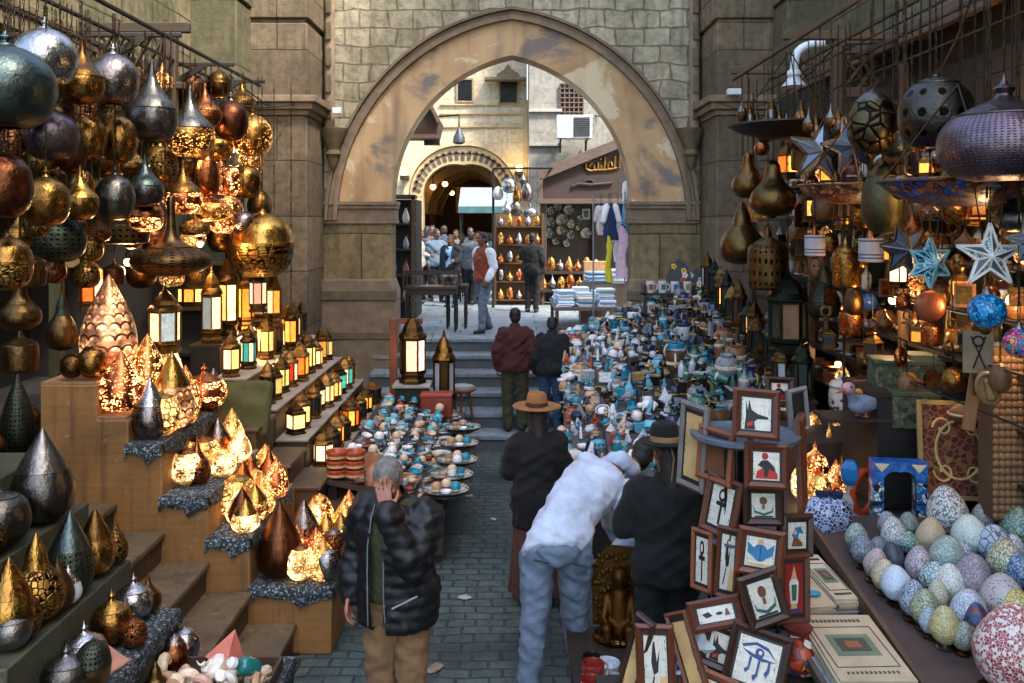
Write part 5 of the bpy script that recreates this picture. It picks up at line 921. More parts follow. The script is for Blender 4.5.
lr = thing('lattice_screen', 'weathered wooden lattice screen beside the white gooseneck lamp', 'screen', (3.65, 8.7, 0)); m = MB(); m.bb(-.55, .75, -.05, .05, 4.8, 4.92); m.bb(-.45, .7, -.04, .04, 4.38, 4.48); m.build('rail', WEATH, lr, .01); m = MB(); m.bb(-.56, -.43, -.055, .055, 3.95, 4.8); m.bb(.66, .74, -.05, .05, 4.48, 4.8); m.build('post', WEATHZ, lr, .01); m = MB()
for i in range(8): x = -.45+i*.14; m.bar((x, 0, 4.47), (x+.26, 0, 4.81), .02, .045, (0, 1, 0)); m.bar((x+.26, .03, 4.47), (x, .03, 4.81), .02, .045, (0, 1, 0))
m.build('lattice', WEATH, lr)
gl = thing('gooseneck_lamp', 'white enamel gooseneck lamp arching from the lattice post', 'lamp', (0, 0, 0)); WH = plain('#d6dbe0', .3, 0, .08, 4, 0); Yg = 8.7
P = [at(a, b, Yg) for a, b in ((838, 42), (820, 43), (806, 46), (798, 52), (795, 62), (794, 72))]; m = MB(); m.tube(catmull([tuple(p) for p in P], 4), .04, 12); m.build('pipe', WH, gl); m = MB(); c = at(794, 72, Yg); m.lathe([(.05, .02), (.07, -.0), (.075, -.03), (.055, -.05), (.08, -.09), (.12, -.14), (.11, -.145), (.001, -.12)], 20, c); m.build('lamp_shade', WH, gl); m = MB(); m.lathe([(.06, -.03), (.065, 0), (.06, .03)], 12, at(829, 42, Yg)); m.build('collar', DARK, gl)
o = thing('security_lamp', 'small white floodlight fixed on the pinkish pilaster cornice', 'lamp', at(734, 92, 13.0)); m = MB(); m.box(0, 0, 0, .2, .12, .09); m.build('housing', WH, o, .01); m = MB(); m.box(0, .1, .02, .04, .2, .03); m.build('bracket', DARK, o)
o = thing('security_lamp', 'small white floodlight beside the greenish pilaster capital', 'lamp', at(337, 111, 14.2)); m = MB(); m.box(0, 0, 0, .14, .12, .1); m.build('housing', WH, o, .01); m = MB(); m.box(0, .1, .02, .04, .2, .03); m.build('bracket', DARK, o)
def hangr(px, t, b, w, shp, ms, mc, lab, X0=2.5, **k):
    Y = X0*F/(px-512); lamp_px(px, t, b, w, Y, shp, ms, mc, lab, rail=RZ, group='lamps hanging along the right shop', **k)
for a in (
 (1004, 72, 182, 124, 'squat', PURPE, PURP, 'huge purplish silver dome lamp on a chain at the right edge', 2.5), (936, 74, 150, 72, 'ball', metal('#55504a', .36, 'dots', nu=12, nv=5), PEW, 'large dark grey ball lamp with a pierced flower top', 2.55), (873, 88, 154, 50, 'egg', metal('#6b6248', .4, 'edge', nu=10, nv=5), PEW, 'olive egg lamp with a carved branch pattern', 2.5), (896, 126, 158, 32, 'ball', STEEL, STEEL, 'small dark steel ball between two larger lamps', 2.7),
 (773, 160, 216, 46, 'pear', BRONZE, BRONZE, 'dark bronze pear lamp left of the grey star', 2.45), (748, 152, 198, 32, 'pear', BRONZE, BRD, 'smaller bronze pear lamp beside the right pilaster', 2.5), (742, 200, 264, 44, 'gourd', BRONZE, BRONZE, 'big shadowed bronze gourd lamp below the pear lamps', 2.5), (768, 226, 290, 40, 'drum', BRONZEE, BRONZE, 'dark ribbed bronze drum lamp low by the right pilaster', 2.6),
 (884, 160, 234, 44, 'egg', metal('#58523a', .45), BRONZE, 'dull olive egg lamp beside the blue-bottomed tray', 2.6), (904, 172, 200, 26, 'ball', BR, BRONZE, 'small shiny bronze ball touching the olive egg lamp', 2.5), (846, 236, 288, 26, 'drum', BR, GOLD, 'small brass drum lamp over the green jars', 2.8), (1016, 186, 232, 40, 'pear', PEW, PEW, 'grey pear lamp at the right edge under the dome', 2.8),
 (824, 262, 320, 32, 'gourd', GREENB, GREENB, 'dark green pierced gourd lamp in the shop shadow', 3.0), (861, 168, 208, 26, 'onion', BRONZE, BRONZE, 'bronze onion lamp above the orange mosaic tray', 2.9), (800, 120, 150, 24, 'ball', BRONZE, BRD, 'dark bronze ball behind the grey star', 2.8), (962, 118, 168, 30, 'onion', L_DOT, BR, 'glowing amber onion lamp behind the purplish dome', 3.1), (912, 208, 240, 20, 'onion', COP, COP, 'small copper onion lamp above the turquoise star', 2.9),
): hangr(*a[:8], X0=a[8])
def hl2(px, t, b, w, X0, fr, panes, lab, n=6): Y = X0*F/(px-512); lantern(at(px, b, Y), w*Y/F, (b-t)*Y/F, fr, panes, lab, n, rail=RZ, group='lanterns hanging in the right shop')
hl2(788, 268, 352, 40, 2.75, LFG, [GLASS, plain('#8a6a48', .5), plain('#b58a62', .5)], 'big dark green lantern with tan panes at the shop corner'); hl2(898, 250, 288, 18, 2.8, LFD, [G_WW], 'tiny lantern glowing bluish white behind the turquoise star', 4); hl2(812, 186, 222, 20, 2.9, LFD, [G_A, GLASS], 'little dark lantern with a white tip under the grey star', 6); hl2(960, 268, 300, 18, 3.1, LF, [G_O, G_A], 'small orange lantern behind the white star', 4); hl2(842, 196, 230, 18, 3.0, LF, [G_A, GLASS], 'little amber lantern under the orange mosaic tray', 6); hl2(920, 106, 152, 24, 3.2, LF, [G_A, G_Y], 'bright amber lantern behind the large grey ball', 6); hl2(975, 190, 226, 22, 3.2, LF, [G_O, G_A], 'orange lantern behind the blue-bottomed tray', 6)
for px, t, b, w, lab in ((815, 226, 256, 20, 'white cylinder cup lamp hanging left'), (871, 228, 262, 24, 'white cylinder cup lamp with grey bands hanging right')):
    Y = 2.7*F/(px-512); p = at(px, b, Y); o = thing('cup_lamp', lab, 'lamp', p); h = (b-t)*Y/F; r = w*Y/F/2; m = MB(); m.lathe([(r*.9, 0), (r, .01), (r, h*.7), (r*.96, h*.7), (r*.9, .02)], 20); m.build('cup', plain('#a9a8ae', .5), o); m = MB(); [m.lathe([(r*1.0, h*z), (r*1.03, h*z+.004), (r*1.0, h*z+.012)], 20, caps=False) for z in (.1, .2, .6)]; m.build('band', plain('#4f4c4c', .5), o); m = MB(); m.lathe([(r*.4, h*.7), (r*.3, h*.85), (.01, h)], 12); m.build('cap', COP, o); put('chain', chain_mesh(), o, (0, 0, h), sc=(1, 1, RZ-p.z-h))
# stars
def star(px, py, rpx, X0, mA, mB, lab, n=5, thick=.28, rot=0, inner=.42, frame=None, cone=True):
    Y = X0*F/(px-512); p = at(px, py, Y); r = rpx*Y/F; o = thing('star_lamp', lab, 'lamp', p, (0, 0, R(rnd.uniform(-14, 14)))); g_ = []
    for i in range(2*n):
        a = PI/2+rot+PI*i/n; q = r if i % 2 == 0 else r*inner; g_.append((q*math.cos(a), q*math.sin(a)))
    t = r*thick; nn = 2*n
    m = MB(); vs = [(x, 0, z) for x, z in g_]+[(0, -t, 0), (0, t, 0)]
    for i in range(nn): m.mi = i % 2; m.add([vs[i], vs[(i+1) % nn], vs[nn]], [(0, 1, 2)]); m.add([vs[(i+1) % nn], vs[i], vs[nn+1]], [(0, 1, 2)])
    m.build('body', [mA, mB], o, sharp=1); m = MB()
    for i in range(nn): m.bar((g_[i][0], 0, g_[i][1]), (g_[(i+1) % nn][0], 0, g_[(i+1) % nn][1]), .012*r/.15, .012*r/.15, (0, 1, 0)); m.bar((g_[i][0], 0, g_[i][1]), (0, -t*1.01, 0), .007*r/.15, .007*r/.15, (0, 1, 0))
    m.build('frame', frame or PEW, o)
    if cone: m = MB(); m.lathe([(r*.32, r*2.1), (r*.05, r*2.35), (.004, r*2.4)], 14, caps=False); m.build('canopy', plain('#b6b4b0', .5), o); m = MB(); [m.tube([(sx*r*.1, 0, r*.95 if sx == 0 else r*.2), (sx*r*.28, 0, r*2.1)], .004, 5) for sx in (-1.6, 0, 1.6)]; m.build('strut', LFD, o)
    put('chain', chain_mesh(), o, (0, 0, r*(2.4 if cone else 1)), sc=(1, 1, max(.05, RZ-p.z-r*(2.4 if cone else 1))))
GST = [plain('#8d98a8', .4, .4, .2, 6), plain('#5d6a7c', .4, .4, .2, 6)]
star(820, 152, 33, 2.5, *GST, 'grey-blue metal five-pointed star lamp beside the bronze pear lamps', rot=R(-8), cone=False); star(850, 146, 30, 2.7, plain('#2b4a78', .4), plain('#1a2e50', .4), 'dark blue star lamp behind the grey-blue star', rot=R(14), cone=False)
TQ = mosaic(['#1c6f86', '#7fc0c8', '#0f4660', '#cfe3e2'], 60, '#12303a', .25); star(930, 263, 25, 2.5, TQ, mosaic(['#0f4660', '#2f8a9c', '#9fd0d2'], 60, '#12303a', .25), 'turquoise glass six-pointed star lamp with white lines', 6, .45, 0, .55, plain('#9fd3d8', .3)); star(906, 250, 27, 2.6, plain('#26344f', .4), plain('#18223a', .4), 'navy blue star lamp behind the turquoise star', 6, .4, R(20), .55, cone=False)
star(990, 256, 33, 2.5, mosaic(['#b9bdb8', '#6f746f', '#d8dad2'], 70, '#3a3a34', .3), plain('#565a56', .4), 'silvery white openwork five-pointed star lamp at the right', 5, .22, 0, .38, plain('#d7d5cc', .4)); star(1030, 240, 24, 2.6, *GST, 'grey star lamp cut off by the right edge', 5, .3, .2)
# glass and mosaic balls
def hb(px, py, rpx, X0, mt, lab, flat=1, cat='lamp', nm='glass_globe', cap=True):
    Y = X0*F/(px-512); r = rpx*Y/F; p = at(px, py, Y); o = thing(nm, lab, cat, p); m = MB(); m.ball((0, 0, 0), r, r*flat, r, 24, 16); m.build('globe', mt, o)
    if cap: m = MB(); m.lathe([(r*.3, r*.92), (r*.26, r*1.05), (r*.1, r*1.25), (.004, r*1.4)], 14); m.build('cap', SILD, o)
    put('chain', chain_mesh(), o, (0, 0, r*1.4), sc=(1, 1, RZ-p.z-r*1.4))
hb(987, 311, 18, 2.5, mosaic(['#0f6fa8', '#1f8fc4', '#0a4a80', '#39a6d2'], 50, '#0a3050', .15), 'bright blue mosaic glass globe hanging below the white star'); hb(1019, 343, 15, 2.6, mosaic(['#a82238', '#2b5fb0', '#c85aa0', '#2b8a8a', '#c9a030'], 50, '#2a1420', .2), 'multicoloured mosaic ball at the right edge'); hb(930, 306, 16, 2.7, plain('#8a4a2c', .35, .5), 'flat round copper coloured tambourine under the turquoise star', .3, 'tambourine', 'tambourine', False)
hb(868, 302, 9, 3.2, plain('#2d4f8c', .2), 'small navy blue glass ball in the shop shadow'); hb(833, 300, 10, 3.1, GLASSW, 'small frosted glass ball near the green gourd lamp')
# hanging trays
def tray(px, py, wpx, X0, mt, lab, dep=.1):
    Y = X0*F/(px-512); r = wpx*Y/F/2; p = at(px, py, Y); o = thing('hanging_tray', lab, 'tray', p); m = MB(); m.lathe(catmull([(.001, -dep), (r*.4, -dep*.95), (r*.8, -dep*.5), (r, 0), (r*.98, .01), (r*.78, -dep*.4), (r*.4, -dep*.85), (.001, -dep*.9)], 3), 40); m.build('dish', mt, o); m = MB(); m.lathe([(r*.98, -.008), (r*1.03, 0), (r*1.0, .015), (r*.97, .01)], 40, caps=False); m.build('rim', BRD, o); m = MB()
    for i in range(3): a = i*2.09+.4; m.tube([(r*math.cos(a), r*math.sin(a), 0), (0, 0, min(r*1.3, RZ-p.z))], .006, 5)
    m.build('chain', CHM, o)
tray(958, 182, 150, 2.55, mosaic(['#1b3f9a', '#8c4a28', '#2c5cc0', '#6b3a22', '#a8683c'], 24, '#1a120c', .3), 'wide hanging mosaic tray with blue and copper underside', .14); tray(848, 186, 96, 2.6, mosaic(['#8c4a30', '#b06a48', '#5a2c1c', '#c98a62'], 28, '#1a120c', .35), 'hanging mosaic tray with orange copper underside', .14); tray(790, 126, 118, 2.6, plain('#241d14', .5, .5), 'dark hanging tray under the row of little lamps', .12)
for i in range(15):
    px = 742+i*7.4; py = 96+(i*7) % 26; o_ = 2.55+.1*(i % 3); w = 10+(i*3) % 5
    lamp_px(px, py, py+26, w, o_*F/(px-512), ['onion', 'drop', 'pear'][i % 3], [BRONZE, SILD, BR][i % 3], [SILD, BRD, BRONZE][i % 3], f'tiny {["bronze onion","silver drop","brass pear"][i%3]} lamp above the dark tray, {ORD[i//3]} of its kind from the left', rail=RZ, group='tiny lamps above the dark tray')
# ---- wall of shelves
wsf = thing('wall_shelves', 'dark tall wall shelves crowded with brass and wooden souvenirs', 'shelves', (3.45, 5.2, 0)); m = MB(); m.bb(.22, .27, 0, 6.9, 0, 4.5); m.build('back_panel', DARKWOOD, wsf)
SZ = [1.5, 1.85, 2.2, 2.55, 2.9, 3.25, 3.6]
for z in SZ: m = MB(); m.bb(-.2, .22, 0, 6.9, z-.03, z); m.build('shelf', DARKWOODY, wsf)
for y in (0, 2.3, 4.6, 6.9): m = MB(); m.bb(-.22, -.16, y-.03, y+.03, 0, 4.5); m.build('post', wood('#4a3420', .6, 'Z'), wsf)
WOODC = plain('#6b4a2a', .5); SKC = ['copper', 'gold', 'bronze', 'wood', 'silver', 'black', 'turquoise', 'white']
TC.update({'copper': '#8a4e2c', 'bronze': '#4f3a20', 'wood': '#7a5530'})
for i, z in enumerate(SZ):
    for j in range(24):
        c = rnd.choice(['copper', 'copper', 'gold', 'gold', 'bronze', 'wood', 'wood', 'black', 'silver', 'terracotta', 'rust']); kd = rnd.choice(['jar', 'jug', 'cat', 'bust', 'obelisk', 'bottle', 'box', 'cup', 'ball', 'plate', 'egg cup'])
        p = (3.37+rnd.uniform(-.06, .08), 5.34+j*.283+rnd.uniform(-.05, .05), z+.002); lb = f'{c} coloured {kd}, {ORD[j]} from the near end on the {ORD[i]} wall shelf up'
        if kd == 'plate': trinket(kd, c, (3.5, p[1], z+.12), .17, lb, 'souvenirs on the wall shelves', rz=R(90), tilt=R(75))
        elif (i*5+j*3) % 13 == 0: lamp(p, .15, .24, rnd.choice(['onion', 'ball', 'egg']), [L_COP, L_DOT][j % 2], None, f'little glowing {["copper","amber"][j%2]} lamp, {ORD[j]} from the near end on the {ORD[i]} wall shelf up', group='souvenirs on the wall shelves')
        else: trinket(kd, c, p, rnd.uniform(.14, .21), lb, 'souvenirs on the wall shelves', rz=R(-90)+rnd.uniform(-.6, .6))
# lower shop counters
dc = thing('shop_counter', 'dark two-level counter behind the egg table', 'counter', (2.8, 6.3, 0)); m = MB(); m.bb(-.95, .4, .02, 2.4, 0, 1.06); m.build('lower_level', DARKWOODX, dc, .01); m = MB(); m.bb(-.6, .4, 1.15, 2.4, 1.062, 1.36); m.build('upper_level', DARKWOODX, dc, .01)
def onz(px, bot, z): Y = (HC-z)*F/(bot-YH); return V(((px-512)*Y/F, Y, z)), Y/F
# bright lamps behind the picture rack
for i, (px, b, w, h, s_, mt, nm) in enumerate(((800, 470, 24, 44, 'drop', L_HOT, 'bright amber teardrop'), (815, 486, 26, 46, 'squat', L_COP, 'glowing copper dome'), (829, 472, 20, 50, 'onion', L_DOT, 'dotted amber onion'), (802, 500, 22, 34, 'ball', L_HOT, 'bright round'), (820, 508, 24, 34, 'ball', L_NET, 'netted round'), (836, 500, 22, 40, 'drop', L_COP, 'orange teardrop'), (812, 456, 22, 44, 'egg', L_DOT, 'dotted egg'), (836, 458, 18, 36, 'egg', L_COP, 'copper egg'), (846, 478, 18, 44, 'gourd', GOLD, 'unlit gold gourd'))):
    p, kk = onz(px, b, 1.062); p.y = min(max(p.y, 6.45), 8.5); p.x = max(min((px-512)*p.y/F, 3.1), 1.95); kk = p.y/F; lamp(p+V((0, 0, .008)), w*kk, h*kk, s_, mt, None, nm+' lamp among the lit lamps behind the picture rack', group='lit lamps behind the picture rack')
# jars, toy birds, blue arch, carpet, carved column
p, kk = onz(843, 412, 1.364); o = thing('lidded_jar', 'white lidded jar with dark painted figures on the right counter', 'jar', p); m = MB(); m.lathe(catmull([(.08, 0), (.13, .05), (.13, .2), (.1, .24)], 3), 20); m.build('body', mosaic(['#d0ccc2', '#2c3038', '#c9c2b4', '#d6d2ca'], 30, '#b9b4aa', .3), o); m = MB(); m.lathe(catmull([(.12, .235), (.13, .26), (.1, .3), (.05, .31), (.05, .35), (.001, .36)], 2), 20); m.build('lid', plain('#d6d6d0', .3), o)
p, kk = onz(857, 428, 1.364); o = thing('green_jar', 'pale green ceramic jar with lettering-like marks beside the white jar', 'jar', p+V((0, -.05, 0))); m = MB(); m.lathe(catmull([(.1, 0), (.11, .02), (.11, .2), (.07, .26), (.05, .28), (.07, .34), (.06, .35), (.001, .3)], 3), 20); m.build('body', plain('#5d8a72', .35), o); m = MB(); [m.lathe([(.111, z), (.116, z+.008), (.111, z+.016)], 20, caps=False) for z in (.05, .1, .15)]; m.build('band', plain('#c9d6c6', .4), o)
def bird(p, s, cb_, ch, cbk, lab, rz, crest=False):
    o = thing('toy_bird', lab, 'figurine', p, (0, 0, rz)); m = MB(); m.ball((0, 0, .16), .13, .24, .13, 20, 14); m.cap((0, .14, .18), (0, .34, .22), .08, .03); m.cap((0, -.16, .2), (0, -.24, .36), .07, .06); m.v = [tuple(V(v)*s) for v in m.v]; me = remeshed(m, .012, 4); me.materials.append(cb_); put('body', me, o); m = MB(); m.ball((0, -.27*s, .4*s), .085*s, .1*s, .085*s); h = m.build('head', ch, o); m = MB(); m.cap((0, -.34*s, .39*s), (0, -.5*s, .36*s), .035*s, .012*s, 8); m.build('beak', cbk, h); m = MB(); [m.ball((sx*.07*s, -.3*s, .43*s), .016*s) for sx in (-1, 1)]; m.build('eye', DARK, h); m = MB(); [m.lathe([(.05*s, 0), (.02*s, .02*s), (.015*s, .06*s)], 8, (sx*.06*s, 0, 0)) for sx in (-1, 1)]; m.build('foot', cbk, o); m = MB(); [m.ball((sx*.12*s, .04*s, .18*s), .03*s, .17*s, .09*s) for sx in (-1, 1)]; m.build('wing', ch if crest else cb_, o)
OG = plain('#b97a26', .5); bird(at(884, 410, 6.9), .62, OG, plain('#c08a2c', .5), plain('#7a2a1c', .5), 'orange yellow wooden toy bird with red beak on the right counter', R(70), True); bird(at(862, 416, 6.7), .55, plain('#7f8a9c', .5), plain('#b58a8c', .5), plain('#a85a4a', .5), 'grey blue toy bird with a pink head beside the green jar', R(-60)); bird(at(884, 338, 8.4), .6, plain('#7d7f8c', .5), plain('#8c7a72', .5), plain('#a2502c', .5), 'grey wooden duck on the upper shelf edge', R(60))
for nm, (px, py, Y, w) in {'dark plank under the orange toy bird': (880, 414, 6.8, .9), 'dark plank under the grey wooden duck': (880, 340, 8.4, .7)}.items():
    p = at(px, py, Y); o = thing('shelf_plank', nm, 'shelf', p); m = MB(); m.bb(-w/2, 3.3-p.x if 3.3-p.x > w/2 else w/2, -.16, .16, -.03, -.004); m.build('board', DARKWOODX, o); m = MB(); m.bar((w/2-.1, .1, -.03), (w/2+.1, .1, -.35), .03, .03); m.build('bracket', DARKWOODX, o)
p, kk = onz(898, 524, 1.064); o = thing('arch_box', 'blue painted wooden arch frame with triangle mosaic legs behind the eggs', 'frame', p, (0, 0, R(-8))); BLU = mosaic(['#1f5fa8', '#2a6fb8', '#184c8c'], 30, '#174a86', .35); w, h = 52*kk, 64*kk
m = MB(); a = Arch(w*.3, h*.68, h*.84); q = a.pts(10); m.prism([(-w/2, h*.66), (-w/2, h), (w/2, h), (w/2, h*.66)][::-1]+[(x*1.0, z) for x, z in q if 1] if False else [(-w/2, h), (-w/2, h*.68)]+q+[(w/2, h*.68), (w/2, h)], -.06, .06); m.build('arch_top', BLU, o); m = MB(); [m.bb(sx*w*.3, sx*w*.5, -.06, .06, .05, h*.679) for sx in (-1, 1)]; m.build('leg', mosaic(['#1f5fa8', '#c9d6da', '#12161c', '#3a9ab8'], 34, '#101418', .35), o); m = MB(); m.bb(-w*.52, w*.52, -.08, .08, 0, .05); m.build('base', plain('#22303a', .5), o); m = MB(); [m.prism([(sx*w*.48, h*.97), (sx*w*.2, h*.97), (sx*w*.34, h*.84)], -.066, -.061) for sx in (-1, 1)]; m.build('triangle_inlay', plain('#d8c8a0', .4), o)
RED = mosaic(['#5a1a12', '#6b2014', '#7c4a20', '#4a140e', '#5f1c12'], 22, '#7a5a30', .85)
o = thing('patterned_rug', 'rust red rug with gold curls hung behind the eggs', 'rug', at(958, 450, 6.35), (R(-8), 0, R(-12))); m = MB(); m.box(0, 0, 0, .48, .03, .62); m.build('field', RED, o); m = MB(); [m.box(sx*.25, -.004, 0, .03, .036, .64) for sx in (-1, 1)]; [m.box(0, -.004, sz*.325, .53, .036, .03) for sz in (-1, 1)]; m.build('border', plain('#a8844a', .8), o); m = MB()
for sx in (-1, 1):
    for sz in (-1, 1): m.tube([(sx*(.1+.07*math.cos(t)*(1-t/9)), -.02, sz*(.15+.08*math.sin(t)*(1-t/9))) for t in [j*.5 for j in range(14)]], .008, 5)
m.tube([(.15*math.cos(t), -.02, .2*math.sin(t)) for t in [j*PI/12 for j in range(25)]], .01, 5); m.build('curl', plain('#c0a060', .7), o)
o = thing('leather_pouf', 'brown folded leather bag with cream trim lying on the rug top', 'bag', at(975, 420, 6.2), (0, 0, .3)); m = MB(); m.ball((0, 0, .04), .2, .14, .08, 18, 10); m.cap((.1, 0, 0), (.17, -.06, -.2), .07, .03); me = remeshed(m, .016, 3); me.materials.append(plain('#5a3a20', .6)); put('body', me, o); m = MB(); m.tube([(.2*math.cos(t), .14*math.sin(t)-.01, .05) for t in [j*PI/10 for j in range(21)]], .01, 6); m.build('trim', plain('#b8a070', .7), o)
o = thing('carved_column', 'tall carved wooden column covered in small leaves at the right edge', 'column', at(1012, 500, 5.9)); m = MB(); m.bb(-.17, .17, -.1, .1, -.1, 1.0); m.build('core', plain('#5a4228', .7), o); m = MB()
for i in range(9):
    for j in range(22): m.ball((-.16+i*.04, -.1, -.07+j*.048), .021, .016, .022, 6, 4)
m.build('carving', plain('#8a6a48', .6), o)
o = thing('wooden_plaque', 'tall narrow wooden plaque with a dark cross figure', 'plaque', at(978, 352, 5.6), (0, 0, R(-20))); m = MB(); m.box(0, 0, 0, .17, .03, .26); m.build('board', plain('#7d6a50', .6), o); m = MB(); m.bar((-.03, -.018, -.1), (.04, -.018, .1), .008, .018, (0, 1, 0)); m.bar((.04, -.018, -.1), (-.04, -.018, .1), .008, .018, (0, 1, 0)); m.tube([(.03*math.cos(t), -.018, .07+.03*math.sin(t)) for t in [j*.52 for j in range(13)]], .006, 5); m.build('figure', DARK, o)
o = thing('wooden_paddle', 'long brown wooden paddle hanging under the plaque', 'paddle', at(974, 392, 5.7), (0, R(8), R(-20))); m = MB(); m.box(0, 0, 0, .08, .03, .5); m.build('blade', wood('#8a5c30', .5, 'Z'), o, .01); m = MB(); m.tube([(0, 0, .25), (0, 0, .42)], .018, 8); m.build('handle', wood('#6a4424', .5, 'Z'), o)
o = thing('oval_relief', 'oval tan relief carving of a head hung beside the paddle', 'relief', at(988, 388, 5.5), (R(90), R(-15), R(-15))); m = MB(); m.lathe(catmull([(.001, .01), (.075, .01), (.085, .025), (.1, .02), (.1, 0), (.001, 0)], 2), 28, sx=.7); m.build('plate', plain('#7c6038', .6), o); m = MB(); m.ball((0, .045, .02), .02, .024, .016); m.cap((0, .02, .015), (0, -.05, .015), .018, .03, 10); m.cap((.015, .0, .02), (.035, -.04, .02), .009, .008, 8); m.build('head', plain('#8c6a3c', .6), o)
for i, (px, py, w, h, d, c, nm) in enumerate(((905, 372, .5, .26, .3, '#3c4630', 'moss green cloth covered chest'), (932, 366, .34, .05, .26, '#6d6a52', 'thin grey green book lying on the chest'), (927, 356, .3, .05, .24, '#5c6450', 'second grey green book on top'), (946, 396, .28, .36, .25, '#17180f', 'tall black lidded box'), (912, 405, .34, .3, .28, '#4a4c34', 'olive patterned box in front of the chest'))):
    p = at(px, py, 7.0-.25*(i > 2)); o = thing('book' if 'book' in nm else 'storage_box', nm+' on the right counter', 'book' if 'book' in nm else 'box', p, (0, 0, R(-10))); m = MB(); m.box(0, 0, -h*.1, w, d, h*.8); m.build('body', mosaic([c, '#2a3020', '#5a5e44'], 30, c, .8) if i in (0, 4) else plain(c, .7), o, .008); m = MB(); m.box(0, 0, h*.35, w*1.03, d*1.03, h*.12); m.build('lid', plain(c, .6), o, .006)
o = thing('box_stand', 'dark cabinet holding up the green chest and books', 'cabinet', (3.05, 7.1, 1.07)); m = MB(); m.bb(-.35, .2, -.45, .25, .0, .82); m.build('body', DARKWOOD, o); m = MB(); m.bb(-.36, .2, -.46, .25, .822, .85); m.build('top', DARKWOODX, o)
for px, py, Y, c1, c2, lab in ((850, 470, 6.2, '#1f6fa8', '#9a948c', 'bright blue angular vase'), (846, 490, 6.25, '#9a948c', '#5a5048', 'grey speckled slim vase')):
    o = thing('angular_vase', lab+' in front of the lit lamps', 'vase', (X(px, 6.45), 6.45, 1.066)); m = MB(); z0 = .24 if '#1f' in c1 else 0; m.lathe(catmull([(.04, z0), (.06, z0+.04), (.065, z0+.12), (.035, z0+.17)], 2), 6); m.build('body', plain(c1, .35), o, sharp=10); m = MB(); m.lathe([(.06, 0), (.07, .02), (.03, .04), (.03, z0+.004)], 8); m.build('foot', plain(c2, .5), o)
o = thing('orange_ring', 'orange red glazed ring standing beside the blue vase', 'ring', (X(863, 6.5), 6.5, 1.23), (0, 0, R(30))); m = MB(); m.tube([(.12*math.cos(t), 0, .15*math.sin(t)) for t in [j*PI/14 for j in range(29)]], .03, 8); m.build('ring', plain('#b8431c', .3), o); m = MB(); m.box(0, 0, -.175, .1, .08, .012); m.build('foot', DARK, o)
p, kk = onz(838, 545, 1.064); o = thing('toy_elephant', 'red painted cone tent toy with gold spots by the left end of the eggs', 'toy', (X(828, 6.35), 6.35, 1.066), (0, 0, .4)); m = MB(); m.lathe([(.16, 0), (.13, .05), (.03, .22), (.001, .24)], 5); m.build('tent', mosaic(['#a02418', '#8c1c14', '#c9902c'], 20, '#7a1810', .4), o, sharp=15); m = MB(); m.lathe([(.165, .0), (.17, .02), (.15, .04)], 5, caps=False); m.build('hem', plain('#c9a04a', .5), o)
for i, (px, py, c) in enumerate(((822, 556, ['#2f4f8c', '#8fa8cc', '#1c3466']), (836, 560, ['#22304c', '#4c6a94', '#16202f']))):
    o = thing('glazed_vase', ['blue and white round glazed vase', 'dark blue round glazed vase'][i]+' left of the eggs', 'vase', (X(px, 6.15), 6.15, 1.0)); m = MB(); m.ball((0, 0, .16), .14-.03*i, .14-.03*i, .16, 20, 12); m.build('body', mosaic(c, 40, '#c9ccd0', .25), o); m = MB(); m.lathe([(.04, .3), (.05, .34), (.04, .34)], 12); m.build('lip', plain('#22304c', .3), o)
# ---- egg table
def ez(y): return .93+.14*(y-4.76)
et = thing('egg_table', 'sloping dark tray table covered with mosaic eggs', 'table', (2.8, 5.2, 0)); x0, x1, y0, y1 = 2.04, 3.62, 3.9, 6.27
def slab(o, nm, mt, x0, x1, y0, y1, dz0, dz1, ox, oy, zf): m = MB(); m.add([(x-ox, y-oy, zf(y)+dz) for dz in (dz0, dz1) for y in (y0, y1) for x in (x0, x1)], [(0, 2, 3, 1), (4, 5, 7, 6), (0, 1, 5, 4), (2, 6, 7, 3), (0, 4, 6, 2), (1, 3, 7, 5)]); return m.build(nm, mt, o)
slab(et, 'tabletop', plain('#4a3a34', .7), x0, x1, y0, y1, -.04, 0, 2.8, 5.2, ez); slab(et, 'rim', wood('#5a4232', .6, 'Y'), x0-.03, x0-.002, y0, y1, -.05, .045, 2.8, 5.2, ez); MB().bb(x0-2.75, x0-2.69, y0-5.15, y0-5.09, 0, .76).build('leg', DARKWOOD, et); MB().bb(x0-2.75, x0-2.69, y1-5.3, y1-5.24, 0, 1.08).build('leg', DARKWOOD, et); MB().bb(x1-2.9, x1-2.84, y0-5.15, y0-5.09, 0, .76).build('leg', DARKWOOD, et); MB().bb(x1-2.9, x1-2.84, y1-5.3, y1-5.24, 0, 1.08).build('leg', DARKWOOD, et)
EGP = catmull([(.001, 0), (.16, .02), (.36, .14), (.485, .34), (.5, .46), (.44, .64), (.31, .82), (.16, .95), (.001, 1)], 4); _eg = {}
def M2(*c, **k): return mosaic(list(c), k.get('s', 30)*.62, k.get('gap', '#55514a'), .3, k.get('st', 'cell'))
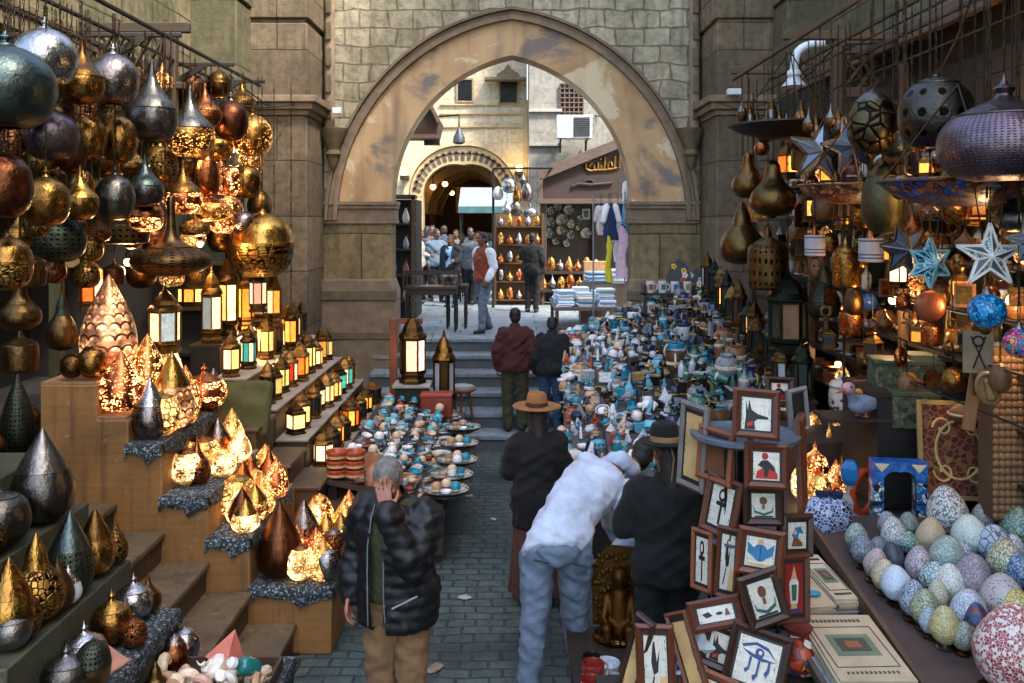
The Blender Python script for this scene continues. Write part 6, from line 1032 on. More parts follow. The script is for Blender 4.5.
EGG = [
 (857, 541, 22, 27, M2('#8fb0a8', '#3c6a66', '#c9d0c4', s=60), 'teal and grey speckled egg at the far left end'), (864, 554, 24, 28, M2('#6d7a86', '#a9b4bc', '#4a5664', s=60), 'slate blue speckled egg, second in the left row'), (873, 566, 23, 30, M2('#c9b4ae', '#a88c8c', '#d9d0c8', s=70), 'pale pink speckled egg in the left row'), (884, 578, 25, 31, M2('#d8cca4', '#e4dec0', '#a89a68', s=60), 'buff yellow speckled egg in the left row'), (898, 588, 30, 34, M2('#c6d2da', '#2f62a8', st='spot', s=55), 'white egg with bright blue patches, in the left row'), (913, 602, 27, 36, M2('#d0d6d6', '#3c5a84', '#8fa8bc', s=60), 'white egg with blue grey spots beside the blue patched one'),
 (895, 537, 24, 32, M2('#dadcd8', '#7a8a94', '#e8eae6', s=50), 'tall white grey speckled egg in the far row'), (907, 546, 24, 22, M2('#3f8a80', '#bcd0c4', '#2a6058', s=50), 'small teal and cream egg below the white grey one'), (897, 562, 22, 30, M2('#26344a', '#3c4c64', '#1a2434', s=50), 'dark navy egg hidden between pale eggs'), (929, 540, 28, 36, M2('#b8a684', '#4a4030', st='spot', s=60), 'tan leopard-spotted egg in the far row'), (917, 568, 25, 36, M2('#c4b4bc', '#dcd0d4', '#7a6a78', s=56), 'pinkish grey fine speckled egg'), (946, 559, 34, 38, M2('#86a89c', '#9cb8ae', '#c0cfc8', s=40), 'plain sage green egg with a dark flower mark'), (932, 580, 28, 31, M2('#a9c6c2', '#b6d0cc', s=10), 'plain pale aqua egg'),
 (950, 514, 38, 48, M2('#cfd2cc', '#6a767a', '#e2e4de', s=44), 'largest grey white speckled egg standing high at the back'), (970, 537, 34, 38, M2('#c2d0c6', '#2c6a5e', st='spot', s=46), 'white egg with dark teal dots'), (985, 521, 24, 29, M2('#8a9290', '#b0b6b0', '#6a7270', s=60), 'small grey speckled egg behind the dotted one'), (999, 509, 34, 36, M2('#2f4a8c', '#c9d0d8', '#1a2a54', s=46), 'royal blue and white mosaic egg at the back'), (1019, 530, 36, 40, M2('#5f8a80', '#8ab0a4', '#3c6458', s=46), 'dark sea green egg at the right edge'), (995, 546, 34, 36, M2('#9fb0c2', '#a9b9c8', s=8), 'smooth pale blue egg with a light ridge'), (1006, 564, 34, 38, M2('#c0c49c', '#5c6e44', '#dcdcc0', s=50), 'yellow green speckled egg on the right'), (970, 581, 36, 46, M2('#a0929a', '#b4a8b0', '#8a7a84', s=50), 'large matt mauve egg in the middle'), (952, 587, 30, 36, M2('#d0d2c4', '#2c3a34', st='spot', s=30), 'cream egg with a few dark dots'), (1003, 602, 42, 44, M2('#b4aaa4', '#4a5a5c', st='spot', s=24), 'large taupe egg with grey green flowers'), (967, 612, 34, 42, M2('#d4dae2', '#e2e6ec', '#a8b8cc', s=40), 'big plain bluish white egg near the front'), (924, 610, 28, 36, M2('#a8b48c', '#5c6e48', '#c9ccb0', s=60), 'green and cream crackled egg'), (940, 600, 20, 30, M2('#d6d2b4', '#c9c4a0', s=24), 'small cream egg behind the yellow one'), (945, 628, 29, 38, M2('#c9c07a', '#dad4a0', '#a8a05a', s=60), 'yellow mosaic egg on a silver stand at the near corner'), (981, 628, 27, 38, M2('#14305a', '#1f4a84', '#8c2420', s=14), 'dark blue egg with a yellow star flower'), (1019, 612, 34, 38, M2('#cfc06a', '#d8cc84', s=16), 'lemon yellow egg at the right edge'), (1003, 652, 66, 84, M2('#8c2430', '#d8cfc4', '#9c2c38', s=44, gap='#d0c4b8'), 'biggest red and white checked mosaic egg at the bottom right corner'),
 (880, 553, 20, 26, M2('#4a5a6a', '#8a98a4', s=50), 'dusky blue egg tucked between the two left rows'), (911, 528, 20, 24, M2('#9aa89c', '#5c7068', s=50), 'small grey green egg at the very back left'), (962, 560, 22, 28, M2('#c9ccd0', '#3c64a0', s=50), 'small brown speckled egg behind the mauve one'), (986, 590, 24, 30, M2('#54788c', '#a8c0c9', s=50), 'small steel blue egg right of the mauve one'), (1022, 575, 26, 34, M2('#2f5a8c', '#9ab4cc', s=40), 'blue egg cut by the right edge'), (1014, 552, 22, 28, M2('#d8d8d2', '#7a94b4', s=50), 'small beige egg between blue and yellow green eggs'), (890, 528, 20, 24, M2('#b4bcc0', '#6a7c88', s=50), 'pale steel egg at the back left'), (962, 640, 22, 28, M2('#b8bcae', '#707a68', s=50), 'small stone grey egg in front of the bluish white one'), (930, 625, 20, 26, M2('#8fa4b0', '#c9d2d6', s=50), 'small pale blue egg beside the yellow one'),
]
for px, py, w, h, mt, lab in EGG:
    by = py+h/2; Y = 2.936/((by-YH)/F+.14); Y = min(max(Y, 4.05), 6.15); p = at(px, by, Y); x = (px-512)*Y/F; z = ez(Y); kk = Y/F
    o = thing('mosaic_egg', lab, 'egg', (x, Y, z+.002), (R(rnd.uniform(-9, 4)), R(rnd.uniform(-9, 9)), rnd.uniform(0, 6)), 'mosaic eggs on the dark table'); hh = h*kk*1.04
    if mt.name not in _eg: m = MB(); m.lathe(EGP, 28); _eg[mt.name] = m.mesh('shell', mt, 60)
    put('shell', _eg[mt.name], o, (0, 0, .02), sc=(w*kk*1.04, w*kk*1.04, hh)); m = MB(); m.lathe([(w*kk*.34, 0), (w*kk*.36, .01), (w*kk*.24, .02), (w*kk*.3, .04), (w*kk*.26, .035)], 16); m.build('stand', SILD if 'yellow mosaic' in lab else BRONZE, o)
    if 'star flower' in lab: m = MB(); [m.bar((0, -w*kk*.52, hh*.42), (.05*math.cos(a), -w*kk*.47, hh*.42+.05*math.sin(a)), .016, .008, (0, 1, 0)) for a in [j*1.257 for j in range(5)]]; q = m.build('flower', plain('#c9a02c', .4), o); o.rotation_euler[2] = R(-20)
# ---- papyrus and card stacks
def cz(y): return .86+.09*(y-4.5)
cd = thing('card_table', 'narrow table under stacks of papyrus sheets beside the eggs', 'table', (1.85, 5, 0)); slab(cd, 'tabletop', plain('#5a5048', .7), 1.56, 2.0, 4.1, 6.0, -.05, 0, 1.85, 5, cz); [MB().bb(x-1.85-.025, x-1.85+.025, y-5.025, y-4.975, 0, .8).build('leg', DARKWOOD, cd) for x in (1.6, 1.96) for y in (4.15, 5.9)]
PAP = plain('#b8a686', .85, 0, .2, 6)
def sheets(x, y, w, d, n, lab, rz, deco):
    o = thing('papyrus_stack', lab, 'papers', (x, y, cz(y)+.004), (R(5), 0, rz)); zz = 0
    for i in range(n): m = MB(); m.box(rnd.uniform(-.012, .012), rnd.uniform(-.012, .012), zz+.008, w, d, .012, rnd.uniform(-.05, .05)); m.build('sheet', PAP if i % 2 else plain('#c4b494', .85, 0, .2, 6), o); zz += .014
    m = MB(); deco(m, zz+.0015, w, d); m.build('drawing', [plain('#4a4a3c', .8), plain('#6b7a62', .8), plain('#8c5a3c', .8), plain('#1f8aa4', .5)], o)
    m = MB(); m.bb(-w/2-.015, w/2+.015, -d/2-.015, d/2+.015, -.003, .0); m.build('sleeve', plain('#9aa0a0', .3), o)
def deco1(m, z, w, d):
    m.mi = 0
    for a, b in (((-.42, -.3), (.42, -.3)), ((.42, -.3), (.42, .3)), ((.42, .3), (-.42, .3)), ((-.42, .3), (-.42, -.3))): m.bar((a[0]*w, a[1]*d, z), (b[0]*w, b[1]*d, z), .006, .002)
    m.mi = 1; m.box(0, .02*d, z, w*.6, d*.32, .002); m.mi = 0; m.box(0, .02*d, z+.002, w*.42, d*.2, .002); m.mi = 2; m.box(0, .02*d, z+.004, w*.2, d*.1, .002); m.mi = 0
    for i in range(12): m.box(-.33*w+i*.06*w, -.38*d, z, .012, .02, .002); m.box(-.33*w+i*.06*w, .4*d, z, .016, .026, .002)
def deco2(m, z, w, d):
    m.mi = 0; m.box(-.1*w, .1*d, z, w*.5, d*.4, .002); m.mi = 1; m.box(-.1*w, .1*d, z+.002, w*.36, d*.26, .002); m.mi = 3; m.ball((.15*w, -.25*d, z+.012), .05, .03, .012); m.mi = 2; m.box(.1*w, .36*d, z, w*.3, d*.06, .002)
sheets(1.79, 4.72, .38, .62, 6, 'large thick stack of printed papyrus sheets with a framed temple drawing', R(2), deco1); sheets(1.73, 5.42, .2, .5, 4, 'left pile of small papyrus cards with a turquoise pebble', R(4), deco2); sheets(1.92, 5.5, .14, .56, 5, 'narrow pile of long papyrus cards against the egg table', R(6), deco1)

# small things hanging in the dark of the right shop
hr_ = thing('hanging_rods', 'thin dark iron rods strung one above another in the right shop', 'rods', (2.95, 5.2, 0)); m = MB(); [m.tube([(0, -.2, 2.0+.3*i), (0, 5.8, 2.0+.3*i)], .008, 5) for i in range(10)]; m.build('bar', DARK, hr_); m = MB(); [m.tube([(0, y, 1.0), (0, y, 4.75)], .012, 5) for y in (-.2, 2.8, 5.8)]; m.build('post', DARK, hr_)
GR = [(r_, c_) for r_ in range(9) for c_ in range(12)]
for r_, c_ in GR:
    px = 756+c_*22.5+(r_ % 2)*11+rnd.uniform(-7, 7); py = 150+r_*29+rnd.uniform(-8, 8); X0 = 2.95; Y = X0*F/(px-512)
    if px > 1018 or (r_ > 4 and c_ < 3) or (r_ > 7 and c_ < 6): continue
    nm = ['copper', 'brass', 'bronze', 'wooden'][(r_*2+c_) % 4]; mt = [COP, BR, BRONZE, WOODC][(r_*2+c_) % 4]; kd = (r_*5+c_*3) % 6; pl = f'in the right shop, {ORD[r_]} row down and {ORD[c_]} from the left'; w = rnd.uniform(13, 25); h = w*rnd.uniform(1.1, 1.8); p = at(px, py, Y); tz_ = p.z+h*Y/F*(.5 if kd < 2 else 1.05 if kd == 2 else .62); ROD = min(4.75, math.ceil((tz_-2.0)/.3)*.3+2.0)
    if kd < 2: lamp_px(px, py-h/2, py+h/2, w, Y, ['onion', 'egg', 'drum', 'ball'][(r_+c_) % 4], mt, None, f'small {nm} {["onion","egg","drum","ball"][(r_+c_)%4]} lamp {pl}', rail=ROD, group='small things hanging in the right shop')
    elif kd == 2: lantern(p, w*Y/F, h*Y/F, LF, [[G_A, GLASS], [G_O, G_A], [GLASS]][c_ % 3], f'little {["amber","orange","unlit"][c_%3]} lantern {pl}', 4, rail=ROD, group='small things hanging in the right shop')
    else:
        o = thing(['ankh_pendant', 'hanging_plaque', 'hanging_mask'][kd-3], f'{nm} {["ankh pendant","square plaque","oval mask"][kd-3]} {pl}', ['pendant', 'plaque', 'mask'][kd-3], p, (0, 0, R(rnd.uniform(-50, 20))), 'small things hanging in the right shop'); r = w*Y/F/2; m = MB()
        if kd == 3: m.tube([(r*.42*math.sin(t), 0, r*.55+r*.5*math.cos(t)) for t in [PI+j*PI/6*2*.97 for j in range(7)]], r*.13, 6); m.bb(-r*.13, r*.13, -r*.1, r*.1, -r*1.2, r*.1); m.bb(-r*.6, r*.6, -r*.11, r*.11, -r*.3, -r*.04)
        elif kd == 4: m.box(0, 0, 0, r*1.7, r*.2, r*2.1)
        else: m.ball((0, 0, 0), r*.75, r*.4, r*1.1, 16, 10); m.cap((0, -r*.4, r*.1), (0, -r*.5, -r*.2), r*.12, r*.18, 8)
        m.build('body', mt, o); m = MB()
        if kd == 3: m.lathe([(r*.2, 0), (r*.25, r*.05), (r*.2, r*.1)], 10, (0, -r*.12, -r*.22))
        elif kd == 4: m.box(0, -r*.12, 0, r*1.2, r*.06, r*1.5)
        else: m.ball((-r*.28, -r*.36, r*.25), r*.13); m.ball((r*.28, -r*.36, r*.25), r*.13)
        m.build('eye' if kd == 5 else 'ornament', [BR, WOODC, COP][c_ % 3] if kd != 5 else DARK, o); m = MB(); m.tube([(0, 0, r*.9), (0, 0, max(r, ROD-p.z))], .003, 4); m.build('cord', DARK, o)
BULB = glow('#ffc070', 14)
def bulb(p, lab, en, top):
    o = thing('bulb_lamp', lab, 'lamp', p); MB().ball((0, 0, 0), .035).build('bulb', BULB, o); m = MB(); m.lathe([(.02, .03), (.025, .06), (.015, .1)], 10); m.build('socket', BRONZE, o); m = MB(); m.tube([(0, 0, .1), (0, 0, top-p[2])], .005, 5); m.build('cord', DARK, o)
    l = bpy.data.lights.new('bulb_light', 'POINT'); l.energy = en; l.color = (1, .6, .26); l.shadow_soft_size = .04; q = bpy.data.objects.new('bulb_light', l); COL.objects.link(q); q.parent = o; q.location = (0, 0, -.07)
for px, py, X0, lab in ((921, 112, 3.05, 'bare glowing bulb above the large grey ball lamp'), (984, 172, 2.95, 'bare glowing bulb over the blue-bottomed tray'), (893, 300, 3.1, 'bare glowing bulb in the middle of the right shop'), (1012, 300, 3.1, 'bare glowing bulb right of the blue globe'), (806, 250, 3.0, 'bare glowing bulb between the white cup lamps'), (942, 428, 3.3, 'bare glowing bulb low behind the black box'), (838, 364, 3.45, 'bare glowing bulb above the white lidded jar')): bulb(at(px, py, X0*F/(px-512)), lab, 4.5, 4.9)
for px, py, X0, lab in ((200, 244, -3.2, 'bare glowing bulb behind the wide saucer lamp'), (232, 150, -3.3, 'bare glowing bulb among the upper copper lamps'), (128, 262, -3.4, 'bare glowing bulb over the scaled copper teardrop'), (166, 132, -3.5, 'bare glowing bulb behind the grey-spired lamps'), (252, 330, -2.9, 'bare glowing bulb over the lantern stand')): bulb(at(px, py, X0*F/(px-512)), lab, 6, 4.75)  # bulbs added to warm the left shop and put highlights on its metal
# cables and wires sagging along the walls
def cable(a, b, sag, lab, r=.012):
    n = 16; o = thing('cable', lab, 'cable', a); a, b = V(a), V(b); m = MB(); m.tube([(b-a)*(i/n)-V((0, 0, sag*4*(i/n)*(1-i/n))) for i in range(n+1)], r, 5); m.build('wire', DARK, o)
cable((-4.35, 6, 5.3), (-3.9, 12.3, 4.9), .25, 'dark cable sagging along the left house wall'); cable((-4.2, 8.9, 5.1), (-3.2, 13.2, 4.9), .3, 'thin cable from the left lattice to the pilaster'); cable((-3.9, 12.4, 5.2), (-3.05, 14.3, 4.75), .15, 'short cable round the greenish pilaster'); cable((4.35, 5.5, 5.4), (3.2, 8.7, 4.9), .3, 'dark cable from the right wall to the lattice screen'); cable((2.5, 4.6, 4.85), (3.9, 8.7, 4.6), .35, 'wire looping above the large right lamps', .008); cable((3.1, 8.7, 4.85), (3.0, 13.2, 4.95), .3, 'thin wire from the gooseneck lamp to the right pilaster', .008); cable((.5, 25.9, 7.8), (2.4, 24.4, 6.0), .3, 'thin cable across the pale house wall', .015)
# ---- sloping souvenir tiers along the right of the lane
TY0, TY1 = 8.2, 14.1; LIM = 0
def tx(i, y): return .5+.42*i+(y-8.2)*.045
def tz(i, y): return .66+.17*i+.135*(y-8.2)
dt = thing('souvenir_tiers', 'long sloping tiers of boards crowded with small souvenirs right of the lane', 'display stand', (1.6, 8.2, 0))
for i in range(5):
    m = MB(); vs = []
    for zf in (-.22, 0):
        for y in (TY0, TY1): vs += [(tx(i, y)-1.6, y-8.2, tz(i, y)+zf), (tx(i, y)+.44-1.6, y-8.2, tz(i, y)+zf)]
    m.add(vs, [(0, 2, 3, 1), (4, 5, 7, 6), (0, 1, 5, 4), (2, 6, 7, 3), (0, 4, 6, 2), (1, 3, 7, 5)]); m.build('tier', plain(['#55524f', '#484644', '#302f30', '#2c2c2e', '#242322'][i], .9, 0, .5, 9), dt)  # dark board tones paint in the shade between the goods
m = MB(); m.add([(tx(0, y)-1.58, y-8.2, z) for z in (0, 1) for y in (TY0, TY1) for _ in (0,)], []); 
m = MB(); m.add([(tx(0, TY0)-1.57, .02, 0), (tx(0, TY1)-1.57, TY1-8.2-.02, 0), (tx(0, TY1)-1.57, TY1-8.2-.02, tz(0, TY1)-.225), (tx(0, TY0)-1.57, .02, tz(0, TY0)-.225), (.95, .02, 0), (1.1, 5.88, 0), (1.1, 5.88, 1.2), (.95, .02, .43)], [(0, 1, 2, 3), (4, 7, 6, 5), (0, 3, 7, 4), (1, 5, 6, 2)]); m.build('skirt', plain('#201a14', .9), dt)
TN = ['lowest', 'second', 'third', 'fourth', 'top']
PAL = [['white', 'white', 'white', 'cream', 'turquoise', 'sky blue', 'sand', 'black', 'terracotta', 'navy', 'grey', 'silver'], ['white', 'white', 'white', 'cream', 'silver', 'turquoise', 'sky blue', 'black', 'grey', 'pink'], ['white', 'navy', 'black', 'silver', 'sky blue', 'black', 'grey', 'gold', 'navy'], ['navy', 'black', 'black', 'green', 'silver', 'turquoise', 'black', 'grey', 'navy', 'bronze'], ['navy', 'black', 'green', 'bronze', 'black', 'wood', 'copper', 'grey', 'navy']]
KDS = ['cat', 'bust', 'pyramid', 'obelisk', 'scarab', 'bowl', 'jar', 'bust', 'cat', 'cup', 'box', 'bottle', 'plate', 'bust', 'obelisk']
for i in range(5):
    for r_ in range(3):
        nn = [38, 37, 38][r_] if i < 3 else [31, 30, 31][r_]
        for j in range(nn):
            y = TY0+.1+(j+.33*r_)*(TY1-TY0-.3)/nn+rnd.uniform(-.1, .1); x = tx(i, y)+.07+r_*.14+rnd.uniform(-.06, .06); kd = rnd.choice(KDS); c = rnd.choice(PAL[i])
            if i > 2: kd = rnd.choice(['bottle', 'bottle', 'jar', 'cup', 'obelisk', 'bust', 'box', 'cat', 'jug', 'bottle'])
            if i < 2 and j < 9 and rnd.random() < .55: c = rnd.choice(['turquoise', 'turquoise', 'sky blue', 'cream', 'white', 'terracotta'])
            s_ = rnd.choice([.09, .1, .12, .14, .17])*(.75 if kd in ('obelisk', 'bottle', 'bust', 'cat') else 1.1)*(1+.35*(i > 2))
            lie = kd in ('obelisk', 'bottle', 'bust', 'box') and rnd.random() < .3
            trinket(kd, c, (x, y, tz(i, y)+(.03+.05*rnd.random() if lie else .003)), s_, f'{c} {kd}, {ORD[j]} along the {["front","middle","back"][r_]} row of the {TN[i]} souvenir tier', 'souvenirs on the sloping tiers', rz=R(-60)+rnd.uniform(-.9, .9) if kd in ('cat', 'bust', 'scarab') and not lie else None, tilt=R(rnd.uniform(60, 110)) if lie else rnd.uniform(-.12, .12))
            if rnd.random() < .3:
                k2_ = rnd.choice(['box', 'bowl', 'plate', 'scarab', 'ball']); c2 = rnd.choice(PAL[i]); trinket(k2_, c2, (x-.03, y+.04, tz(i, y)+s_*.75), rnd.uniform(.08, .13), f'{c2} {k2_} on a {c} {kd}, {ORD[j]} in the {["front","middle","back"][r_]} of the {TN[i]} tier', 'souvenirs on the sloping tiers', tilt=rnd.uniform(-.7, .7))
for j in range(14):
    y = 8.5+j*.36; x = 2.68+(y-8.2)*.045+rnd.uniform(-.05, .05); q = [[GLASS], [GLASSW, GLASS], [GLASS, G_A], [GLASS]][j % 4]
    ps_ = thing('lantern_post', f'dark post under a standing lantern beside the tiers, {ORD[j]} from the front', 'post', (x, y, 0), group='posts under the dark lanterns'); m = MB(); m.bb(-.1, .1, -.1, .1, 0, tz(4, y)+.1); m.build('shaft', DARKWOOD, ps_); m = MB(); m.bb(-.115, .115, -.115, .115, tz(4, y)+.102, tz(4, y)+.125); m.build('cap', DARKWOODX, ps_)
    lantern((x, y, tz(4, y)+.127), rnd.uniform(.17, .24), rnd.uniform(.42, .66), [LFG, LFD, BRONZE][j % 3], q, f'dark standing {["green","brass","bronze"][j%3]} lantern along the right edge of the souvenir tiers, {ORD[j]} from the front', [6, 8, 4][j % 3], group='dark lanterns beside the tiers')
# white mugs and wooden shield boards by the right pier
mg = thing('mug_rack', 'dark rack of white souvenir mugs at the foot of the right pier', 'rack', (2.3, 13.25, 1.5)); m = MB()
for z in (.0, .3, .6): m.bb(-.38, .38, -.14, .14, z, z+.03)
for x in (-.36, .36): m.bb(x-.02, x+.02, -.14, .14, -.4, .75)
m.build('shelf', DARKWOODX, mg)
for i in range(3):
    for j in range(4):
        o = thing('mug', f'white mug with a {["blue","tan","red","green"][(i+j)%4]} picture, {ORD[j]} from left, {["bottom","middle","top"][i]} shelf of the mug rack', 'mug', (2.3-.27+j*.18, 13.2, 1.533+i*.3), group='mugs on the dark rack'); m = MB(); m.lathe([(.06, 0), (.065, .01), (.065, .17), (.058, .17), (.055, .02), (.001, .015)], 16); m.build('body', plain('#cfcfca', .3, 0, .06), o); m = MB(); m.box(0, -.066, .09, .06, .01, .08); m.build('print', plain(['#2f5f9a', '#a07a50', '#9a3a2c', '#3f7050'][(i+j) % 4], .4), o); m = MB(); m.tube([(.062+.04*math.sin(a), 0, .085-.05*math.cos(a)) for a in [PI*q/6 for q in range(7)]], .01, 6); m.build('handle', plain('#cfcfca', .3, 0, .06), o)
for i, (px, py, lab, cs) in enumerate(((679, 287, 'dark shield-shaped board painted with yellow, red and white flowers', ['#c9a02c', '#b0401c', '#d8d4c8', '#d0b040']), (697, 296, 'dark shield-shaped board painted with pale green leaves', ['#a8b8a0', '#8fa090', '#c9c8a0', '#b0b8b0']))):
    p = at(px, py, 13.2); o = thing('painted_board', lab+' leaning by the right pier', 'board', p, (R(-10), 0, R(-8))); m = MB(); m.prism([(-.15, -.35), (.15, -.35), (.2, .05), (.13, .3), (0, .42), (-.13, .3), (-.2, .05)], -.02, .02); m.build('board', plain('#15171c', .5), o)
    for q in range(9):
        m = MB(); cx, cz_ = rnd.uniform(-.1, .1), -.22+q*.065
        for a in range(5): m.ball((cx+.028*math.cos(a*1.257), -.022, cz_+.028*math.sin(a*1.257)), .019, .008, .019, 6, 4)
        m.build('flower', plain(cs[q % 4], .5), o)
    m = MB(); m.bb(-.16, .16, -.03, .03, -.42, -.352); m.build('foot', plain('#5c4032', .6), o)
# ---- picture rack
rk = thing('picture_rack', 'round dark display rack hung all around with framed papyrus pictures', 'rack', (1.3, 5.02, 0)); m = MB(); m.lathe([(.05, 0), (.05, 2.0)], 14); m.build('pole', plain('#2a2a2e', .4, .5), rk); GD = plain('#5b6470', .4, .2, .15, 5)
for z, r in ((2.0, .3), (1.45, .25), (.95, .25)): m = MB(); m.lathe([(.04, z-.02), (r-.02, z-.02), (r, z-.005), (r, z+.015), (r-.03, z+.02), (r-.05, z+.008), (.04, z+.008)], 40); m.build('disc', GD, rk)
m = MB(); m.lathe([(.06, 0), (.3, 0), (.3, .03), (.06, .06)], 30); m.build('base', GD, rk); m = MB()
for i in range(8): a = i*PI/4; m.bar((.2*math.cos(a), .2*math.sin(a), .2), (.2*math.cos(a), .2*math.sin(a), 1.98), .015, .015, (1, 0, .1))
m.build('wire', plain('#1c1c20', .4, .6), rk)
FW = {'r': wood('#66351e', .4, 'X', 2), 'b': wood('#3c2416', .4, 'X', 2), 'o': wood('#85492a', .4, 'X', 2), 'g': plain('#6f6a66', .6)}
def papyrus(h):
    t = NT('papyrus'); c = col(h); a = t.noise(t.coord('Object', (160, 160, 8)), 1, 4); b = t.noise(t.coord('Object', (8, 8, 160)), 1, 4); n = t.noise(t.coord('Object'), 11, 4)
    x = t.ramp(t.math('MULTIPLY', t.math('ADD', a, b), .5), [(.35, mul(c, .72)), (.6, mul(c, 1.08))]); x = t.mix(t.ramp(n, [(.5, (0, 0, 0)), (.75, (.5,)*3)]), x, mul(c, .6)); t.bsdf(x, .55, 0, None, coat=.5); return t.mat
PIC = [papyrus('#d2ccba'), plain('#1c1a1a', .6), plain('#a8241c', .6), plain('#1f6f9a', .5), plain('#6b4226', .6), plain('#c9a46c', .6), plain('#2c5a4a', .6), plain('#1f3f7a', .5), plain('#8c1d16', .5, 0, .2)]
def glyphs(m, iw, ih, seed):
    q = random.Random(seed)
    for k in range(26):
        s1 = q.choice((-1, 1)); m.mi = q.choice((1, 1, 4, 6, 7)); x, z = s1*q.uniform(.36, .43)*iw, q.uniform(-.42, .42)*ih; m.bb(x-q.uniform(.004, .012)*iw, x+q.uniform(.004, .02)*iw, -.0093, -.0082, z-q.uniform(.004, .016)*ih, z+q.uniform(.004, .012)*ih)
    m.mi = 5; m.bb(-.44*iw, .44*iw, -.0091, -.0082, -.47*ih, -.455*ih)
def circ(cx, cz, r, n=18, sx=1): return [(cx+r*sx*math.cos(2*PI*i/n), cz+r*math.sin(2*PI*i/n)) for i in range(n)]
MOT = {
 'jackal': [(1, [(-.38, .45), (-.3, .1), (-.26, .45), (-.16, .12), (.05, .0), (.42, -.08), (.42, -.15), (.05, -.16), (-.06, -.25), (-.02, -.5), (-.4, -.5), (-.36, -.1)]), (2, [(-.3, -.3), (-.12, -.22), (-.1, -.36), (-.3, -.42)])],
 'falcon': [(2, circ(-.05, .36, .13)), (2, [(-.42, -.46), (-.36, -.2), (-.1, -.05), (.2, -.05), (.42, -.25), (.44, -.46)]), (1, [(-.34, .02), (-.18, .2), (.05, .22), (.3, .0), (.36, -.2), (.1, -.1), (.05, -.38), (-.08, -.38), (-.1, -.1), (-.25, -.02)])],
 'boat': [(4, circ(0, .2, .17)), (4, [(-.06, .02), (.06, .02), (.06, -.16), (-.06, -.16)]), (6, [(-.44, -.02), (-.36, -.22), (0, -.34), (.36, -.22), (.44, -.02), (.4, -.3), (0, -.44), (-.4, -.3)]), (1, [(-.4, -.44), (.4, -.44), (.4, -.49), (-.4, -.49)])],
 'ankh': [(1, [(-.05, .1), (.05, .1), (.05, -.46), (-.05, -.46)]), (1, [(-.24, .1), (.24, .1), (.24, .0), (-.24, .0)]), (1, circ(0, .27, .17)), (0, circ(0, .28, .09))],
 'scarab': [(3, circ(0, -.02, .3, 20, .9)), (3, [(-.46, .32), (-.2, .1), (-.2, -.2), (-.44, -.05)]), (3, [(.46, .32), (.2, .1), (.2, -.2), (.44, -.05)]), (5, circ(0, .36, .1)), (7, [(-.02, .26), (.02, .26), (.02, -.3), (-.02, -.3)]), (5, [(-.4, -.38), (.4, -.38), (.4, -.44), (-.4, -.44)])],
 'kneel': [(3, [(-.3, .0), (-.1, .3), (.2, .34), (.36, .05), (.1, .1), (.05, -.1), (-.2, -.1)]), (4, [(-.2, -.1), (.05, -.1), (.3, -.3), (.3, -.42), (-.3, -.42)]), (5, circ(-.12, .12, .1))],
 'lamp': [(5, [(-.18, -.4), (.18, -.4), (.14, -.3), (-.14, -.3)]), (0, [(-.2, -.3), (.2, -.3), (.26, .12), (.16, .2), (-.16, .2), (-.26, .12)]), (6, [(-.12, -.24), (.12, -.24), (.15, .08), (-.15, .08)]), (5, [(-.16, .2), (.16, .2), (.05, .36), (0, .46), (-.05, .36)]), (7, [(-.34, -.42), (.34, -.42), (.34, -.47), (-.34, -.47)])],
 'eye': [(7, [(-.44, .3), (-.1, .43), (.2, .38), (.46, .12), (.2, .3), (-.1, .36), (-.4, .24)]), (7, [(-.42, .22), (-.2, .1), (.1, .04), (.46, .1), (.1, .12), (-.18, .17)]), (7, circ(.02, .21, .11)), (0, circ(.03, .22, .045)), (7, [(-.2, .08), (-.14, .08), (-.16, -.2), (-.24, -.3), (-.28, -.22), (-.2, -.16)]), (7, [(.02, .04), (.07, .04), (.06, -.3), (-.02, -.42), (-.07, -.32), (.01, -.26)]), (7, [(.26, .08), (.31, .08), (.32, -.14), (.26, -.28), (.2, -.2), (.26, -.1)])],
 'reeds': [(1, [(-.1, .4), (-.02, .42), (.05, .1), (.2, .3), (.1, -.05), (-.1, -.1), (-.2, .1)]), (1, [(-.3, -.4), (-.1, -.1), (-.06, -.14), (-.24, -.44)]), (5, [(.05, -.5), (.5, -.5), (.5, -.1), (.2, -.12)])],
 'glyph': [(1, [(-.4, .1), (-.2, .2), (-.1, -.1), (-.3, -.2)]), (1, circ(.1, 0, .1)), (4, [(.25, -.2), (.4, -.2), (.35, .25), (.3, .25)])], 'none': [],
}
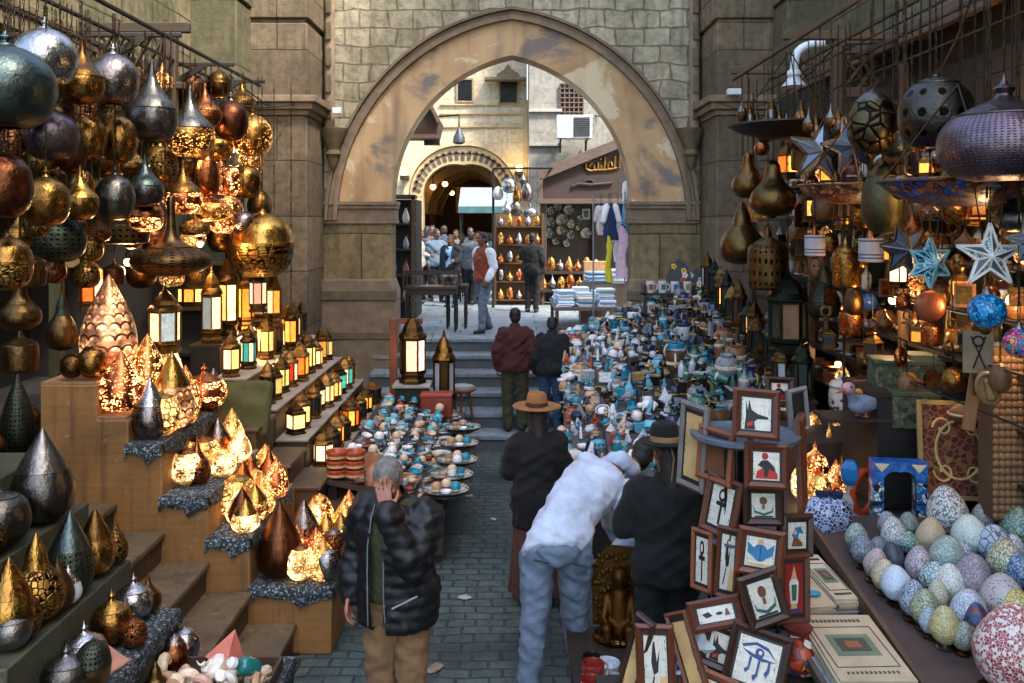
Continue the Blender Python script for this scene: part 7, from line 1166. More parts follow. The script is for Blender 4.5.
def frame(px, py, wpx, hpx, Y, yaw, roll, pitch, mot, wd, lab, bg=0, prop=None):
    kk = Y/F; w, h = wpx*kk/max(.3, math.cos(R(yaw))), hpx*kk/max(.5, math.cos(R(pitch))); o = thing('framed_picture', lab, 'picture', at(px, py, Y), (0, 0, 0), group='framed papyrus pictures')
    o.rotation_mode = 'QUATERNION'; o.rotation_quaternion = (Matrix.Rotation(R(yaw), 4, 'Z') @ Matrix.Rotation(R(pitch), 4, 'X') @ Matrix.Rotation(R(roll), 4, 'Y')).to_quaternion()
    b = min(.036, w*.17); m = MB(); iw, ih = w-2*b, h-2*b
    for (ax, az, bx, bz) in ((-w/2, h/2, w/2, h/2), (w/2, -h/2, -w/2, -h/2), (-w/2, -h/2, -w/2, h/2), (w/2, h/2, w/2, -h/2)):
        s1 = V((ax, az)); s2 = V((bx, bz)); n1 = V((ax*iw/w, az*ih/h)); n2 = V((bx*iw/w, bz*ih/h)); f = -.028; q = -.016
        vs = [(s1.x, 0, s1.y), (s2.x, 0, s2.y), (n2.x, 0, n2.y), (n1.x, 0, n1.y)]; mid1 = s1*.55+n1*.45; mid2 = s2*.55+n2*.45
        vs += [(s1.x, q, s1.y), (s2.x, q, s2.y), (mid2.x, f, mid2.y), (mid1.x, f, mid1.y), (n2.x, q, n2.y), (n1.x, q, n1.y)]
        m.add(vs, [(0, 1, 2, 3), (0, 4, 5, 1), (4, 7, 6, 5), (7, 9, 8, 6), (9, 3, 2, 8)])
    m.build('frame', FW[wd], o, sharp=20); m = MB(); m.mi = bg; m.bb(-iw/2, iw/2, -.008, -.003, -ih/2, ih/2); m.mi = 1; 
    mt_ = .06
    for pb in ((-iw/2, -iw/2+iw*mt_, -ih/2, ih/2), (iw/2-iw*mt_, iw/2, -ih/2, ih/2)): m.bb(pb[0], pb[1], -.011, -.0082, pb[2], pb[3])
    for pb in ((ih/2-ih*mt_, ih/2), (-ih/2, -ih/2+ih*mt_)): m.bb(-iw/2+iw*mt_, iw/2-iw*mt_, -.011, -.0082, pb[0], pb[1])
    glyphs(m, iw, ih, lab)
    for li, (c, poly) in enumerate(MOT[mot]): m.mi = c; m.prism([(x*iw*.86, z*ih*.86) for x, z in poly], -.0095-.0012*li, -.0083)
    m.build('picture', PIC, o, sharp=10); m = MB(); m.bb(-w/2+.004, w/2-.004, .001, .012, -h/2+.004, h/2-.004); m.build('backing', plain('#5a4a3a', .8), o)
    if prop: m = MB(); m.bar((0, .012, h*.3), (0, .18, -h*.5), .03, .008, (0, 1, 0)); m.build('prop', plain('#4a3a2c', .8), o)
for a in (
 (756, 414, 46, 48, 4.72, -6, 4, -14, 'jackal', 'r', 'upright brown frame with a black jackal head on top of the rack', 0, 1), (766, 466, 43, 44, 4.7, -5, 2, -10, 'falcon', 'r', 'brown frame with a dark falcon, red wings and red sun'), (763, 505, 40, 40, 4.78, -3, 0, -4, 'boat', 'b', 'dark frame with a brown sun over a boat, under the falcon'), (716, 455, 26, 54, 4.95, -56, 2, -4, 'none', 'o', 'orange brown frame seen edge-on at the upper left of the rack', 4), (722, 506, 28, 60, 4.9, -48, 8, -6, 'ankh', 'r', 'tilted reddish frame with an ankh on the left side of the rack'),
 (760, 552, 46, 46, 4.68, -8, 7, -8, 'scarab', 'r', 'brown frame with a large bright blue winged beetle'), (796, 535, 36, 42, 4.8, 22, 6, -6, 'kneel', 'b', 'dark frame with a kneeling blue figure on the right side'), (793, 588, 34, 68, 4.75, 14, 2, -4, 'lamp', 'r', 'tall brown frame with a green and white lantern on red', 8), (763, 598, 44, 52, 4.62, 8, -14, -10, 'boat', 'b', 'leaning dark frame with a brown sun and green boat'), (728, 562, 20, 70, 4.82, -34, 2, -4, 'reeds', 'r', 'tall narrow frame with black plant strokes'), (716, 614, 52, 26, 4.7, -16, -16, -30, 'glyph', 'r', 'low wide frame with a grey band of glyph marks'),
 (757, 662, 60, 60, 4.55, -10, 14, -18, 'eye', 'b', 'dark frame with a dark blue weeping eye on pale blue', 0), (722, 648, 40, 44, 4.66, -22, 12, -12, 'jackal', 'b', 'dark frame with a lean jackal left of the blue eye'), (706, 692, 54, 40, 4.5, -14, 16, -20, 'scarab', 'o', 'orange brown frame cut off by the bottom edge'), (800, 462, 18, 92, 5.05, 68, 2, -2, 'none', 'r', 'tall brown frame seen nearly edge-on at the right of the rack', 4), (694, 446, 20, 86, 5.1, -60, 3, -2, 'none', 'g', 'grey backed frame turned away at the far left of the rack', 5), (779, 392, 30, 30, 5.25, 10, 4, -8, 'falcon', 'b', 'small dark frame with a black hat-like bird behind the jackal frame'), (797, 410, 24, 44, 5.2, 35, -3, -4, 'none', 'g', 'grey frame back standing behind the top jackal frame', 1), (703, 560, 16, 60, 4.95, -55, -2, -4, 'ankh', 'o', 'narrow orange frame with an ankh turned far left'), (776, 640, 30, 40, 4.95, 30, 4, -4, 'glyph', 'b', 'dark frame with brown glyphs behind the blue eye'),
 (656, 668, 38, 84, 4.42, -12, -3, -8, 'reeds', 'r', 'tall reddish frame with black reed strokes standing at the bottom', 0, 1), (636, 660, 16, 92, 4.5, -50, 14, -6, 'none', 'b', 'thin dark frame leaning left of the tall reed frame', 5), (690, 660, 20, 92, 4.5, -40, -24, -6, 'none', 'r', 'reddish frame leaning right across the white papers', 5),
): frame(*a)
ft = thing('frame_table', 'low dark table under the leaning frames at the bottom', 'table', (.95, 4.5, 0)); m = MB(); m.bb(-.5, .3, -.35, .35, .7, .75); m.build('tabletop', wood('#2c2118', .6, 'X'), ft); [MB().bb(x-.03, x+.03, y-.03, y+.03, 0, .7).build('leg', DARKWOOD, ft) for x in (-.44, .24) for y in (-.3, .3)]
o = thing('paper_bundle', 'crumpled white paper bundle behind the leaning reddish frame', 'paper', (1.0, 4.72, .9)); m = MB(); m.ball((0, 0, 0), .12, .07, .15, 16, 12); me = m.mesh('paper', plain('#c4c8cc', .8), 5); warp(me, lambda v, n: .05*noise.noise(v*16)); put('sheet', me, o)
# low bench with tins and the gilt statue
lbn = thing('low_bench', 'low dark bench of tins and cans beside the bending man', 'bench', (.8, 5.4, 0)); m = MB(); m.bb(-.42, .35, -.55, .9, .3, .35); m.build('seat', wood('#2c2118', .6, 'Y'), lbn); [MB().bb(x-.03, x+.03, y-.03, y+.03, 0, .3).build('leg', DARKWOOD, lbn) for x in (-.36, .3) for y in (-.48, .82)]
for i in range(22):
    x, y = .48+(i % 5)*.13+rnd.uniform(-.02, .02), 4.98+(i//5)*.17+rnd.uniform(-.03, .03); c = ['silver', 'red', 'grey', 'red', 'white', 'navy', 'black'][i % 7]
    trinket(['cup', 'bowl', 'jar', 'cup', 'ball'][i % 5], c, (x, y, .354), rnd.uniform(.13, .18), f'{c} {["cup","bowl","jar","cup","ball"][i%5]}, {ORD[i//5]} row from the front and {ORD[i%5]} from the left of the low bench', 'cups and tins on the low bench')
gs = thing('gilt_statue', 'gilt wooden statue of a seated figure before a carved leafy panel', 'statue', (.73, 6.12, .355), (0, 0, R(-10))); gs.scale = (.85, .85, .72); m = MB(); m.lathe([(.001, 0), (.2, 0), (.22, .03), (.2, .06), (.001, .06)], 24, sy=.8); m.build('base', BRE, gs); m = MB(); m.cap((0, 0, .1), (0, .02, .42), .11, .075); m.cap((0, .02, .42), (0, .01, .56), .05, .07); m.ball((0, 0, .58), .06, .065, .08)
for s_ in (-1, 1): m.cap((s_*.07, 0, .14), (s_*.09, -.15, .16), .055, .045); m.cap((s_*.09, -.15, .16), (s_*.08, -.16, .06), .04, .035); m.cap((s_*.1, .02, .38), (s_*.12, -.08, .22), .035, .028)
me = remeshed(m, .014, 4); me.materials.append(metal('#6a4622', .55)); put('figure', me, gs); m = MB(); m.prism([(-.22, .06), (.22, .06), (.24, .6), (.1, .82), (-.1, .82), (-.24, .6)], .1, .14); q = m.build('back_panel', metal('#5c4220', .45), gs); m = MB()
for i in range(90): a, b = rnd.uniform(-.2, .2), rnd.uniform(.08, .74); m.ball((a, .1, b), .02, .012, .028, 6, 4)
m.build('leaves', metal('#6a4e26', .55), q)
o = thing('painted_pot', 'round pot painted in orange, red and blue beside the picture rack', 'pot', at(798, 652, 4.9), (0, 0, 0)); m = MB(); m.ball((0, 0, 0), .15, .15, .12, 24, 14); m.build('body', mosaic(['#b0401c', '#1f4f8c', '#c9882c', '#d0c8b8', '#8c1f18'], 18, '#5c2418', .3), o); m = MB(); m.lathe([(.06, .1), (.08, .14), (.06, .14)], 14); m.build('lip', plain('#7a2a1c', .4), o)
o = thing('pot_stand', 'dark small stand under the painted pot', 'stand', (at(798, 652, 4.9).x, 4.9, 0)); m = MB(); m.bb(-.12, .12, -.14, .14, 0, at(798, 652, 4.9).z-.11); m.build('body', DARKWOOD, o); m = MB(); m.bb(-.13, .13, -.15, .15, at(798, 652, 4.9).z-.108, at(798, 652, 4.9).z-.095); m.build('top', DARKWOODX, o)
# ======================================================================= PEOPLE
SKIN = plain('#9a6650', .5, 0, .12, 12, .08); SKIN2 = plain('#74482f', .5, 0, .12, 12, .08)
def fabric(h, r=.9, var=.25, streak=None):                # woven cloth with creases that run across the limbs
    key = ('fabric', h, r)
    if key in MC: return MC[key]
    t = NT('cloth'); c = col(h); o = t.coord('Object'); n1 = t.noise(o, 5, 5, .6); wv = t.noise(o, 260, 2)
    a = t.noise(t.coord('Object', (5, 5, 17), (.5, .3, 0)), 1.3, 4, .55, .8); b = t.noise(t.coord('Object', (6, 6, 15), (-.6, -.2, 0)), 1.2, 4, .55, .8)
    ra = t.math('ABSOLUTE', t.math('SUBTRACT', a, .5)); rb = t.math('ABSOLUTE', t.math('SUBTRACT', b, .5)); cr = t.math('MULTIPLY', t.math('MINIMUM', ra, rb), -6)
    nm = t.bump(cr, .22, .012); nm = t.bump(wv, .25, .004, nm)
    t.bsdf(t.ramp(n1, [(.28, mul(c, 1-var)), (.72, mul(c, 1+var))]), r, 0, nm, sheen=.1); MC[key] = t.mat; return t.mat
def hand(mb, w, d, nrm, side, curl=.25, s=1, spread=.28):
    d = V(d).normalized(); nrm = V(nrm); nrm = (nrm-d*nrm.dot(d)).normalized(); x = d.cross(nrm)*side; w = V(w)   # nrm points out of the palm; the thumb lies towards +x
    kn = [w+d*.085*s+x*.034*s, w+d*.092*s+x*.011*s, w+d*.088*s-x*.012*s, w+d*.078*s-x*.033*s]
    for k in kn: mb.cap(w+d*.012*s+(k-w-d*.08*s)*.4, k, .0145*s, .0125*s, 10)
    for k, L, a in zip(kn, (.072, .08, .074, .058), (1, .33, -.33, -1)):
        fd = (d+x*a*spread*.5).normalized(); p = k; c = curl; r = .0098*s
        for f in (.42, .32, .26):
            q = p+(fd*math.cos(c)+nrm*math.sin(c))*L*f*s; mb.cap(p, q, r, r*.9, 8, 3); p = q; r *= .9; c += curl
    t0 = w+d*.022*s+x*.024*s; t1 = t0+(d*.5+x*.75+nrm*.25).normalized()*.042*s; t2 = t1+(d*.85+x*.4+nrm*.25).normalized()*.03*s; t3 = t2+(d*.95+x*.15+nrm*.3).normalized()*.024*s
    mb.cap(t0, t1, .015*s, .012*s, 8); mb.cap(t1, t2, .0118*s, .0105*s, 8); mb.cap(t2, t3, .0105*s, .0085*s, 8)
def pose(h=1.75, stride=0, lean=0, **k):
    s = h/1.75; J = dict(pel=(0, 0, .95), wai=(0, -lean*.05, 1.1), che=(0, -lean*.12, 1.3), nek=(0, -lean*.2+.015, 1.485), hd=(0, -lean*.26-.02, 1.63), shl=(.185, -lean*.17+.01, 1.425), shr=(-.185, -lean*.17+.01, 1.425), ell=(.235, .03, 1.14), elr=(-.235, .03, 1.14), wrl=(.23, -.07, .89), wrr=(-.23, -.07, .89),
             hil=(.09, 0, .92), hir=(-.09, 0, .92), knl=(.1, -.03-stride*.5, .5), knr=(-.1, -.03+stride*.35, .5), anl=(.1, .03-stride, .085), anr=(-.1, .03+stride, .085+abs(stride)*.15))
    J.update(k); J = {a: V(b)*s for a, b in J.items()}; J['s'] = s; J.setdefault('fwd', V((0, -1, 0))); J['fwd'] = J['fwd'].normalized(); J.setdefault('up', V((0, 0, 1))); return J
def torso(m, J, g, low=-.02, hi=True, belly=0, hemflare=0):
    s = J['s']; sd = (J['shl']-J['shr']).normalized(); hs = (J['hil']-J['hir']).normalized(); ax = (J['nek']-J['pel']).normalized(); f0 = ax.cross(hs); f1 = ax.cross(sd)
    if f1.dot(f0) < 0: f1 = -f1
    mid = (J['shl']+J['shr'])/2; P = J['pel']; dn = -ax if J.get('bent') else V((0, 0, -1))
    L = [(P+dn*(-low if low < 0 else 0)*s, hs, (.15+g+hemflare)*s, f0, (.115+g+hemflare)*s), (P, hs, (.168+g+hemflare*(3 if J.get('bent') else .5))*s, f0, (.128+g+belly*.5+hemflare*(3 if J.get('bent') else .5))*s), (J['wai'], (hs+sd).normalized(), (.142+g)*s, (f0+f1).normalized(), (.105+g+belly)*s), (J['che'], sd, (.165+g)*s, f1, (.118+g+belly*.3)*s), (mid-ax*.03*s, sd, (.155+g*.9)*s, f1, (.098+g*.8)*s), (mid+ax*.045*s, sd, (.09+g*.6)*s, f1, (.07+g*.5)*s)]
    if hi: L.append((J['nek']+ax*.01*s, sd, (.055+g*.3)*s, f1, (.055+g*.3)*s))
    m.loft(L, 24)
def arm(m, J, sd, r0, r1, r2, upto=1.0):
    S_, E, W = J['sh'+sd], J['el'+sd], J['wr'+sd]; dr = max(0, r0/J['s']-.062)*J['s']; S_ = S_+(J['pel']-J['nek']).normalized()*dr*1.05+((J['shl']+J['shr'])/2-S_).normalized()*dr*.55; m.cap(S_, E, r0, r1, 14); m.cap(E, E+(W-E)*upto, r1, r2, 14)
def leg(m, J, sd, r0, r1, r2, upto=1.0):
    H_, K, A = J['hi'+sd], J['kn'+sd], J['an'+sd]; m.cap(H_, K, r0, r1, 16); m.cap(K, K+(A-K)*upto, r1, r2, 14)
def wrinkle(me, amp=.008, f=11, seed=0, extra=None):
    o = V((seed*3.1, seed*1.7, 0))
    def fn(v, n):
        q = V((v.x*f, v.y*f, v.z*f*.55))+o; a = amp*(noise.noise(q)+.5*noise.noise(q*2.3)); a += amp*1.1*(1-2.4*abs(noise.noise(V((v.x*f*.6+v.z*f*.9, v.y*f*.6, v.z*f*.25))+o)))+amp*.8*(1-2.4*abs(noise.noise(V((v.x*f*.5-v.z*f*.7, v.y*f*.9, v.z*f*.4))-o)))
        return a+(extra(v, n) if extra else 0)
    return warp(me, fn)
def cloth_part(name, m, vx, mt, par, amp=.008, f=11, seed=0, smooth=5, extra=None, cut=None):
    me = remeshed(m, vx, smooth); wrinkle(me, amp, f, seed, extra)
    if cut:
        import bmesh
        b = bmesh.new(); b.from_mesh(me); bmesh.ops.delete(b, geom=[q for q in b.faces if cut(q.calc_center_median())], context='FACES'); b.to_mesh(me); b.free()
    me.materials.clear(); me.materials.append(mt); return put(name, me, par)
def person(label, loc, rz, J, top='#222222', legs='#222222', skin=None, hairc='#15110e', shoe='#1a1614', vx=.016, hem=-.12, tg=.03, sleeve=.036, hat=None, long_hair=False, hide_head=False, belly=0, hands=True, skirt=None, nohair=False, pants=(.098, .07, .058), topmat=None, legmat=None, extra=None, cut=None, curl=.35, grp=None, palm=None, collar=True, seed=0, sleevec=None, bodyvx=None, hairscale=1):
    s = J['s']; skin = skin or SKIN2; m = MB(); torso(m, J, -.006, -.03)
    for sd in 'lr':
        arm(m, J, sd, .052*s, .04*s, .029*s); leg(m, J, sd, .083*s, .054*s, .04*s); m.cap(J['an'+sd]+V((0, .03, -.04))*s, J['an'+sd]+V((0, -.1, -.05))*s if 'toe' not in J else J['an'+sd]+J['toe']*.1*s+V((0, 0, -.05))*s, .042*s, .032*s, 10)
        if hands:
            d = (J['wr'+sd]-J['el'+sd]).normalized(); nn = V((-1 if sd == 'l' else 1, 0, 0)); k = (palm or {}).get(sd); side = 1 if sd == 'l' else -1
            if k: hand(m, J['wr'+sd], k[0], k[1], k[2], k[3], s)
            else: hand(m, J['wr'+sd], d, nn, -side, curl, s)
    hc, up, fw = J['hd'], J['up'], J['fwd']; up = (up-fw*up.dot(fw)).normalized(); rt = fw.cross(up).normalized(); fm = Matrix((rt, fw, up)).transposed().to_4x4()
    m.cap(J['nek']-V((0, 0, .03))*s, hc-up*.05*s-fw*.012*s, .054*s, .05*s, 14); M0 = m.M; m.M = Matrix.Translation(hc) @ fm
    m.ball((0, -.008*s, .018*s), .074*s, .094*s, .1*s, 20, 14); m.ball((0, .022*s, -.04*s), .06*s, .066*s, .074*s, 18, 12); m.cap((0, .05*s, -.088*s), (0, .06*s, -.09*s), .026*s, .024*s, 10)
    m.cap((0, .088*s, .012*s), (0, .106*s, -.026*s), .009*s, .015*s, 8)
    for a in (-1, 1): m.ball((a*.074*s, -.012*s, -.005*s), .012*s, .024*s, .034*s, 10, 8); m.cap((a*.016*s, .088*s, .032*s), (a*.046*s, .074*s, .032*s), .012*s, .01*s, 8); m.ball((a*.042*s, .062*s, -.02*s), .022*s, .018*s, .02*s, 8, 6)
    m.cap((-.02*s, .084*s, -.056*s), (.02*s, .084*s, -.056*s), .009*s, .009*s, 8); m.M = M0
    me = remeshed(m, bodyvx or vx*.62, 3); me.materials.clear(); me.materials.append(skin); o = put('person', me, None, loc, (0, 0, rz)); tag(o, label, 'person', grp)
    em = MB(); em.M = Matrix.Translation(hc) @ fm
    for a in (-1, 1): em.ball((a*.031*s, .083*s, .012*s), .009*s, .007*s, .007*s, 8, 6)
    em.build('eye', plain('#120e0c', .2), o); em = MB(); em.M = Matrix.Translation(hc) @ fm
    for a in (-1, 1): em.cap((a*.014*s, .098*s, .036*s), (a*.048*s, .083*s, .037*s), .005*s, .004*s, 6)
    em.cap((-.022*s, .0915*s, -.056*s), (.022*s, .0915*s, -.056*s), .0035*s, .0035*s, 6); em.build('brow', plain(hairc, .7), o)
    if not nohair:
        h = MB(); h.M = Matrix.Translation(hc) @ fm; h.ball((0, -.02*s, .034*s), .084*s*hairscale, .098*s*hairscale, .094*s*hairscale, 20, 14); h.ball((0, -.05*s, -.02*s), .074*s, .066*s, .08*s, 16, 12)
        if long_hair: h.cap((0, -.06*s, .0), (0, -.085*s, -.3*s), .08*s, .06*s, 14)
        hm = remeshed(h, .011, 3); warp(hm, lambda v, n: .005*noise.noise(V((v.x*60, v.y*60, v.z*18)))); 
        import bmesh
        b = bmesh.new(); b.from_mesh(hm); inv = (Matrix.Translation(hc) @ fm).inverted()
        def facec(c): q = inv @ c; return q.y > (.045*s if q.z < .05*s else .2*s) or (q.y > .0*s and q.z < .0*s)
        bmesh.ops.delete(b, geom=[f for f in b.faces if facec(f.calc_center_median())], context='FACES'); b.to_mesh(hm); b.free(); hm.materials.clear(); hm.materials.append(plain(hairc, .65, 0, .5, 40, .4, 120)); put('hair', hm, o)
    if hat:
        h = MB(); h.M = Matrix.Translation(hc) @ fm @ Matrix.Rotation(R(hat.get('tilt', -6)), 4, 'X'); r, br = .098*s, hat.get('brim', .2)*s
        h.lathe(catmull([(.06*s, .07*s), (r*.98, .07*s), (r*1.25, .062*s), (br*.8, .062*s), (br, .075*s), (br*1.005, .082*s), (br*.98, .084*s), (br*.8, .07*s), (r*1.2, .072*s), (r*1.0, .085*s), (r*.96, .13*s), (r*.86, .185*s), (r*.6, .205*s), (r*.3, .19*s), (.001, .183*s)], 3), 36, sy=1.13); hm = h.mesh('hat', fabric(hat['c']), 60); warp(hm, lambda v, n: .006*noise.noise(v*9)); ho = put('hat', hm, o)
        h = MB(); h.M = Matrix.Translation(hc) @ fm @ Matrix.Rotation(R(hat.get('tilt', -6)), 4, 'X'); h.lathe([(r*1.0, .082*s), (r*1.03, .084*s), (r*1.01, .115*s), (r*.97, .117*s)], 36, sy=1.13, caps=False)
        if hat.get('tie'): [h.tube([(a*.1*s, -.13*s, .075*s), (a*.06*s, -.16*s, 0), (a*.05*s+b*.02*s, -.15*s, -.16*s)], .005*s, 6) for a, b in ((.3, 1), (-.2, -1), (.7, .6))]
        h.build('hat_band', plain(hat.get('band', '#2a1a10'), .7), ho)
    # clothes
    c = MB(); torso(c, J, tg, hem, False, belly, .012)
    if not sleevec:
        for sd in 'lr': arm(c, J, sd, (.052+sleeve)*s, (.04+sleeve*.8)*s, (.029+sleeve*.55)*s, .96)
    cloth_part('jacket', c, vx, topmat or fabric(top), o, .012, 10, seed, 4, extra, cut)
    if sleevec:
        for sd in 'lr': c = MB(); arm(c, J, sd, (.052+sleeve)*s*1.03, (.04+sleeve*.8)*s, (.029+sleeve*.55)*s, .96); cloth_part('sleeve', c, vx, fabric(sleevec), o, .008, 12, seed+2)
    if collar: c = MB(); ax = (J['hd']-J['nek']).normalized(); c.M = Matrix.Translation(J['nek']-ax*.02*s) @ ax.to_track_quat('Z', 'Y').to_matrix().to_4x4(); c.lathe([(.085*s, -.02*s), (.078*s, .03*s), (.07*s, .055*s), (.062*s, .05*s), (.062*s, -.01*s)], 20, caps=False); c.build('collar', topmat or fabric(top), o)
    if skirt:
        c = MB(); P = J['pel']; c.loft([(P+V((0, 0, .06))*s, V((1, 0, 0)), .165*s, V((0, 1, 0)), .13*s), (P-V((0, 0, .1))*s, V((1, 0, 0)), .19*s, V((0, 1, 0)), .16*s), (P-V((0, 0, .5))*s, V((1, 0, 0)), .22*s, V((0, 1, 0)), .2*s), (P-V((0, 0, .85))*s, V((1, 0, 0)), .25*s, V((0, 1, 0)), .23*s)], 40); me = remeshed(c, vx, 3); warp(me, lambda v, n: .014*math.sin(math.atan2(v.y, v.x)*14+v.z*2)*max(0, 1.0*s-v.z)); me.materials.clear(); me.materials.append(fabric(skirt)); put('skirt', me, o)
    else:
        c = MB(); P = J['pel']; hs = (J['hil']-J['hir']).normalized(); c.loft([(P+(J['wai']-P)*(.2 if J.get('bent') else .6), hs, .155*s, hs.cross(J['wai']-P).normalized(), .122*s), (P, hs, .178*s, V((0, 1, 0)), .138*s), (P-V((0, 0, .09))*s, hs, .165*s, V((0, 1, 0)), .13*s)], 24)
        for sd in 'lr': leg(c, J, sd, pants[0]*s, pants[1]*s, pants[2]*s, .98)
        cloth_part('trousers', c, vx, legmat or fabric(legs), o, .009, 13, seed+5, 4)
    for sd in 'lr':
        c = MB(); A = J['an'+sd]; t = J['toe'].normalized() if 'toe' in J else V((0, -1, 0)); c.cap(A-t*.03*s+V((0, 0, -.035))*s, A+t*.05*s+V((0, 0, -.045))*s, .05*s, .045*s, 12); c.cap(A+t*.05*s+V((0, 0, -.05))*s, A+t*.15*s+V((0, 0, -.055))*s, .045*s, .036*s, 12); c.cap(A, A-V((0, 0, .04))*s, .046*s, .05*s, 12); me = remeshed(c, .012, 2)
        for v in me.vertices: v.co.z = max(v.co.z, (A.z-.085*s)+.001)
        me.materials.clear(); me.materials.append(plain(shoe, .5)); put('shoe', me, o)
    return o
# man in the dark puffer jacket, hand to his forehead
J = pose(1.83, .03, .4, hd=(-.01, -.135, 1.6), nek=(0, -.06, 1.48), fwd=V((.05, -.86, -.5)), ell=(.17, -.22, 1.17), wrl=(.045, -.285, 1.475), elr=(-.27, .03, 1.14), wrr=(-.27, -.06, .9), shl=(.2, -.07, 1.41), shr=(-.2, -.04, 1.42))
fg_zip = lambda t: -.075+.035*t
def quilt(v, n):
    z = (v.z-.8)/.068; q = abs(math.sin(PI*z)); return .011*q**.6-.004
PUF = plain('#07090e', .55, 0, .3, 6, .2, 60)
fgm = person('grey haired man in a dark puffer jacket pressing his hand to his forehead', at(397, 470, 5.42)*V((1, 1, 0)) if 0 else (X(398, 5.42), 5.42, 0), R(-14), J, hairc='#6e6a66', top='#10161d', topmat=PUF, legs='#75583a', vx=.014, hem=-.17, tg=.062, sleeve=.05, skin=SKIN, extra=quilt, cut=lambda c: c.y < -.06 and -.088 < c.x < .0 and c.z < 1.52, palm={'l': ((-.25, .18, .95), (-.1, .95, -.1), -1, .12)}, shoe='#2a2019', bodyvx=.0075, seed=1, belly=.02, pants=(.108, .082, .07))
c = MB(); torso(c, J, .026, -.05, True, .02); cloth_part('shirt', c, .014, fabric('#3a3a1e'), fgm, .006, 12, 3)
for xx in (-.09, .005):
    zt = MB(); zt.tube([(a*1.046, b*1.046, c_*1.046) for a, b, c_ in ((xx*1.1, -.205, .8), (xx, -.232, .95), (xx, -.235, 1.1), (xx, -.232, 1.25), (xx*.9, -.2, 1.4), (xx*.8, -.17, 1.47))], .004, 6); zt.build('zipper', plain('#8f989c', .4, .5), fgm)
zt = MB(); zt.bar((.06, -.252, .97), (.2, -.21, 1.04), .009, .007, (0, 1, 0)); zt.build('pocket_zip', plain('#9aa4aa', .4, .5), fgm)
# man in the pale hoodie, bent over the stall
rt = V((.36, 6.12, 0)); w2 = lambda px, py, Y: at(px, py, Y)-rt
J = dict(pel=w2(558, 545, 6.12), wai=w2(567, 518, 6.26), che=w2(590, 484, 6.5), nek=w2(622, 463, 6.74), hd=w2(643, 455, 6.9), shl=w2(588, 462, 6.66), shr=w2(627, 492, 6.5), ell=w2(600, 500, 6.95), elr=w2(630, 542, 6.42), wrl=w2(620, 540, 7.0), wrr=w2(594, 574, 6.36), hil=w2(538, 556, 6.12), hir=w2(575, 556, 6.18), knl=w2(535, 614, 6.06), knr=w2(574, 610, 6.3), anl=w2(528, 674, 6.0), anr=w2(580, 662, 6.34), s=1.02, fwd=V((.25, .9, -.35)).normalized(), up=V((.3, .3, .9)), toe=V((.1, 1, 0)), bent=True)
J['anl'].z = .09; J['anr'].z = .09
J['shl'], J['shr'] = J['shr'], J['shl']; J['ell'], J['elr'] = J['elr'], J['ell']; J['wrl'], J['wrr'] = J['wrr'], J['wrl']
for a in ('hi', 'kn', 'an'): J[a+'l'], J[a+'r'] = J[a+'r'], J[a+'l']
# facing away, his left is on our left
for a in ('sh', 'el', 'wr', 'hi', 'kn', 'an'): J[a+'l'], J[a+'r'] = J[a+'r'], J[a+'l']
bm = person('man in a white hoodie and blue jeans bending far over the right stall', rt, 0, J, top='#b3bccb', legs='#5f6d7e', hairc='#17120e', vx=.012, hem=-.07, tg=.036, sleeve=.036, shoe='#c9cccf', skin=SKIN2, pants=(.118, .088, .068), seed=4, collar=False, bodyvx=.009)
hd = MB(); hd.cap(J['nek']+V((-.1, -.04, .0)), J['nek']+V((-.02, -.06, .03)), .06, .07); hd.cap(J['nek']+V((-.02, -.06, .03)), J['nek']+V((.07, -.05, -.03)), .07, .055); cloth_part('hood', hd, .014, fabric('#aab4c6'), bm, .01, 14, 2)
for px, Y in ((541, 6.0), (581, 6.06)):
    pk = MB(); p = w2(px, 562 if px < 560 else 566, Y-.02); pk.bar(p+V((-.05, -.02, .02)), p+V((.05, -.025, .0)), .012, .014, (0, 1, 0)); pk.build('pocket_edge', plain('#22303c', .8), bm)
# woman in the brown hat
J = pose(1.66, 0, .3, ell=(.25, -.06, 1.14), elr=(-.25, -.06, 1.14), wrl=(.12, -.25, 1.1), wrr=(-.12, -.25, 1.1), fwd=V((.15, -.95, -.15)))
person('woman in a wide brown felt hat and black coat seen from behind', (X(537, 7.55), 7.55, 0), R(180), J, top='#060706', hairc='#1c130c', long_hair=True, skirt='#4a2a20', hat=dict(c='#8a5a30', brim=.215, tilt=8, band='#3a2010'), tg=.05, hem=-.28, sleeve=.05, seed=6)
# person in the black hat
J = pose(1.78, 0, .3, ell=(.27, -.05, 1.16), elr=(-.27, -.05, 1.16), wrl=(.14, -.26, 1.1), wrr=(-.14, -.26, 1.12), fwd=V((.3, -.93, -.2)))
person('person in a corded black hat and black jacket standing by the picture rack', (X(667, 5.85), 5.85, 0), R(176), J, top='#030303', legs='#0a0b08', hairc='#18100a', long_hair=True, hat=dict(c='#060806', brim=.17, tilt=8, band='#8a6a44', tie=True), tg=.052, hem=-.1, sleeve=.045, seed=7, pants=(.11, .085, .07))
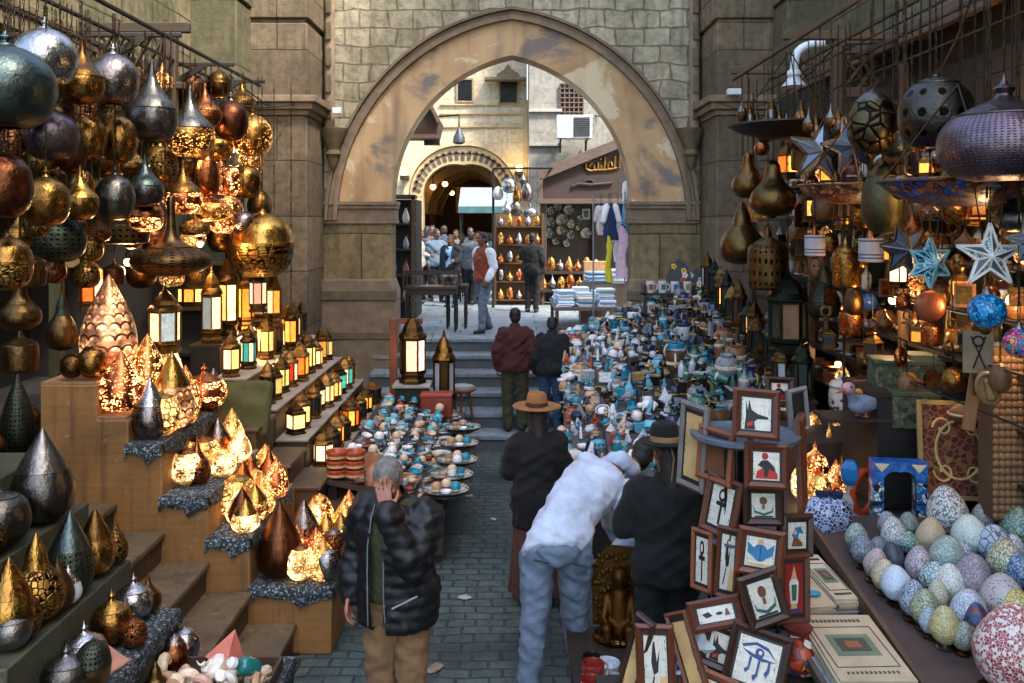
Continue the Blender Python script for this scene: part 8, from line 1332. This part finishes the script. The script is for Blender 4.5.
# the two men on the steps
J = pose(1.74, .0, .15, fwd=V((.1, -.99, .0)), elr=(-.25, .05, 1.15), wrr=(-.27, -.0, .9), ell=(.25, .05, 1.15), wrl=(.25, .0, .9)); person('man in a maroon jacket and olive trousers on the lower steps, seen from behind', (X(515, 12.9), 12.78, .208), R(180), J, top='#3c1210', legs='#33331c', hairc='#14100d', tg=.045, sleeve=.045, hem=-.1, seed=8, vx=.018, pants=(.108, .082, .07))
J = pose(1.64, .0, .5, fwd=V((.1, -.9, -.4)), hd=(0, -.13, 1.6)); person('man in a dark navy jacket and jeans beside the maroon jacket, looking down', (X(551, 12.7), 12.68, .208), R(170), J, top='#080e11', legs='#24405c', hairc='#0f0d0c', tg=.05, sleeve=.045, hem=-.08, seed=9, vx=.018)
# the man walking left on the upper street
J = pose(1.74, .16, .1, fwd=V((-.1, -1, 0)), wrl=(.24, -.12, .92), wrr=(-.24, .02, .9)); person('man in a rust vest with white sleeves and grey jeans walking on the upper street', (X(484, 15.6), 15.6, TPZ), R(-50), J, top='#7a3218', sleevec='#cdd2d8', legs='#5a6472', hairc='#17110d', tg=.04, sleeve=.04, hem=-.06, seed=10, vx=.018)
J = pose(1.68, .02, .1, ell=(.26, -.1, 1.2), wrl=(.2, -.3, 1.15)); person('man dressed all in black looking at the lit lamp shelves, seen from behind', (X(532, 19.0), 19.0, TPZ), R(165), J, top='#050706', legs='#060709', hairc='#0f0d0c', tg=.05, sleeve=.045, hem=-.1, seed=11, vx=.022)
CR = [(451, 20.2, -20, '#10151c', '#1d2733', 'man in a dark suit over a pale blue shirt in the crowd'), (471, 20.8, 150, '#54575c', '#101114', 'person in a grey jacket right behind the dark-suited man'), (436, 21.4, 30, '#4f6274', '#16181c', 'person in a pale blue shirt left of the dark-suited man'), (427, 22.0, 160, '#4a4048', '#1a1716', 'person in a mauve top near the left kiosk'), (462, 22.2, 10, '#3a2a2c', '#1c1c22', 'person in a dark plum jacket in the middle of the crowd'), (479, 21.8, -30, '#7f8c96', '#1a1e24', 'person in a white blue shirt beside the canopy pole'), (418, 21.0, 90, '#8a8780', '#22201d', 'person in an off-white shirt at the left edge of the crowd'), (444, 23.4, 180, '#33414f', '#121316', 'person in a slate blue jacket deep in the crowd'), (489, 22.8, 200, '#1d3a34', '#16181a', 'person in a dark green jacket right of the crowd'), (456, 24.6, 0, '#5a5046', '#1a1816', 'person in a tan coat entering the inner gate'), (470, 25.0, 20, '#2a3442', '#1a1a1e', 'person in a navy coat under the inner gate'), (433, 24.4, -15, '#6f3a34', '#1e1a1a', 'person in a brick red top by the left gate jamb')]
for i, (px, Y, rz, t, l, lab) in enumerate(CR):
    J = pose(1.62+.06*(i % 4), .06*(i % 3), .1, fwd=V((.2*(i % 3-1), -1, -.05)), wrl=(.2+.02*(i % 2), -.12-.12*(i % 3 == 0), .92+.2*(i % 3 == 0)), ell=(.25, .0, 1.15)); o = person(lab, (X(px, Y), Y, TPZ), R(rz), J, top=t, legs=l, hairc=['#14100d', '#2a1c12', '#17130f'][i % 3], vx=.028, hands=True, tg=.035, hem=-.1, seed=20+i, bodyvx=.02, grp='people in the crowd beyond the gate', long_hair=(i in (3, 6)))
    if i == 0: c = MB(); torso(c, J, .041, .0, False); me = remeshed(c, .028, 2); import bmesh; b = bmesh.new(); b.from_mesh(me); bmesh.ops.delete(b, geom=[q for q in b.faces if not (q.calc_center_median().y < -.05 and abs(q.calc_center_median().x) < .06)], context='FACES'); b.to_mesh(me); b.free(); me.materials.clear(); me.materials.append(fabric('#6f9ac4')); put('shirt', me, o, (0, -.012, 0))
# ============================================================ LABELS, CAMERA, LIGHT
by = {}
for o, pl in THINGS: by.setdefault(o['label'], []).append(o)
for lab, L in by.items():
    if len(L) > 1:
        L.sort(key=lambda o: o.location.x/max(o.location.y, 1))
        for i, o in enumerate(L): o['label'] = lab+(', leftmost of them' if i == 0 else ', rightmost of them' if i == len(L)-1 else f', {ORD[i]} from the left')
cam = bpy.data.cameras.new('camera'); co = bpy.data.objects.new('camera', cam); COL.objects.link(co); co.location = (0, 0, HC); co.rotation_euler = (R(90), 0, 0)
cam.sensor_width = 36; cam.lens = 36*F/1024; cam.shift_y = -(341.5-YH)/1024; cam.clip_start = .05; cam.clip_end = 300; S.camera = co
SUN_EL, SUN_AZ = 55, 131
w = bpy.data.worlds.new('World'); S.world = w; w.use_nodes = True; nt = w.node_tree; sk = nt.nodes.new('ShaderNodeTexSky'); sk.sky_type = 'NISHITA'; sk.sun_disc = False; sk.sun_elevation = R(SUN_EL); sk.sun_rotation = R(SUN_AZ); sk.dust_density = 3; sk.air_density = 1.2
bg = nt.nodes['Background']; nt.links.new(sk.outputs[0], bg.inputs[0]); bg.inputs[1].default_value = .15
l = bpy.data.lights.new('sun', 'SUN'); l.energy = 2.2; l.angle = R(8); l.color = (1, .95, .87); so = bpy.data.objects.new('sun', l); COL.objects.link(so)
d = V((math.sin(R(SUN_AZ))*math.cos(R(SUN_EL)), math.cos(R(SUN_AZ))*math.cos(R(SUN_EL)), math.sin(R(SUN_EL)))); so.rotation_euler = d.to_track_quat('Z', 'Y').to_euler(); so.location = (0, 0, 20)
v = S.view_settings; v.view_transform = 'Standard'; v.look = 'None'; v.exposure = 2.25; v.gamma = 1; v.use_curve_mapping = False
S.cycles.use_denoising = True; S.cycles.max_bounces = 6; S.cycles.diffuse_bounces = 2; S.cycles.glossy_bounces = 4; S.cycles.sample_clamp_indirect = 4; S.cycles.use_adaptive_sampling = True; S.cycles.adaptive_threshold = .02
bpy.data.scenes.remove(WS)
for o, _ in THINGS:
    n = len(o['label'].split())
    if n > 16 or n < 4: print('LONG', n, o['label'])
